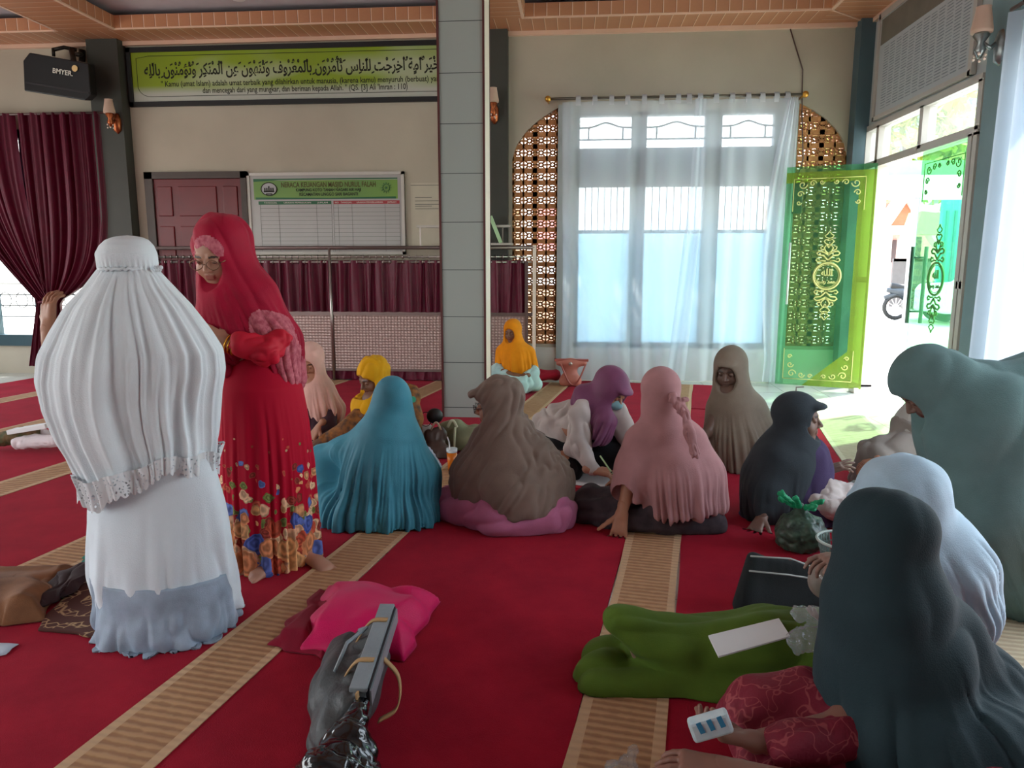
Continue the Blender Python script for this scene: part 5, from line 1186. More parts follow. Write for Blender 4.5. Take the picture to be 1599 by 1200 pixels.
def red_woman():
    y0 = 3.25; root = person('woman standing in a crimson veil, glasses and a red dress with flowers at the hem', W(430, 880, z=0)); Q = lambda x, y, o=0: W(x, y, y=y0+o)
    F = Field(V(-1.75, 2.75, 0), V(-.95, 3.65, 1.52), .0052); H = Fr(Q(338, 400, -.02), (-.02, -1, -.36), sc=1.14); nk = Q(375, 470, .05)
    head(F, H, nk); F.cap(nk, Q(390, 560, .05), .11, .13, .05); F.cap(Q(390, 560, .05), Q(415, 640, .02), .13, .13, .05)
    F.chain([Q(345, 480, 0), Q(350, 540, -.05), Q(300, 520, -.1)], [.05, .04, .028], .02); hand(F, Q(300, 520, -.1), (-1, -.1, .1), (0, .8, -.5), 1)
    F.chain([Q(415, 495, .04), Q(425, 548, -.08), Q(345, 530, -.18)], [.04, .036, .026], .02); hand(F, Q(350, 531, -.18), (-1, .05, .42), (.3, .6, -.75), -1, 1., (.25, .3, .3, .4))
    for (ax, ay, tx, ty) in ((440, 872, 405, 896), (470, 868, 494, 880)):
        a = W(ax, ay, z=.035); t = W(tx, ty, z=.02); F.chain([Q(415, 700, .06), Q(ax-12, 800, .06), V(a[0]-.01, a[1]+.03, .12), a], [.08, .05, .036, .034], .03); foot(F, a, a+(t-a)/np.linalg.norm(t-a)*.22, 1.0)
    skin_obj(F, root, (176, 130, 108), H); glasses(H, root, mat('thin_metal', (120, 90, 70), rough=.3, metal=.7))
    M = cloth('crimson', (158, 0, 46), var=.12, sheen=.2, rough=.7)
    F = Field(V(-1.95, 2.75, .6), V(-.80, 3.7, 1.62), .0065); H2 = Fr(Q(347, 398, .02), (-.1, -1, -.28), sc=1.14); hood(F, H2, 1.24)
    F.chain([Q(362, 425, .04), Q(375, 465, .04), Q(385, 510, .04)], [.12, .15, .19], .06); F.cap(Q(355, 440, 0), Q(345, 560, 0), .10, .13, .07)
    F.chain([Q(405, 470, .02), Q(428, 530, 0), Q(442, 590, 0)], [.09, .10, .075], .06); F.chain([Q(380, 520, .1), Q(395, 590, .1)], [.15, .14], .06)
    F.cap(Q(345, 560, -.30), Q(395, 545, -.22), .07, .085, .03, 's')
    face_cut(F, H, .050); vs, fs = F.mesh(); vs = relax(vs, fs, 2, .5)
    N = normals(vs, fs); vs = radial_folds(vs, N, H.P(0, .05, -.05), Q(410, 600), 22, .016, 3, .15, .8, .9); N = normals(vs, fs)
    vs = dir_folds(vs, N, (.5, 0, -1), 16, .12, .006, 2)
    hemline = [Q(392, 512, -.2), Q(425, 520, -.12), Q(447, 555, -.08), Q(462, 600, 0), Q(455, 612, .05)]
    hemline2 = [Q(430, 530, -.15), Q(440, 570, -.14), Q(455, 605, -.1)]
    brow = [H.P(.070*math.sin(a), .085, -.012+.104*math.cos(a)) for a in np.linspace(-1.0, 1.35, 9)]
    m1, m2, m3 = px_line([(410, 506), (436, 514), (446, 545), (458, 580), (464, 612)], 23, 3.4), near_line(brow, .034), px_line([(440, 508), (455, 560)], 10, 3.35)
    PL = mat('pink_lace', (206, 120, 132), rough=.8, var=.0, col2=(160, 62, 82), vscale=45, bump=.4, bscale=120)
    q2 = m2(vs)[fs].mean(1) > .5; q1 = (m1(vs)[fs].mean(1) > .5) & ~q2; N = normals(vs, fs)
    for sel, nm_, mm_, ps in ((~(q1 | q2), 'head_veil', M, 0), (q1, 'hem_lace', PL, .003), (q2, 'brow_lace', PL, .003)):
        u_, inv = np.unique(fs[sel], return_inverse=True); np_mesh(nm_, (vs+N*ps)[u_], inv.reshape(-1, 4), mm_, root)
    D = floral_mat()
    rows = [(545, 385, 420, .05), (565, 365, 445, .12), (600, 346, 468, .18), (660, 344, 480, .19), (720, 344, 487, .20), (800, 350, 491, .21), (850, 355, 494, .215), (878, 358, 496, .22)]
    loft_obj('floral_dress', D, root, loft(rows, y0, 300, 130, lambda TH, T: ring_fold(26, .030, 21, .3, 1., 1.1)(TH, T), lambda TH, T: T**4*(.012*np.sin(TH*7)+.01*np.sin(TH*3))))
    F = Field(V(-1.6, 2.8, .8), V(-1.0, 3.4, 1.3), .006); F.chain([Q(436, 530, -.10), Q(415, 548, -.15), Q(378, 538, -.19)], [.05, .062, .052], .02); F.cap(Q(378, 536, -.175), Q(350, 531, -.185), .034, .034, .0, 's')
    field_obj(F, 'sleeve', mat('sleeve_red', (190, 8, 44), rough=.65, var=.1), root, [lambda v, N: dir_folds(v, N, (1, 0, .2), 30, .5, .006, 4)])
    mb = MB(); c = Q(357, 537, -.18)
    for k, o in enumerate((0, .014, .03)):
        mb.tube([c+V(o, 0, -o*.4)+V(.012*math.sin(t), .036*math.cos(t), .037*math.sin(t)) for t in np.linspace(0, 6.28, 25)[:-1]], .0045, 6, closed=True)
    mb.build('bangle', mat('gold', (226, 166, 60), rough=.22, metal=.9, var=.1), root, smooth=True)
# ---------------------------------------------------------------- seated women: common helper
def sitter(lab, base, box, h, skin, veil, H, veil_m, dress_m=None, body=None, folds=None, puff=1.12, brim=0., face=True, cutw=.056, skin_c=SK, dress=None, dress_folds=(), hem=None, eyes_on=False, nk=None, veil_name='head_veil', seed=1):
    root = person(lab, base); lo, hi = box
    F = Field(lo, hi, h*.85); head(F, H, nk if nk is not None else H.c+V(0, 0, -.2))
    if body: body(F)
    LIPS[0] = tuple(q*.93 for q in skin_c) if lab.startswith('woman in a long taupe') else None
    skin_obj(F, root, skin_c, H); LIPS[0] = None
    if eyes_on: eyes(H, root)
    F = Field(lo, hi, h); hood(F, H, puff); veil(F)
    if hem is not None: hem(F)
    if face: face_cut(F, H, cutw, brim)
    field_obj(F, veil_name, veil_m, root, folds or [], 2)
    if dress: F = Field(lo, hi, h); dress(F); field_obj(F, 'dress', dress_m, root, list(dress_folds), 2)
    return root
def RF(a, b, n=18, amp=.012, seed=0, st=.2, fu=.7, dr=1.): return lambda v, N: radial_folds(v, N, a, b, n, amp, seed, st, fu, dr)
def DF(d, sc=14, st=.15, amp=.006, seed=0): return lambda v, N: dir_folds(v, N, d, sc, st, amp, seed)
def bx(c, r): return (V(c[0]-r[0], c[1]-r[1], 0), V(c[0]+r[0], c[1]+r[1], r[2]))
def pink_woman():
    y0 = 5.35; Q = lambda x, y, o=0: W(x, y, y=y0+o); H = Fr(Q(484, 567), (-.02, -.97, -.3), sc=1.08)
    def body(F): F.cap(Q(490, 600), Q(495, 675), .12, .13, .05); F.chain([Q(515, 625), Q(512, 665, -.1), Q(497, 672, -.2)], [.045, .035, .025], .02); hand(F, Q(498, 668, -.2), (-.5, -.3, -.75), (0, .6, -.6), 1)
    def veil(F): F.chain([Q(487, 585), Q(490, 612), Q(497, 640)], [.10, .14, .15], .05); F.chain([Q(505, 610), Q(520, 640), Q(523, 655)], [.08, .075, .04], .05)
    def dress(F): F.cap(Q(490, 630, .02), Q(492, 680, 0), .15, .18, .05); F.cap(Q(475, 690, -.15), Q(520, 690, -.15), .09, .09, .05); F.chain([Q(515, 630), Q(513, 665, -.1), Q(503, 668, -.17)], [.075, .06, .04], .02); F.floor(.008)
    sitter('woman in a pale pink veil sitting just right of the red dress', Q(500, 700), bx(Q(495, 650), (.6, .55, 1.05)), .0075, None, veil, H, cloth('pale_pink_veil', (222, 176, 164), sheen=.2), cloth('dark_plum_dress', (66, 44, 56)), body, [RF(H.c, Q(505, 670), 18, .014, 2)], dress=dress, dress_folds=[DF((0, .3, 1), 14, .3, .01)], eyes_on=False, hem=lambda F: F)
def yellow_woman():
    y0 = 5.15; Q = lambda x, y, o=0: W(x, y, y=y0+o); H = Fr(Q(583, 590), (-.62, -.7, -.42), sc=1.12)
    def body(F): F.cap(Q(590, 630), Q(620, 680), .12, .14, .05); F.chain([Q(575, 640, -.1), Q(545, 670, -.25), Q(500, 690, -.3)], [.05, .04, .026], .02); hand(F, Q(500, 690, -.3), (-1, -.1, -.3), (0, 0, -1), 1)
    def veil(F): F.chain([Q(583, 610), Q(578, 640, -.05), Q(572, 660, -.05)], [.10, .12, .08], .05); F.cap(Q(600, 600, .05), Q(607, 612, .05), .07, .05, .04)
    def dress(F):
        F.cap(Q(610, 625, .08), Q(620, 690, .05), .15, .20, .06); F.cap(Q(590, 630, 0), Q(640, 620, .08), .10, .08, .06); F.chain([Q(580, 640, -.05), Q(548, 668, -.22), Q(508, 688, -.28)], [.08, .07, .05], .04); F.chain([Q(638, 622, .05), Q(646, 655, 0), Q(640, 685, -.1)], [.075, .065, .05], .03)
        F.cap(Q(570, 705, -.1), Q(640, 700, -.05), .10, .10, .06); F.floor(.008)
    m = mat('brown_batik', (150, 92, 34), rough=.8, var=0, col2=(60, 40, 32), vscale=26, bump=.2)
    r = sitter('woman in a mustard yellow veil and brown batik uniform leaning over behind the teal veil', Q(610, 705), bx(Q(590, 650), (.75, .6, 1.05)), .0075, None, veil, H, cloth('mustard_veil', (206, 152, 14), sheen=.15), m, body, [RF(H.c, Q(585, 680), 18, .012, 5), DF((.3, 0, 1), 22, .15, .006)], brim=.0, cutw=.084, puff=1.06, dress=dress, dress_folds=[DF((.3, .3, 1), 12, .3, .01)], skin_c=(110, 74, 56), eyes_on=False)
    p = Q(645, 624, -.10); MB().lathe([(.001, 0), (.022, 0), (.022, .004), (.001, .004)], p, 16, M=Matrix.Rotation(math.pi/2, 3, 'X')).build('arm_badge', mat('badge_green', (40, 150, 120), rough=.5), r)
def teal_woman():
    y0 = 3.85; Q = lambda x, y, o=0: W(x, y, y=y0+o); H = Fr(Q(612, 628, .02), (-.55, .8, -.2), sc=.98)
    def body(F): F.cap(Q(605, 680, .05), Q(600, 790), .13, .16, .05); F.chain([Q(565, 700), Q(520, 730, .05), Q(495, 715, .15)], [.05, .04, .03], .03); hand(F, Q(495, 715, .15), (-1, .3, 0), (0, 0, -1), 1)
    def veil(F):
        F.chain([Q(611, 645, .02), Q(607, 680, 0), Q(600, 730, .0), Q(592, 790, -.02)], [.105, .15, .21, .25], .08)
        F.chain([Q(575, 690, 0), Q(535, 705, 0), Q(500, 712, .02)], [.10, .07, .045], .06); F.chain([Q(500, 712, .02), Q(510, 770, 0), Q(525, 815, -.02)], [.05, .11, .11], .07)
        F.chain([Q(638, 690, 0), Q(655, 740, 0), Q(650, 800, -.03)], [.07, .10, .11], .07); F.cap(Q(540, 812, -.1), Q(640, 812, -.1), .12, .12, .08); F.floor(.008)
    sitter('woman in a wide teal blue veil sitting with her back to us', Q(590, 830), bx(Q(590, 730), (.62, .6, 1.0)), .0068, None, veil, H, cloth('teal_veil', (66, 142, 164), sheen=.2, rough=.6), None, body, [RF(H.P(0, 0, .02), Q(597, 850), 26, .030, 7, .22, .75, .7), RF(H.P(0, 0, .02), Q(597, 850), 50, .008, 3, .2, .6, 1.)], face=False)
def orange_woman():
    y0 = 8.0; Q = lambda x, y, o=0: W(x, y, y=y0+o); H = Fr(Q(800, 519), (-.32, -.9, -.15), sc=1.)
    def body(F): F.cap(Q(803, 545), Q(803, 590), .12, .13, .05); F.chain([Q(822, 560), Q(832, 582, -.1), Q(815, 588, -.2)], [.045, .035, .025], .02); F.chain([Q(785, 560), Q(778, 578, -.1), Q(800, 585, -.2)], [.045, .035, .025], .02); hand(F, Q(800, 585, -.2), (1, -.2, -.2), (0, .4, -1), 1); hand(F, Q(818, 588, -.2), (-1, -.2, -.2), (0, .4, -1), -1)
    def veil(F): F.chain([Q(802, 535), Q(805, 555), Q(807, 572, -.03)], [.11, .16, .16], .06); F.cap(Q(785, 550), Q(782, 565), .08, .07, .06); F.cap(Q(825, 552), Q(830, 572), .08, .07, .06)
    def dress(F): F.cap(Q(805, 580), Q(805, 597), .13, .18, .05); F.chain([Q(824, 572), Q(834, 582, -.08), Q(822, 588, -.17)], [.07, .06, .045], .02); F.chain([Q(785, 572), Q(776, 580, -.08), Q(793, 585, -.16)], [.06, .06, .045], .02); F.cap(Q(782, 600, -.25), Q(812, 604, -.3), .10, .09, .05); F.cap(Q(812, 600, -.2), Q(835, 600, -.1), .08, .08, .05); F.floor(.008)
    sitter('woman in a bright orange veil and aqua dress sitting against the screen', Q(805, 608), bx(Q(805, 560), (.5, .5, .98)), .008, None, veil, H, cloth('orange_veil', (226, 138, 12), sheen=.15), cloth('aqua_dress', (176, 206, 204)), body, [RF(H.c, Q(806, 600), 16, .014, 9)], dress=dress, dress_folds=[DF((.4, 0, 1), 14, .3, .010)], skin_c=(120, 82, 62), eyes_on=False)
def brown_woman():
    y0 = 3.85; Q = lambda x, y, o=0: W(x, y, y=y0+o); H = Fr(Q(776, 634), (-.93, .02, -.12), sc=1.12)
    def body(F): F.cap(Q(790, 700, .03), Q(800, 790), .13, .16, .05); F.chain([Q(750, 700), Q(735, 760, -.03), Q(725, 780, .15)], [.05, .04, .03], .03); hand(F, Q(725, 780, .15), (-.6, .8, 0), (0, 0, -1), 1)
    def veil(F):
        F.chain([Q(782, 655), Q(790, 690, 0)], [.12, .135], .05); F.ell(Q(800, 668, 0), (.10, .10, .08), None, .03)
        F.chain([Q(792, 705), Q(800, 745, 0), Q(815, 775, -.02)], [.16, .22, .235], .08); F.chain([Q(757, 700), Q(742, 740, 0), Q(745, 770, 0)], [.09, .12, .13], .07); F.chain([Q(835, 710), Q(855, 750), Q(862, 775)], [.11, .12, .12], .07)
        n = unit((.06, 0, -1)); c = Q(800, 800, -.1)@n; F.op(lambda x, y, z: (n[0]*x+n[2]*z-c)*-1.0, V(-3, 0, -1), V(3, 9, 2), .0, 's')
    def dress(F):
        F.chain([Q(705, 790, .05), Q(745, 798, -.05), Q(790, 812, -.1), Q(850, 800, -.05), Q(862, 792, .05)], [.09, .10, .125, .14, .12], .08); F.cap(Q(800, 740), Q(805, 800), .16, .22, .06); F.chain([Q(762, 790, -.15), Q(778, 820, -.2)], [.06, .06], .04); F.cap(Q(703, 775, .08), Q(706, 795, .05), .05, .06, .05); F.floor(.008)
    r = sitter('woman in a grey brown veil and pink skirt sitting with her back to us, centre', Q(795, 830), bx(Q(790, 730), (.6, .58, 1.03)), .0062, None, veil, H, cloth('taupe_brown_veil', (122, 106, 96), sheen=.2), cloth('mauve_pink_skirt', (176, 104, 138), sheen=.15), body, [RF(H.P(0, .02, -.04), Q(805, 860), 20, .014, 11, .5, .95, .7), DF((-.5, 0, -.75), 26, .16, .006, 3)], brim=.014, puff=1.12, cutw=.08, dress=dress, dress_folds=[DF((.9, 0, .2), 14, .2, .010, 6)])
    glasses(H, r, M_black)
def purple_woman():
    y0 = 4.75; Q = lambda x, y, o=0: W(x, y, y=y0+o); H = Fr(Q(954, 610), (.68, -.62, -.62), sc=1.08)
    def body(F):
        F.cap(Q(930, 645), Q(880, 680, .1), .11, .14, .05); F.chain([Q(910, 650, -.08), Q(905, 700, -.12), Q(928, 735, -.25)], [.05, .038, .026], .02); hand(F, Q(928, 735, -.25), (1, -.1, -.12), (-.1, .3, -1), 1, 1.05, (.5, .6, .7, .8))
        F.chain([Q(965, 650, 0), Q(985, 690, -.05), Q(985, 725, -.2)], [.05, .038, .026], .02); hand(F, Q(985, 725, -.2), (-.4, -.5, -.5), (-.3, 0, -1), -1)
        F.chain([Q(880, 700, .1), Q(880, 725, -.1), Q(865, 745, .1)], [.1, .08, .05], .03)
    def veil(F): F.chain([Q(948, 620), Q(935, 650, 0), Q(940, 675, -.1)], [.10, .115, .06], .06); F.chain([Q(915, 625, .05), Q(900, 637, .08)], [.11, .06], .06); F.chain([Q(945, 660, -.1), Q(938, 690, -.12)], [.075, .035], .05)
    def shirt(F):
        F.cap(Q(930, 645, .03), Q(880, 672, .12), .125, .16, .06); F.cap(Q(880, 672, .12), Q(862, 665, .15), .14, .12, .05)
        F.chain([Q(908, 648, -.06), Q(903, 698, -.12), Q(926, 733, -.24)], [.08, .068, .045], .04); F.chain([Q(965, 650, 0), Q(984, 690, -.05), Q(984, 718, -.18)], [.075, .062, .042], .04)
    def skirt(F): F.cap(Q(872, 690, .15), Q(865, 712, .05), .16, .15, .05); F.chain([Q(870, 715, .05), Q(885, 730, -.1)], [.15, .10], .06); F.chain([Q(945, 700, .05), Q(975, 712, 0)], [.13, .12], .06); F.cap(Q(880, 720, .1), Q(960, 715, .1), .12, .12, .06); F.floor(.008)
    r = sitter('woman in a purple veil and face mask and white shirt bending to write on paper', Q(900, 745), bx(Q(925, 665), (.72, .62, 1.0)), .0065, None, veil, H, cloth('purple_veil', (118, 66, 98), sheen=.25, rough=.55), cloth('white_shirt', (196, 186, 180), tl=.1), body, [RF(H.P(0, .03, -.03), Q(925, 690), 18, .016, 13, .2, .8, .8)], brim=.014, dress=shirt, dress_folds=[DF((.4, .2, -1), 16, .3, .012, 3)])
    F = Field(*bx(Q(925, 665), (.72, .62, .6)), .008); skirt(F); field_obj(F, 'skirt', cloth('black_skirt', (30, 32, 36)), r, [DF((1, 0, 0), 14, .3, .008)], 2)
    F = Field(H.c-.2, H.c+.2, .004); E = lambda c, q, k=.01, m='u': F.ell(H.P(*c), np.array(q)*H.s, H.R, k, m); E((0, .047, -.045), (.06, .062, .042)); E((0, .09, -.035), (.022, .03, .022), .03); E((0, .03, -.045), (.07, .055, .06), .002, 's')
    field_obj(F, 'face_mask', mat('mask_blue', (126, 166, 172), rough=.8), r, (), 1)
def dusty_woman():
    y0 = 3.85; Q = lambda x, y, o=0: W(x, y, y=y0+o); H = Fr(Q(1030, 616), (-.45, .85, -.25), sc=1.0)
    def body(F):
        F.cap(Q(1040, 670, .05), Q(1050, 790), .13, .16, .05); F.chain([Q(995, 690, -.02), Q(985, 745, -.08), Q(972, 800, -.15)], [.05, .042, .027], .03); hand(F, Q(971, 803, -.15), (-.15, -.25, -1), (-.25, -.9, .2), 1, 1.12, (.05, .05, .08, .1), .14, .1)
        F.chain([Q(1080, 690), Q(1090, 750, .15), Q(1000, 750, .25)], [.05, .04, .028], .03); hand(F, Q(985, 752, .25), (-1, .1, 0), (0, 0, -1), 1)
    def veil(F):
        F.chain([Q(1033, 640), Q(1038, 665)], [.10, .11], .05); F.chain([Q(1040, 690, .02), Q(1050, 740), Q(1058, 790)], [.15, .19, .205], .08); F.chain([Q(1000, 690, 0), Q(990, 730, -.05), Q(978, 765, -.10)], [.09, .09, .085], .06); F.chain([Q(1078, 690, 0), Q(1095, 740), Q(1100, 785)], [.09, .10, .10], .07)
        F.cap(Q(975, 770, -.13), Q(968, 800, -.16), .06, .06, .01, 's'); z = .105
        F.op(lambda x, y, q: (q-z), V(-3, 0, -1), V(3, 9, .4), .01, 's')
    def dress(F):
        F.chain([Q(915, 800, .05), Q(965, 808, 0), Q(1040, 812, -.05), Q(1105, 818, -.03)], [.08, .095, .10, .075], .08); F.cap(Q(1050, 740), Q(1050, 800), .12, .15, .06); F.cap(Q(925, 780, .15), Q(960, 790, .1), .09, .09, .06); F.cap(Q(1105, 825, -.05), Q(1118, 842, -.06), .05, .03, .05); F.floor(.008)
    r = sitter('woman in a dusty rose veil sitting with her back to us, hand on the carpet', Q(1040, 835), bx(Q(1020, 720), (.66, .6, 1.03)), .0062, None, veil, H, cloth('dusty_rose_veil', (170, 126, 128), sheen=.15), mat('dark_floral_skirt', (38, 32, 38), rough=.85, var=0, col2=(74, 62, 68), vscale=16), body, [RF(H.P(0, 0, -.02), Q(1052, 850), 26, .024, 17, .35, .85, .7)], face=False, dress=dress, dress_folds=[DF((1, 0, .2), 12, .25, .016, 6)])
    F = Field(V(.3, 3.3, .3), V(1.0, 3.9, 1.), .004); pts = [Q(1052, 622, -.13), Q(1062, 634, -.14), Q(1070, 645, -.17), Q(1077, 675, -.21), Q(1085, 708, -.235)]
    F.chain(pts, [.022, .026, .020, .024, .022], .008); 
    for k in range(7): F.ell(Q(1048+k*4, 626+3*math.sin(k*2), -.14), (.016, .012, .015), None, .004)
    field_obj(F, 'tie_ribbon', MATS['dusty_rose_veil'], r, [DF((.2, 0, -1), 60, .15, .006)], 1)
def taupe_woman():
    y0 = 5.1; Q = lambda x, y, o=0: W(x, y, y=y0+o); H = Fr(Q(1140, 579), (-.48, -.85, -.25), sc=1.16)
    def body(F): F.cap(Q(1145, 620), Q(1150, 720), .13, .16, .05); F.chain([Q(1120, 640, -.05), Q(1105, 675, -.1), Q(1090, 690, -.25)], [.045, .035, .026], .02); hand(F, Q(1090, 690, -.25), (-.5, -.5, -.6), (0, 0, -1), 1)
    def veil(F): F.chain([Q(1143, 600), Q(1146, 635), Q(1152, 690), Q(1155, 725)], [.11, .15, .21, .23], .08); F.chain([Q(1175, 640), Q(1190, 680), Q(1190, 720)], [.10, .11, .12], .07); F.chain([Q(1122, 640, -.02), Q(1118, 690, -.05)], [.08, .09], .06); F.floor(.008)
    sitter('woman in a long taupe veil facing us with a shadowed face, behind the navy veil', Q(1150, 755), bx(Q(1150, 650), (.6, .55, 1.1)), .0075, None, veil, H, cloth('taupe_veil', (124, 112, 98), sheen=.15), None, body, [RF(H.P(0, .04, -.04), Q(1152, 780), 22, .020, 19, .2, .7, .8)], skin_c=(96, 72, 60), cutw=.058, eyes_on=False, brim=.006)  # skin_c darkened: the shadow on her face is put into the colour
def navy_woman():
    y0 = 4.05; Q = lambda x, y, o=0: W(x, y, y=y0+o); H = Fr(Q(1247, 655), (.93, -.36, .0), sc=1.12)
    def body(F):
        F.cap(Q(1235, 710), Q(1230, 800), .13, .16, .05); F.chain([Q(1265, 715, .05), Q(1268, 752, .05), Q(1288, 735, 0)], [.045, .04, .027], .02); hand(F, Q(1288, 737, 0), (.75, -.1, .35), (0, .2, -1), 1, 1., (.1, .15, .3, .4), .25)
        F.chain([Q(1215, 715, -.1), Q(1195, 770, -.15), Q(1190, 805, -.18)], [.05, .04, .027], .03); hand(F, Q(1190, 808, -.18), (-.45, -.5, -.5), (-.3, -.3, -1), 1, 1., (.15, .2, .2, .2), .35)
    def veil(F):
        F.chain([Q(1243, 690, .0), Q(1235, 715, .02)], [.11, .14], .06); F.chain([Q(1225, 725, .0), Q(1215, 770, 0)], [.18, .19], .07); F.cap(Q(1200, 760, -.02), Q(1195, 790, -.03), .14, .13, .07); F.cap(Q(1225, 700, .03), Q(1190, 740, .03), .12, .10, .06)
        F.chain([Q(1212, 720, -.08), Q(1196, 768, -.12), Q(1193, 790, -.15)], [.09, .085, .06], .05)
    def dress(F):
        F.cap(Q(1250, 715, .0), Q(1258, 790, 0), .13, .19, .06); F.chain([Q(1266, 712, -.04), Q(1272, 752, -.05), Q(1284, 740, -.02)], [.075, .065, .045], .03); F.chain([Q(1190, 810, .0), Q(1260, 815, -.05), Q(1290, 800, .1)], [.12, .12, .1], .06); F.floor(.008)
    sitter('woman in a dark navy veil and purple dress seen in profile facing right', Q(1235, 830), bx(Q(1235, 730), (.62, .6, 1.0)), .0062, None, veil, H, cloth('navy_veil', (46, 54, 60)), cloth('purple_dress', (62, 50, 84)), body, [RF(H.P(0, 0, -.02), Q(1220, 830), 18, .014, 23, .3, .9, .8)], brim=.010, puff=1.06, dress=dress, dress_folds=[DF((.2, .3, 1), 16, .3, .010)], skin_c=(112, 86, 74), eyes_on=False, cutw=.085)
def beige_person():
    y0 = 4.35; Q = lambda x, y, o=0: W(x, y, y=y0+o); H = Fr(Q(1458, 606), (-.9, -.3, -.35), sc=1.0)
    def body(F): F.cap(Q(1450, 660), Q(1450, 730), .13, .15, .05); F.chain([Q(1425, 665), Q(1400, 705, -.1), Q(1372, 715, -.15)], [.045, .04, .027], .02); hand(F, Q(1375, 718, -.15), (-1, 0, -.3), (0, 0, -1), 1)
    def veil(F): F.chain([Q(1450, 635), Q(1440, 665), Q(1435, 695)], [.10, .14, .15], .06)
    def dress(F):
        F.cap(Q(1445, 670), Q(1445, 735), .16, .21, .06); F.chain([Q(1428, 668), Q(1400, 702, -.08), Q(1378, 714, -.13)], [.085, .075, .05], .05); F.chain([Q(1440, 735), Q(1365, 712, -.05), Q(1352, 738, -.05)], [.12, .085, .06], .06); F.cap(Q(1345, 745, 0), Q(1450, 752, 0), .06, .1, .06); F.floor(.008)
    sitter('person in a beige grey robe sitting behind the stooping figure, knee raised', Q(1430, 752), bx(Q(1420, 660), (.6, .5, .98)), .0075, None, veil, H, cloth('beige_veil', (168, 166, 160)), cloth('beige_robe', (132, 126, 120)), body, [RF(H.c, Q(1440, 740), 16, .012, 27)], dress=dress, dress_folds=[DF((.8, 0, -.5), 14, .2, .012)])
def stooping_person():
    y0 = 3.0; Q = lambda x, y, o=0: W(x, y, y=y0+o); b = W(1600, 930, z=0); root = person('large dark veiled figure, haze-lifted to teal grey, stooping forward at the right edge', b)
    H = Fr(Q(1450, 606), (-.75, .05, -.75), sc=1.1); lo = V(1.15, 2.3, 0); hi = V(2.95, 3.6, 1.35)
    F = Field(lo, hi, .008); head(F, H, Q(1500, 620)); F.cap(Q(1520, 655), Q(1670, 675, .08), .10, .13, .06)
    for o in (-.1, .1): F.chain([Q(1680, 670, o), Q(1670, 800, o), V(Q(1680, 930)[0], y0+o, .08)], [.11, .075, .05], .04); p = V(Q(1680, 930)[0], y0+o, .045); foot(F, p, p+V(-.22, 0, -.01))
    for o in (-.06, .06): F.chain([Q(1540, 670, o), Q(1560, 750, o), Q(1575, 830, o)], [.05, .04, .03], .04); hand(F, Q(1575, 830, o), (-.05, 0, -1), (-1, 0, 0), 1)
    skin_obj(F, root, (110, 84, 72), H)
    F = Field(lo, hi, .009); hood(F, H, 1.12); F.chain([Q(1478, 608), Q(1520, 640), Q(1560, 660)], [.135, .17, .215], .06); F.chain([Q(1560, 645), Q(1640, 630, .05), Q(1700, 640, .05)], [.19, .20, .21], .08)
    F.chain([Q(1530, 680), Q(1565, 790), Q(1590, 880)], [.21, .24, .235], .1); F.chain([Q(1640, 700), Q(1660, 850)], [.26, .27], .1); F.chain([Q(1490, 640), Q(1520, 720)], [.10, .17], .08); F.floor(.008); face_cut(F, H, .05)
    field_obj(F, 'long_veil', cloth('haze_lifted_veil', (92, 120, 120), sheen=.1), root, [RF(H.P(0, 0, -.02), Q(1590, 930), 26, .012, 31, .4, 1., .8), DF((-.3, 0, -1), 9, .15, .006, 3)], 2)  # dark veil lifted to teal grey, door glare put into its colour
    MB().ball(H.P(-.07, .06, -.09), .012, 8).build('veil_pin', mat('pin_silver', (220, 225, 225), rough=.2, metal=.6), root)
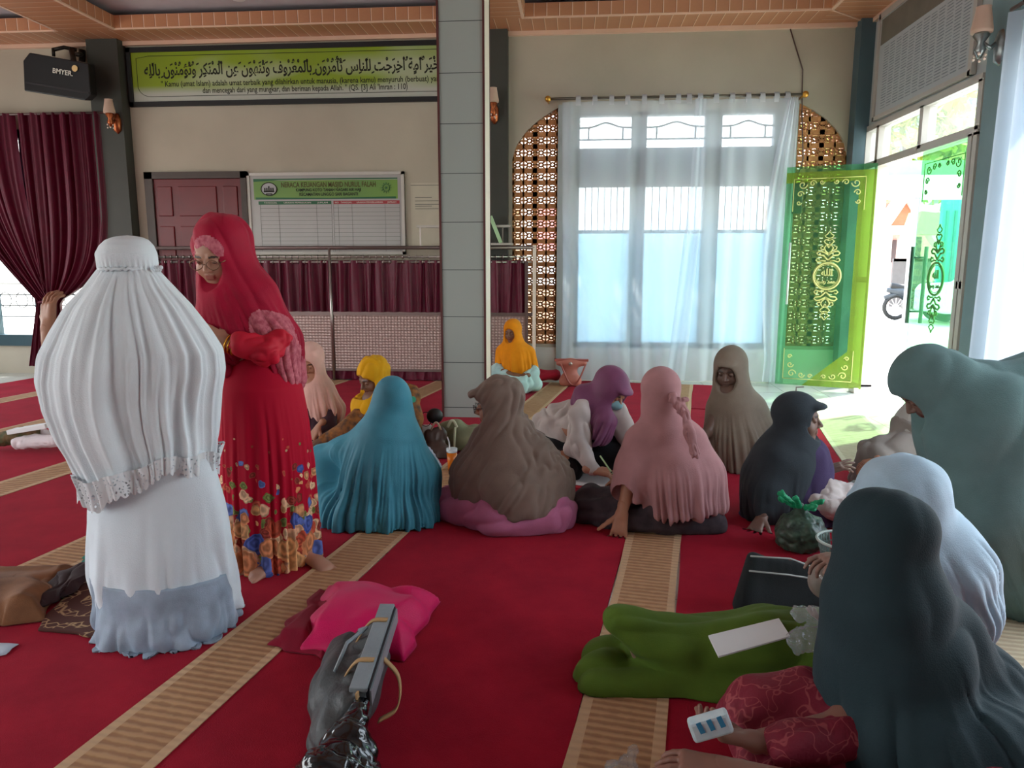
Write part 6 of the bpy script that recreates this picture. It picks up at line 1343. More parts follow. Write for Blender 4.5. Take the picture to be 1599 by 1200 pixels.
def white_veil_woman():
    y0 = 2.3; Q = lambda x, y, o=0: W(x, y, y=y0+o); H = Fr(Q(1405, 795), (-.92, .25, -.42), sc=1.12); root = person('woman in a white veil sitting behind the nearest dark veil, green skirt over outstretched legs', V(1.15, 2.35, 0))
    lo = V(-.05, 1.85, 0); hi = V(1.75, 2.85, 1.02); F = Field(lo, hi, .006); head(F, H, Q(1440, 880)); F.cap(Q(1450, 900), V(1.2, 2.35, .18), .10, .13, .05)
    a = V(1.15, 2.30, .15); F.chain([a, V(.66, 2.38, .14), V(.26, 2.38, .09)], [.09, .06, .042], .03); foot(F, V(.25, 2.36, .05), V(.19, 2.36, .22)); F.chain([V(1.15, 2.45, .15), V(.7, 2.48, .12), V(.3, 2.47, .08)], [.09, .06, .042], .03); foot(F, V(.32, 2.46, .04), V(.27, 2.46, .15))
    F.chain([Q(1400, 900, -.05), V(1.0, 2.12, .38), V(.87, 2.16, .33)], [.05, .042, .027], .03); hand(F, V(.87, 2.16, .33), (-1, .1, -.1), (0, .2, 1), 1, 1., (.35, .45, .5, .6))
    F.chain([Q(1420, 900, .1), V(1.05, 2.55, .40), V(.93, 2.45, .42)], [.05, .042, .027], .03); hand(F, V(.93, 2.45, .42), (-1, -.3, .0), (0, 0, -1), -1, 1., (.4, .5, .6, .7))
    skin_obj(F, root, (138, 106, 94), H)
    F = Field(V(.7, 1.85, 0), V(1.75, 2.85, 1.02), .0065); hood(F, H, 1.16); F.chain([Q(1425, 820), Q(1445, 870, .03), Q(1475, 930, .05)], [.115, .145, .16], .06); F.chain([Q(1460, 840, .02), Q(1488, 900, -.02), Q(1512, 960, -.04), Q(1526, 1000, -.04)], [.09, .10, .07, .03], .06); F.cap(Q(1410, 870, 0), Q(1410, 920, 0), .11, .12, .06); face_cut(F, H, .062, .004)
    field_obj(F, 'head_veil', cloth('bluish_white_veil', (176, 204, 222), tl=.1), root, [RF(H.P(0, .03, -.03), Q(1490, 1000), 18, .018, 33, .2, .7, .8), DF((.4, 0, -1), 10, .2, .006, 3)], 2)
    pinkm = cloth('old_pink_blouse', (150, 84, 94)); F = Field(V(.7, 1.85, 0), V(1.75, 2.85, .9), .007); F.cap(Q(1440, 905, .02), V(1.15, 2.33, .15), .10, .15, .06); F.chain([Q(1395, 905, -.02), V(1.0, 2.12, .37), V(.92, 2.15, .34)], [.08, .068, .05], .04); F.chain([Q(1420, 900, .1), V(1.05, 2.55, .40), V(.97, 2.48, .42)], [.08, .07, .05], .04)
    F.chain([V(.98, 2.2, .12), V(.86, 2.22, .13)], [.10, .06], .04); field_obj(F, 'blouse', pinkm, root, [DF((.5, .3, -.8), 16, .25, .01)], 2)
    F = Field(V(-.1, 1.9, 0), V(1.5, 2.95, .5), .0065); F.chain([V(1.15, 2.3, .14), V(.66, 2.36, .14), V(.36, 2.36, .12), V(.16, 2.34, .22)], [.12, .085, .075, .045], .05); F.chain([V(1.15, 2.45, .13), V(.7, 2.5, .10), V(.25, 2.45, .10)], [.13, .09, .07], .08)
    F.cap(V(.10, 2.30, -.01), V(1.15, 2.28, -.01), .075, .09, .09); F.cap(V(.12, 2.5, -.01), V(1.15, 2.56, -.01), .06, .09, .09); F.cap(V(.10, 2.32, .02), V(.13, 2.5, .02), .06, .05, .06)
    F.op(lambda x, y, z: -(.055+.0*y-x), V(-1, 0, -1), V(.3, 9, 1), .008, 's') if False else None
    F.floor(.008); field_obj(F, 'skirt', cloth('olive_green_skirt', (80, 106, 32), var=.12, sheen=.1), root, [DF((1, .25, 0), 10, .25, .012, 5)], 2)
def near_woman():
    y0 = 1.88; Q = lambda x, y, o=0: W(x, y, y=y0+o); H = Fr(Q(1378, 850), (-.75, .6, -.35), sc=1.05); root = person('nearest person in a long dark haze-lifted slate veil at the bottom right, maroon batik dress', V(.95, 1.8, 0))
    lo = V(.25, 1.3, 0); hi = V(1.65, 2.25, 1.0); F = Field(lo, hi, .0055); head(F, H, Q(1385, 920)); F.cap(Q(1400, 970, .03), V(.93, 1.85, .2), .09, .10, .05)
    F.chain([Q(1360, 960, 0), Q(1335, 1080, -.03), Q(1320, 1130, -.10), W(1180, 1160, y=1.72)], [.04, .04, .036, .028], .03); w_ = W(1180, 1158, y=1.72); hand(F, w_, (-1, .05, .15), (0, .35, .9), 1, 1.05, (.4, .5, .6, .65))
    w2 = W(1125, 1200, y=1.62); F.chain([V(.80, 1.55, .18), w2], [.036, .028], .02); hand(F, w2, (-1, .1, .02), (0, .2, -1), 1, 1., (.15, .2, .3, .35))
    F.chain([V(.85, 1.8, .13), Q(1215, 1125, .02), V(.55, 1.66, .06)], [.06, .06, .04], .04)
    skin_obj(F, root, (132, 92, 78), H)
    F = Field(lo, hi, .0065); hood(F, H, 1.06); F.chain([Q(1376, 880), Q(1376, 920)], [.105, .12], .05); F.chain([Q(1385, 950, .0), Q(1400, 1030), Q(1410, 1140), V(.95, 1.85, .1)], [.145, .165, .19, .22], .08); F.chain([Q(1470, 990, .02), Q(1520, 1080, .02), Q(1560, 1160, .0)], [.09, .11, .13], .07); F.chain([Q(1350, 960), Q(1345, 1060), Q(1345, 1180, 0)], [.085, .10, .115], .06); F.cap(V(1.1, 1.75, .1), V(1.35, 1.75, .1), .2, .15, .08); F.chain([Q(1380, 1165, -.14), Q(1470, 1180, -.16), Q(1580, 1190, -.16)], [.08, .12, .12], .06)
    F.op(lambda x, y, z: -(x-.655+.06*(z-.5)*0), V(0, 0, 0), V(.7, 3, 1), .02, 's') if False else None
    F.floor(.01); field_obj(F, 'long_veil', cloth('haze_lifted_dark_veil', (36, 54, 60), sheen=.08), root, [RF(H.P(0, 0, -.02), V(1.0, 1.8, 0), 18, .016, 37, .3, .9, .7), DF((-.5, 0, -1), 9, .25, .007, 2)], 2)  # glare over the dark cloth is put into this lifted slate colour
    mm = mat('maroon_batik', (112, 22, 46), rough=.7, var=0, col2=(112, 22, 46), vscale=10, bump=.3, bscale=90)
    nt = mm.node_tree; b = nt.nodes['Principled BSDF']; tcn = nt.nodes.new('ShaderNodeTexCoord'); v = nt.nodes.new('ShaderNodeTexVoronoi'); v.feature = 'DISTANCE_TO_EDGE'; v.inputs['Scale'].default_value = 16; nz = nt.nodes.new('ShaderNodeTexNoise'); nz.inputs['Scale'].default_value = 9; mv = nt.nodes.new('ShaderNodeMix'); mv.data_type = 'VECTOR'; mv.inputs[0].default_value = .25
    nt.links.new(tcn.outputs['Object'], mv.inputs[4]); nt.links.new(tcn.outputs['Object'], nz.inputs['Vector']); nt.links.new(nz.outputs['Color'], mv.inputs[5]); nt.links.new(mv.outputs[1], v.inputs['Vector']); r = nt.nodes.new('ShaderNodeValToRGB'); r.color_ramp.elements[0].position = .02; r.color_ramp.elements[0].color = (*lin((150, 66, 72)), 1); r.color_ramp.elements[1].position = .045; r.color_ramp.elements[1].color = (*lin((118, 20, 44)), 1); nt.links.new(v.outputs['Distance'], r.inputs[0]); nt.links.new(r.outputs[0], b.inputs['Base Color'])
    F = Field(V(.25, 1.3, 0), V(1.6, 2.1, .6), .006); F.chain([V(.95, 1.75, .15), Q(1260, 1125, .03), Q(1190, 1118, .03)], [.15, .12, .10], .05); F.chain([Q(1190, 1118, .03), V(.50, 1.70, .08)], [.10, .06], .05); F.chain([Q(1330, 1150, -.12), W(1225, 1165, y=1.70)], [.06, .045], .03)
    F.chain([V(.95, 1.6, .12), V(.62, 1.56, .10)], [.14, .09], .05); F.cap(V(.75, 1.55, .17), V(.62, 1.58, .14), .06, .045, .03); F.floor(.01); field_obj(F, 'batik_dress', mm, root, [DF((.8, .3, .3), 18, .25, .008)], 2)
    mb = MB(); c = W(1210, 1160, y=1.71)
    for o in (0, .012): mb.tube([c+V(o, .034*math.cos(t), .034*math.sin(t)) for t in np.linspace(0, 6.28, 25)[:-1]], .003, 6, closed=True)
    mb.build('bangle', mat('thin_gold', (196, 170, 130), rough=.3, metal=.8), root, smooth=True)
for fn_ in (white_woman, red_woman, pink_woman, yellow_woman, teal_woman, orange_woman, brown_woman, purple_woman, dusty_woman, taupe_woman, navy_woman, beige_person, stooping_person, white_veil_woman, near_woman):
    _t = time.time(); fn_(); print('built', fn_.__name__, round(time.time()-_t, 1))
# ================================================================ THINGS ON THE FLOOR
def patch(name, corners, m, parent=None, nu=60, nv=50, hf=None, z0=.013, solid=.006, edge=.012, seed=0):
    """cloth or paper lying on the floor: four floor corners (room xy), height function of u,v"""
    A, B, C_, D = [np.array(c[:2], float) for c in corners]; u = np.linspace(0, 1, nu); v = np.linspace(0, 1, nv); U, Vv = np.meshgrid(u, v)
    wob = edge*(vnoise(U*5+seed, Vv*5+seed*2, U*0+3)-.5)*2
    P = (A*(1-U[..., None])+B*U[..., None])*(1-Vv[..., None])+(D*(1-U[..., None])+C_*U[..., None])*Vv[..., None]; P = P+wob[..., None]*V(1, .6)
    Z = z0+(hf(U, Vv) if hf is not None else 0)+U*0; mb = MB(); mb.v = [(float(P[j, i, 0]), float(P[j, i, 1]), float(Z[j, i])) for j in range(nv) for i in range(nu)]
    mb.f = [(j*nu+i, j*nu+i+1, (j+1)*nu+i+1, (j+1)*nu+i) for j in range(nv-1) for i in range(nu-1)]; mb.mi = [0]*len(mb.f)
    return mb.build(name, m, parent, smooth=True, solid=solid)
def px4(*p): return [W(x, y, z=0) for x, y in p]
def crumple(F, name, m, root, amp=.006, sc=30, it=1, seed=0):
    def fd(v, N): a = vnoise(v[:, 0]*sc+seed, v[:, 1]*sc+5, v[:, 2]*sc+9); b = vnoise(v[:, 0]*sc*2.3+seed, v[:, 1]*sc*2.3+15, v[:, 2]*sc*2.3+19); return v+N*((np.abs(2*a-1)-.3)*amp+(np.abs(2*b-1)-.3)*amp*.5)[:, None]
    return field_obj(F, name, m, root, [fd], it)
def plastic(name, col=(205, 212, 216), alpha=.88):
    return glassmat(name, col, alpha=alpha, rough=.12, tint=(240, 242, 242))
M_paper = mat('white_paper', (222, 224, 224), rough=.8, var=.02)
# magenta cloth
mg = cloth('magenta_satin', (204, 0, 88), var=.08, sheen=.3, rough=.5)
def hmg(U, V_):
    e = np.clip(np.minimum(np.minimum(U, 1-U), np.minimum(V_, 1-V_))/.18, 0, 1)**.6
    return e*(.055+.035*U)+.05*e*np.abs(2*vnoise(U*2.2+V_*2.5+3, V_*1.2-U*1.4+9, U*0)-1)+.03*np.clip(U-.8, 0, 1)*5*(1-V_)*0
o = patch('magenta_cloth', px4((512, 925), (688, 945), (628, 1040), (470, 1022)), mg, hf=hmg, edge=.02); tag(top(o), 'crumpled magenta cloth lying in the middle of the carpet behind the grey handbag', 'cloth')
o = patch('crimson_cloth', px4((500, 925), (545, 960), (500, 1035), (420, 1012)), cloth('dark_crimson_cloth', (132, 4, 40), sheen=.2), hf=lambda U, V_: .03*np.clip(np.minimum(np.minimum(U, 1-U), np.minimum(V_, 1-V_))/.2, 0, 1)*(.4+np.abs(2*vnoise(U*4, V_*4, U*0)-1)), edge=.02); tag(top(o), 'dark crimson cloth lying flat on the runner left of the magenta cloth', 'cloth')
# grey handbag
def ribbon(mb, pts, wd):
    P = [np.array(p, float) for p in pts]; P = [P[0]*2-P[1]]+P+[P[-1]*2-P[-2]]; C = []
    for i in range(1, len(P)-2):
        for t in np.linspace(0, 1, 9)[:-1]: C.append(.5*((2*P[i])+(-P[i-1]+P[i+1])*t+(2*P[i-1]-5*P[i]+4*P[i+1]-P[i+2])*t*t+(-P[i-1]+3*P[i]-3*P[i+1]+P[i+2])*t**3))
    C.append(P[-2]); n = len(C); mb.grid(lambda u, v: C[int(round(v*(n-1)))]+ax*wd*(u-.5), 2, n)
hb = thing('handbag', 'dark grey leather handbag with tan straps standing in front of the magenta cloth', 'handbag', W(545, 1085, z=0))
ML = mat('grey_leather', (70, 74, 76), rough=.5, var=.15, bump=.4, bscale=40); MLs = mat('silver_leather', (140, 152, 158), rough=.3, var=.12, bump=.2, bscale=60); MT = mat('tan_strap', (186, 152, 106), rough=.6, var=.06)
t0 = W(604, 948, z=.24); t1 = W(560, 1076, z=.20); ax = unit((t1-t0)*V(1, 1, 0)); sd = V(-ax[1], ax[0], 0); sd = sd if sd[0] > 0 else -sd; Lb = np.linalg.norm((t1-t0)[:2])
F = Field(V(-1.2, 1.7, 0), V(-.3, 2.9, .5), .005)
for i in range(5):
    f = i/4; c = t0*(1-f)+t1*f; F.cap(V(c[0]-.05, c[1], .05)-sd*.03, V(c[0], c[1], c[2]-.02), .062, .018, .03, flat=(sd, 1.))
F.cap(V(*(t0-sd*.05)[:2], .05), V(*(t1-sd*.07)[:2], .05), .055, .07, .04); F.cap(V(*(t1+ax*.03-sd*.06)[:2], .06), V(*(t1-sd*.05-ax*.03)[:2], .1), .07, .06, .03)
F.ell(W(528, 1075, z=.08), (.08, .12, .075), None, .10); F.ell(W(532, 1030, z=.07), (.05, .10, .055), None, .10); F.floor(.012); field_obj(F, 'bag_body', ML, hb, [DF(ax, 22, .3, .006)], 2)
MB().bar(t0-ax*.01+V(0, 0, .0), t1+ax*.01, .052, .016).build('top_panel', MLs, hb, bevel=.004)
MB().bar(t0+sd*.026+V(0, 0, -.02), t1+sd*.026+V(0, 0, -.02), .010, .045).build('zip_edge', mat('zip_dark', (34, 38, 44), rough=.4), hb)
MB().bar(t0+sd*.034+V(0, 0, -.03), t1+sd*.034+V(0, 0, -.03), .005, .05).build('side_panel', MLs, hb)
for f, o_ in ((.22, 0), (.72, 1)):
    c = t0*(1-f)+t1*f; mb = MB(); pts = [c+V(0, 0, .010)+sd*.02, c-sd*.035+V(0, 0, .002), c-sd*.085-V(0, 0, .07), c-sd*.115-V(0, 0, .13)]
    if o_: pts += [c-sd*.16-V(0, 0, .17)+ax*.04, c-sd*.13-V(0, 0, .185)+ax*.12]
    ribbon(mb, pts, .02); mb.build('strap', MT, hb, smooth=True, solid=.005)
c = t0*.45+t1*.55; mb = MB(); pts = [c+sd*.03-V(0, 0, .03), c+sd*.085-V(0, 0, .08)+ax*.03, c+sd*.09-V(0, 0, .14)+ax*.09, c+sd*.04-V(0, 0, .16)+ax*.13]
ribbon(mb, pts, .022); mb.build('strap', MT, hb, smooth=True, solid=.005); mb = MB(); mb.bar(t1+ax*.015, t1+ax*.03+sd*.02-V(0, 0, .12), .03, .006, up=(1, 0, 0)); mb.build('strap_tag', MT, hb)
mb = MB(); c = t0*.55+t1*.45-sd*.075; mb.tube([c-ax*.1+V(0, 0, -.02), c-ax*.08-V(0, 0, .0)+sd*.03, c+ax*.02+V(0, 0, -.0)-sd*.01, c+ax*.10-V(0, 0, .05)-sd*.03], .006, 6); mb.build('pocket_edge', MLs, hb, smooth=True)
# black plastic bag at the bottom edge
bb = thing('plastic_bag', 'shiny black plastic bag at the bottom edge below the grey handbag', 'bag', W(520, 1195, z=0))
F = Field(V(-1.15, 1.35, 0), V(-.3, 2.2, .5), .006); a = W(568, 1092, z=.17); F.cap(a, W(545, 1150, z=.14), .010, .035, .03); F.cap(W(545, 1150, z=.13), W(515, 1230, z=.08), .05, .11, .05); F.cap(W(540, 1170, z=.1), W(580, 1240, z=.06), .04, .06, .04); F.floor(.012)
crumple(F, 'bag_body', mat('black_polythene', (14, 15, 20), rough=.16, var=.1, coat=.5), bb, .022, 16)
# clear plastic at the bottom
cp = thing('clear_wrapper', 'crumpled clear plastic wrapper at the bottom edge on the runner', 'wrapper', W(975, 1198, z=0))
F = Field(V(0, 1.4, 0), V(.5, 2.1, .3), .004); a = W(990, 1168, z=.06); F.cap(a, W(970, 1215, z=.03), .006, .04, .01); F.cap(W(960, 1200, z=.02), W(1000, 1225, z=.02), .02, .03, .01); F.floor(.012); crumple(F, 'film', plastic('clear_film'), cp, .018, 40)
# prayer mat on the left
def rug_mat():
    m = bpy.data.materials.new('prayer_rug'); m.use_nodes = True; n = m.node_tree.nodes; l = m.node_tree.links; b = n['Principled BSDF']; b.inputs['Roughness'].default_value = .95
    t = n.new('ShaderNodeTexCoord'); v = n.new('ShaderNodeTexVoronoi'); v.feature = 'DISTANCE_TO_EDGE'; v.inputs['Scale'].default_value = 26; l.new(t.outputs['Object'], v.inputs['Vector'])
    w_ = n.new('ShaderNodeTexWave'); w_.wave_type = 'RINGS'; w_.rings_direction = 'Z'; w_.inputs['Scale'].default_value = 3.4; w_.inputs['Distortion'].default_value = 1.5; l.new(t.outputs['Object'], w_.inputs['Vector'])
    r = n.new('ShaderNodeValToRGB'); r.color_ramp.elements[0].position = .03; r.color_ramp.elements[0].color = (*lin((170, 136, 100)), 1); r.color_ramp.elements[1].position = .09; r.color_ramp.elements[1].color = (*lin((76, 38, 30)), 1); l.new(v.outputs['Distance'], r.inputs[0])
    r2 = n.new('ShaderNodeValToRGB'); r2.color_ramp.interpolation = 'CONSTANT'; r2.color_ramp.elements[0].color = (0, 0, 0, 1); r2.color_ramp.elements[1].position = .5; r2.color_ramp.elements[1].color = (1, 1, 1, 1); l.new(w_.outputs['Fac'], r2.inputs[0])
    mx = n.new('ShaderNodeMix'); mx.data_type = 'RGBA'; l.new(r2.outputs[0], mx.inputs[0]); mx.inputs[6].default_value = (*lin((74, 36, 28)), 1); l.new(r.outputs[0], mx.inputs[7]); l.new(mx.outputs[2], b.inputs['Base Color']); return m
o = patch('prayer_mat', px4((60, 990), (195, 1005), (235, 900), (125, 893)), rug_mat(), hf=lambda U, V_: U*0+.001, solid=.008); tag(top(o), 'brown patterned prayer mat on the carpet left of the white skirt', 'mat')
MBr = cloth('brown_cloth', (124, 84, 56), var=.3)
o = patch('brown_cloth', px4((-60, 990), (70, 975), (112, 890), (-30, 890)), MBr, hf=lambda U, V_: np.clip(np.minimum(np.minimum(U, 1-U), np.minimum(V_, 1-V_))/.15, 0, 1)*(.03+.07*np.abs(2*vnoise(U*3+2, V_*2.2, U*0)-1)), edge=.03); tag(top(o), 'crumpled brown patterned cloth lying at the left edge beside the prayer mat', 'cloth')
o = patch('dark_shawl', px4((60, 962), (120, 935), (175, 880), (90, 905)), cloth('dark_shawl', (52, 34, 36), var=.3), hf=lambda U, V_: np.clip(np.minimum(np.minimum(U, 1-U), np.minimum(V_, 1-V_))/.2, 0, 1)*(.02+.04*np.abs(2*vnoise(U*4+7, V_*3, U*0)-1)), z0=.03, edge=.02); tag(top(o), 'dark shawl heaped between the brown cloth and the prayer mat', 'cloth')
o = patch('teal_cloth', px4((128, 888), (152, 890), (155, 868), (136, 868)), cloth('teal_scrap', (36, 112, 96)), hf=lambda U, V_: .03*np.sin(U*3.1)*np.sin(V_*3.1), nu=16, nv=14); tag(top(o), 'small green teal cloth on the runner touching the white skirt', 'cloth')
o = patch('paper_sheet', px4((-30, 1036), (10, 1028), (28, 1012), (-20, 1008)), mat('bluish_paper', (200, 212, 226), rough=.7), nu=4, nv=4, solid=.002); tag(top(o), 'white sheet of paper at the bottom left edge of the carpet', 'paper')
# bundle at the far left
bd = thing('folded_bundle', 'bundle of white and green folded cloths with a white box at the left edge', 'bundle', W(45, 698, z=0))
yb_ = 5.05; Q = lambda x, y, o=0: W(x, y, y=yb_+o)
F = Field(V(-5.0, 4.5, 0), V(-3.5, 5.7, .4), .007); F.cap(Q(30, 692), Q(90, 688), .05, .05, .04); F.cap(Q(60, 680, .1), Q(95, 684, .1), .045, .04, .04); F.floor(.012); crumple(F, 'white_cloth', cloth('bundle_white', (214, 204, 206)), bd, .014, 14)
F = Field(V(-5.2, 4.5, 0), V(-3.5, 5.7, .4), .007); F.cap(Q(-10, 688), Q(50, 676, .05), .055, .05, .04); F.floor(.012); crumple(F, 'green_cloth', mat('bundle_green', (44, 66, 34), col2=(120, 90, 60), var=0, vscale=16), bd, .014, 16)
MB().bar(Q(18, 674), Q(78, 664), .10, .035).build('white_box', M_paper, bd, bevel=.004)
# notebook and pen in front of the writing woman
nb = thing('notebook', 'open white notebook on the carpet under the writing hand', 'notebook', W(925, 755, z=0))
patch('pages', px4((888, 762), (948, 768), (968, 742), (912, 738)), M_paper, nb, 6, 6, z0=.024, solid=.006, edge=0); patch('cover', px4((886, 764), (950, 771), (970, 742), (910, 736)), mat('cover_red', (170, 40, 50)), nb, 6, 6, z0=.015, solid=.004, edge=0)
pn = thing('pen', 'pale green pen held upright by the writing woman', 'pen', W(950, 738, y=4.45)); MB().tube([W(937, 712, y=4.48), W(956, 740, y=4.44)], .005, 8).build('barrel', mat('pen_green', (176, 206, 150), rough=.3), pn, smooth=True); MB().tube([W(954, 737, y=4.44), W(958, 743, y=4.44)], [.005, .001], 8).build('tip', M_black, pn)
# bags by the wall
yw = 8.40; Q = lambda x, y, o=0: W(x, y, y=yw+o)
pb = thing('handbag', 'salmon pink handbag standing against the wall under the sheer curtain', 'handbag', W(890, 602, z=0))
MP = mat('salmon_leather', (196, 122, 108), rough=.35, var=.08); MP2 = mat('salmon_dark', (168, 92, 84), rough=.35)
a, b, c, d = Q(873, 597), Q(908, 597), Q(919, 563), Q(866, 561)
F = Field(V(-.5, 8.05, 0), V(.5, 8.75, .5), .006); F.cap(V(a[0]+.06, yw, .06), V(b[0]-.06, yw, .06), .055, .055, .02); F.cap(V(d[0]+.05, yw, d[2]-.04), V(c[0]-.05, yw, d[2]-.04), .035, .035, .05); F.cap(V((a[0]+b[0])/2, yw, .1), V((a[0]+b[0])/2, yw, .24), .09, .07, .06, flat=((0, 1, 0), 1.8)); F.floor(.012); field_obj(F, 'bag_body', MP, pb, (), 1)
MB().bar(V(d[0], yw, d[2]-.01), V(c[0], yw, d[2]-.01), .06, .03).build('top_trim', MP2, pb, bevel=.006)
MB().tube([V(a[0]+.02+.28*t, yw-.075, .27-.24*math.sin(t*3.14)) for t in np.linspace(0, 1, 15)], .010, 6).build('strap', MP2, pb, smooth=True); MB().ball(V((a[0]+b[0])/2, yw-.07, .27), .022).build('clasp', M_steel, pb, smooth=True)
rc = thing('red_cushion', 'flat red cushion on the floor between the orange veil and the pink handbag', 'cushion', W(853, 600, z=0)); F = Field(V(-.75, 8.1, 0), V(-.05, 8.75, .3), .007); F.cap(Q(842, 590, .08), Q(868, 584, .08), .045, .05, .03, flat=((0, 1, 0), .6)); F.cap(Q(838, 578, .1), Q(868, 588, .1), .02, .05, .04); F.floor(.009); field_obj(F, 'cushion', cloth('cushion_red', (160, 24, 46)), rc, (), 1)
# things at the foot of the pillar
yk = 5.3; Q = lambda x, y, o=0: W(x, y, y=yk+o)
bh = thing('handbag', 'dark brown handbag standing at the foot of the tiled pillar', 'handbag', W(680, 728, z=0)); F = Field(V(-1.2, 4.7, 0), V(-.3, 5.6, .7), .006); F.cap(Q(675, 712, -.15), Q(688, 712, -.15), .09, .09, .03, flat=((0, 1, 0), 1.4)); F.cap(Q(674, 680, -.1), Q(688, 678, -.1), .05, .05, .06, flat=((0, 1, 0), 1.4)); F.floor(.012); field_obj(F, 'bag_body', mat('brown_leather', (70, 54, 48), rough=.4, var=.1), bh, [DF((0, 0, 1), 18, .3, .006)], 2)
MB().tube([Q(673+7*math.sin(t)*0+t*5, 672-12*math.sin(t), -.12) for t in np.linspace(0, 3.14, 12)], .008, 6).build('handle', mat('handle_beige', (156, 130, 108), rough=.5), bh, smooth=True)
rd = thing('black_cap', 'round black pouch with a thin wire loop resting on the brown handbag', 'pouch', Q(680, 662, 0)); MB().ball(Q(679, 650, -.02), (.062, .05, .058)).build('pouch_body', M_black, rd, smooth=True); MB().tube([Q(665+9*math.cos(t), 655+11*math.sin(t), -.05) for t in np.linspace(0, 6.28, 25)[:-1]], .003, 6, closed=True).build('wire_loop', M_black, rd)
tb_ = thing('tote_bag', 'olive green cloth tote bag with a pale strap beside the pillar', 'bag', W(720, 705, z=0)); F = Field(V(-1.1, 4.8, 0), V(-.1, 5.9, .6), .0065); F.cap(Q(700, 692, .1), Q(740, 690, .1), .10, .12, .06); F.cap(Q(698, 672, .1), Q(712, 668, .1), .075, .07, .05); F.ell(Q(708, 655, -.02), (.04, .05, .04), None, .01, 's'); F.floor(.012); field_obj(F, 'bag_body', cloth('olive_canvas', (132, 134, 106), var=.12), tb_, [DF((.8, 0, .4), 14, .3, .012)], 2)
MB().tube([Q(699+.8*k, 668-9*math.sin(k/18*3.14)*1.2, .02) for k in range(19)], .012, 6).build('strap', cloth('pale_strap', (196, 196, 166)), tb_, smooth=True); MB().bar(Q(711, 668, -.03), Q(709, 705, -.05), .04, .01, up=(1, 0, 0)).build('strap', MATS['pale_strap'], tb_)
pw = thing('white_pouch', 'small white pouch between the mustard veil and the brown handbag', 'pouch', Q(660, 680)); F = Field(V(-1.4, 5, 0), V(-.8, 5.7, .5), .006); F.cap(Q(652, 672, .0), Q(670, 670, .0), .035, .035, .01); F.cap(Q(655, 700, .0), Q(665, 720, .0), .05, .05, .05); F.cap(Q(660, 672), Q(660, 715), .03, .05, .03); F.floor(.012); crumple(F, 'pouch_body', cloth('pouch_white', (206, 200, 194)), pw, .01, 20)
cw = thing('clear_bag', 'translucent grey plastic bag just right of the teal veil', 'bag', W(672, 742, z=0)); F = Field(V(-1.2, 4.3, 0), V(-.6, 5.3, .4), .006); F.cap(W(664, 705, y=4.9), W(674, 730, y=4.85), .04, .07, .04); F.floor(.012); crumple(F, 'film', glassmat('grey_film', (170, 176, 190), alpha=.35, rough=.15), cw, .016, 22)
ck = thing('drink_cup', 'plastic cup of orange tea with a straw on the runner beside the brown veil', 'cup', W(706, 738, z=0)); cc = W(706, 738, z=0)+V(0, 0, .012); MB().lathe([(.001, 0), (.027, 0), (.036, .13), (.034, .13), (.001, .128)], cc, 20).build('tea', mat('orange_tea', (206, 110, 26), rough=.15, var=.05), ck, smooth=True); MB().lathe([(.037, .13), (.038, .155), (.036, .155), (.036, .13)], cc, 20).build('cup_rim', plastic('cup_clear', alpha=.6), ck, smooth=True); MB().tube([cc+V(-.01, 0, .1), cc+V(-.018, 0, .20), cc+V(-.03, 0, .235)], .004, 6).build('straw', M_paper, ck)
ts = thing('tissue', 'crumpled white tissue beside the orange drink cup', 'tissue', W(716, 738, z=0)); F = Field(V(-.9, 4.5, 0), V(-.4, 5.1, .2), .005); F.cap(W(714, 740, z=.03), W(724, 730, z=.03), .02, .02, .01); F.floor(.012); crumple(F, 'tissue_sheet', M_paper, ts, .014, 40)
# right hand group
yg = 3.75; Q = lambda x, y, o=0: W(x, y, y=yg+o)
gb_ = thing('tied_bag', 'dark green patterned plastic bag tied with a bright green ribbon', 'bag', W(1248, 862, z=0)); F = Field(V(.9, 3.1, 0), V(1.7, 4.1, .5), .006); F.ell(Q(1250, 835, -.15), (.125, .12, .11), None, .02); F.cap(Q(1250, 815, -.15), Q(1250, 792, -.14), .06, .022, .04); F.floor(.012)
crumple(F, 'bag_body', mat('green_leaf_print', (30, 44, 40), rough=.35, var=0, col2=(74, 100, 84), vscale=34), gb_, .014, 20)
F = Field(V(.9, 3.1, .1), V(1.7, 4.1, .6), .0045)
for k in range(7): t = k*.9; F.cap(Q(1250, 795, -.14), Q(1250+34*math.cos(t), 787+12*math.sin(t*1.3)-4, -.14+.08*math.sin(t)), .010, .014, .006)
crumple(F, 'ribbon', mat('bright_green_ribbon', (36, 172, 120), rough=.4, translucent=.2), gb_, .010, 50)
wc = thing('white_cloth', 'crumpled white cloth lying behind the tied green bag', 'cloth', W(1300, 800, z=0)); F = Field(V(1.0, 3.6, 0), V(2.0, 4.5, .4), .0065); F.chain([Q(1268, 780, .15), Q(1295, 768, .2), Q(1335, 772, .2)], [.035, .06, .06], .04); F.cap(Q(1295, 792, .1), Q(1340, 800, .1), .06, .07, .05); F.floor(.012); crumple(F, 'cloth_body', cloth('offwhite_cloth', (196, 186, 182)), wc, .022, 14, 2)
gx = thing('grey_case', 'grey green box shaped case in front of the beige robe', 'box', W(1350, 770, z=0)); A_ = W(1320, 772, y=3.98); B_ = W(1378, 775, y=3.98); mb = MB(); mb.prism([(A_[0], .02), (A_[0]-.01, .15), (A_[0]+.08, .22), (B_[0], .19), (B_[0]+.06, .02)], (0, 3.88, 0), (1, 0, 0), (0, 0, 1), (0, .22, 0)); mb.build('case', mat('case_grey', (132, 144, 138), rough=.5), gx, bevel=.012)
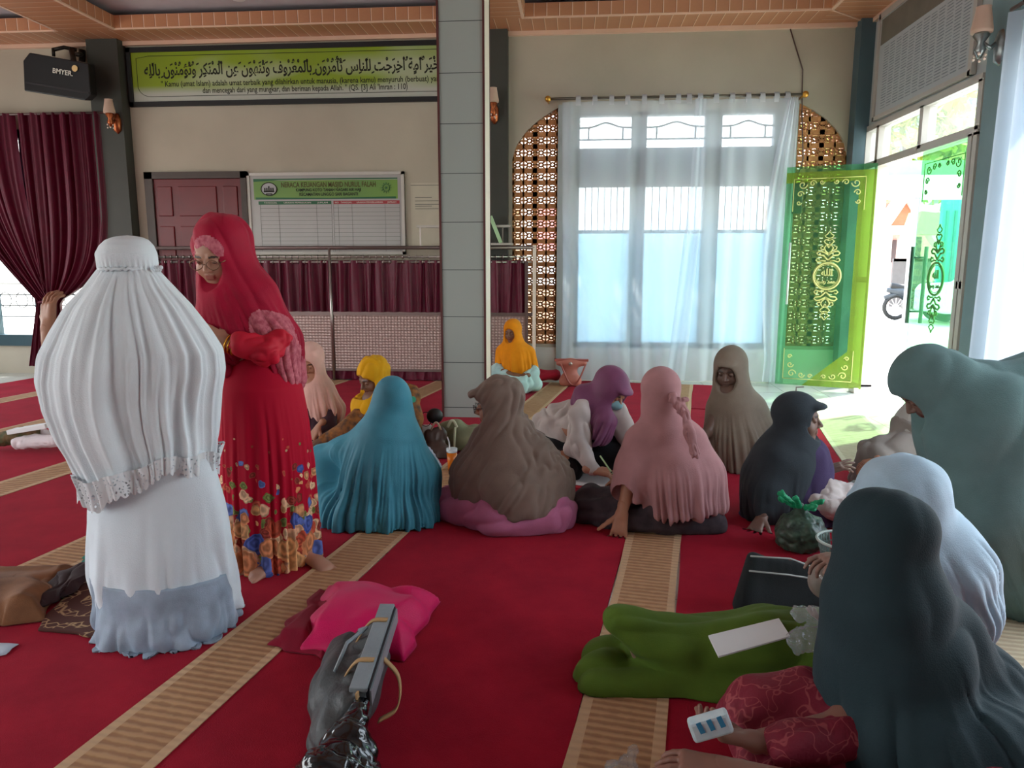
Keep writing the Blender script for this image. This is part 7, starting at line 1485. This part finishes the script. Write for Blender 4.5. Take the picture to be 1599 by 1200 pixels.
MB().bar((A_[0]+.09, 3.89, .226), (B_[0]+.02, 3.89, .196), .012, .012).bar((A_[0]+.09, 4.08, .226), (B_[0]+.02, 4.08, .196), .012, .012).build('edge_piping', M_white, gx)
bk = thing('plastic_basket', 'pale round plastic basket behind the nearest dark veil', 'basket', W(1310, 888, z=0)); c = W(1316, 890, z=0)+V(0, 0, .012); mb = MB(); mb.tube([c+V(.12*math.cos(t), .12*math.sin(t), .13) for t in np.linspace(0, 6.28, 33)[:-1]], .007, 6, closed=True); mb.build('rim', mat('basket_pale', (196, 214, 208), rough=.4), bk, smooth=True)
mb = MB()
for k in range(40):
    t = k*2*math.pi/40; mb.bar(c+V(.085*math.cos(t), .085*math.sin(t), 0), c+V(.117*math.cos(t), .117*math.sin(t), .13), .006, .004)
for z, r in ((.0, .085), (.045, .096), (.09, .108)): mb.tube([c+V(r*math.cos(t), r*math.sin(t), z) for t in np.linspace(0, 6.28, 33)[:-1]], .003, 5, closed=True)
mb.build('ribbed_wall', mat('basket_teal', (120, 146, 142), rough=.4), bk)
bt = thing('tote_bag', 'black square tote bag with thin white cords standing behind the green skirt', 'bag', W(1215, 975, z=0))
A_ = W(1150, 972, z=0); B_ = W(1290, 960, z=0); A2 = W(1170, 868, y=A_[1]+.05); B2 = W(1280, 884, y=B_[1]+.05)
F = Field(V(.5, 2.55, 0), V(1.4, 3.3, .5), .006); F.chain([A_+V(.04, .05, .05), V(A2[0]+.02, A_[1]+.07, A2[2]-.02)], [.04, .02], .02); F.chain([B_+V(0, .05, .05), V(B2[0], B_[1]+.07, B2[2]-.02)], [.04, .02], .02)
for f in np.linspace(0, 1, 9): F.cap((A_+V(.04, .05, .05))*(1-f)+(B_+V(0, .05, .05))*f, V(A2[0]+.02, A_[1]+.07, A2[2]-.02)*(1-f)+V(B2[0], B_[1]+.07, B2[2]-.02)*f, .04, .018, .03)
F.floor(.012); field_obj(F, 'bag_body', cloth('black_canvas', (30, 36, 38)), bt, (), 2)
mb = MB()
for (p0, p1, p2) in (((1172, 869), (1235, 873), (1288, 893)), ((1170, 892), (1230, 898), (1275, 905))):
    mb.tube([W(p0[0], p0[1], y=A_[1]+.02), W(p1[0], p1[1], y=(A_[1]+B_[1])/2-.01), W(p2[0], p2[1], y=B_[1]-.02)], .0035, 6)
mb.build('cord', mat('cord_white', (170, 178, 176), rough=.5), bt, smooth=True)
rp_ = thing('round_pouch', 'round beige pouch with a white tag leaning on the black tote bag', 'pouch', W(1290, 930, z=0)); pc = W(1290, 908, y=2.62); MB().lathe([(.004, -.03), (.055, -.022), (.066, 0), (.055, .022), (.004, .03)], pc, 24, M=Matrix.Rotation(math.pi/2-.3, 3, 'X')).build('pouch_body', mat('pouch_beige', (128, 116, 108), rough=.5), rp_, smooth=True); MB().tube([pc+V(-.04, -.045, .04), pc+V(0, -.05, -.0)], .005, 6).build('tag', M_paper, rp_)
yp = 2.12; pl = thing('clear_bag', 'crumpled clear plastic bag in the hand above the green skirt', 'bag', W(1275, 1010, y=yp)); F = Field(V(.6, 1.85, .1), V(1.1, 2.5, .7), .0045); F.cap(W(1245, 958, y=yp), W(1275, 960, y=yp), .020, .024, .01); F.cap(W(1248, 1000, y=yp), W(1280, 1000, y=yp), .035, .04, .02); F.cap(W(1265, 965, y=yp), W(1270, 995, y=yp), .010, .02, .01); crumple(F, 'film', plastic('clear_film2', alpha=.88), pl, .018, 34)
lp = thing('paper_sheet', 'white sheet of paper lying on the green skirt', 'paper', W(1170, 1000, y=2.3))
pts = [W(1106, 995, z=.235), W(1216, 968, z=.245), W(1234, 996, z=.24), W(1122, 1028, z=.23)]
mb = MB(); mb.add([p+V(0, 0, .005) for p in pts]+[p for p in pts], [(0, 1, 2, 3), (7, 6, 5, 4), (0, 4, 5, 1), (1, 5, 6, 2), (2, 6, 7, 3), (3, 7, 4, 0)]); mb.build('sheet', M_paper, lp)
pk = thing('tissue_packet', 'small blue and white packet held in a hand at the bottom right', 'packet', W(1105, 1165, y=1.66)); yq = 1.66
mb = MB(); mb.bar(W(1078, 1142, y=yq), W(1140, 1124, y=yq), .035, .055, up=(0, 0, 1)); mb.build('wrapper', mat('packet_blue', (176, 206, 216), rough=.35, var=0, col2=(210, 222, 226), vscale=30), pk, bevel=.008)
mb = MB()
for k in range(3): mb.bar(W(1090+16*k, 1130-5*k, y=yq-.019), W(1098+16*k, 1146-5*k, y=yq-.019), .002, .012)
mb.build('print', mat('packet_print', (50, 130, 170)), pk)
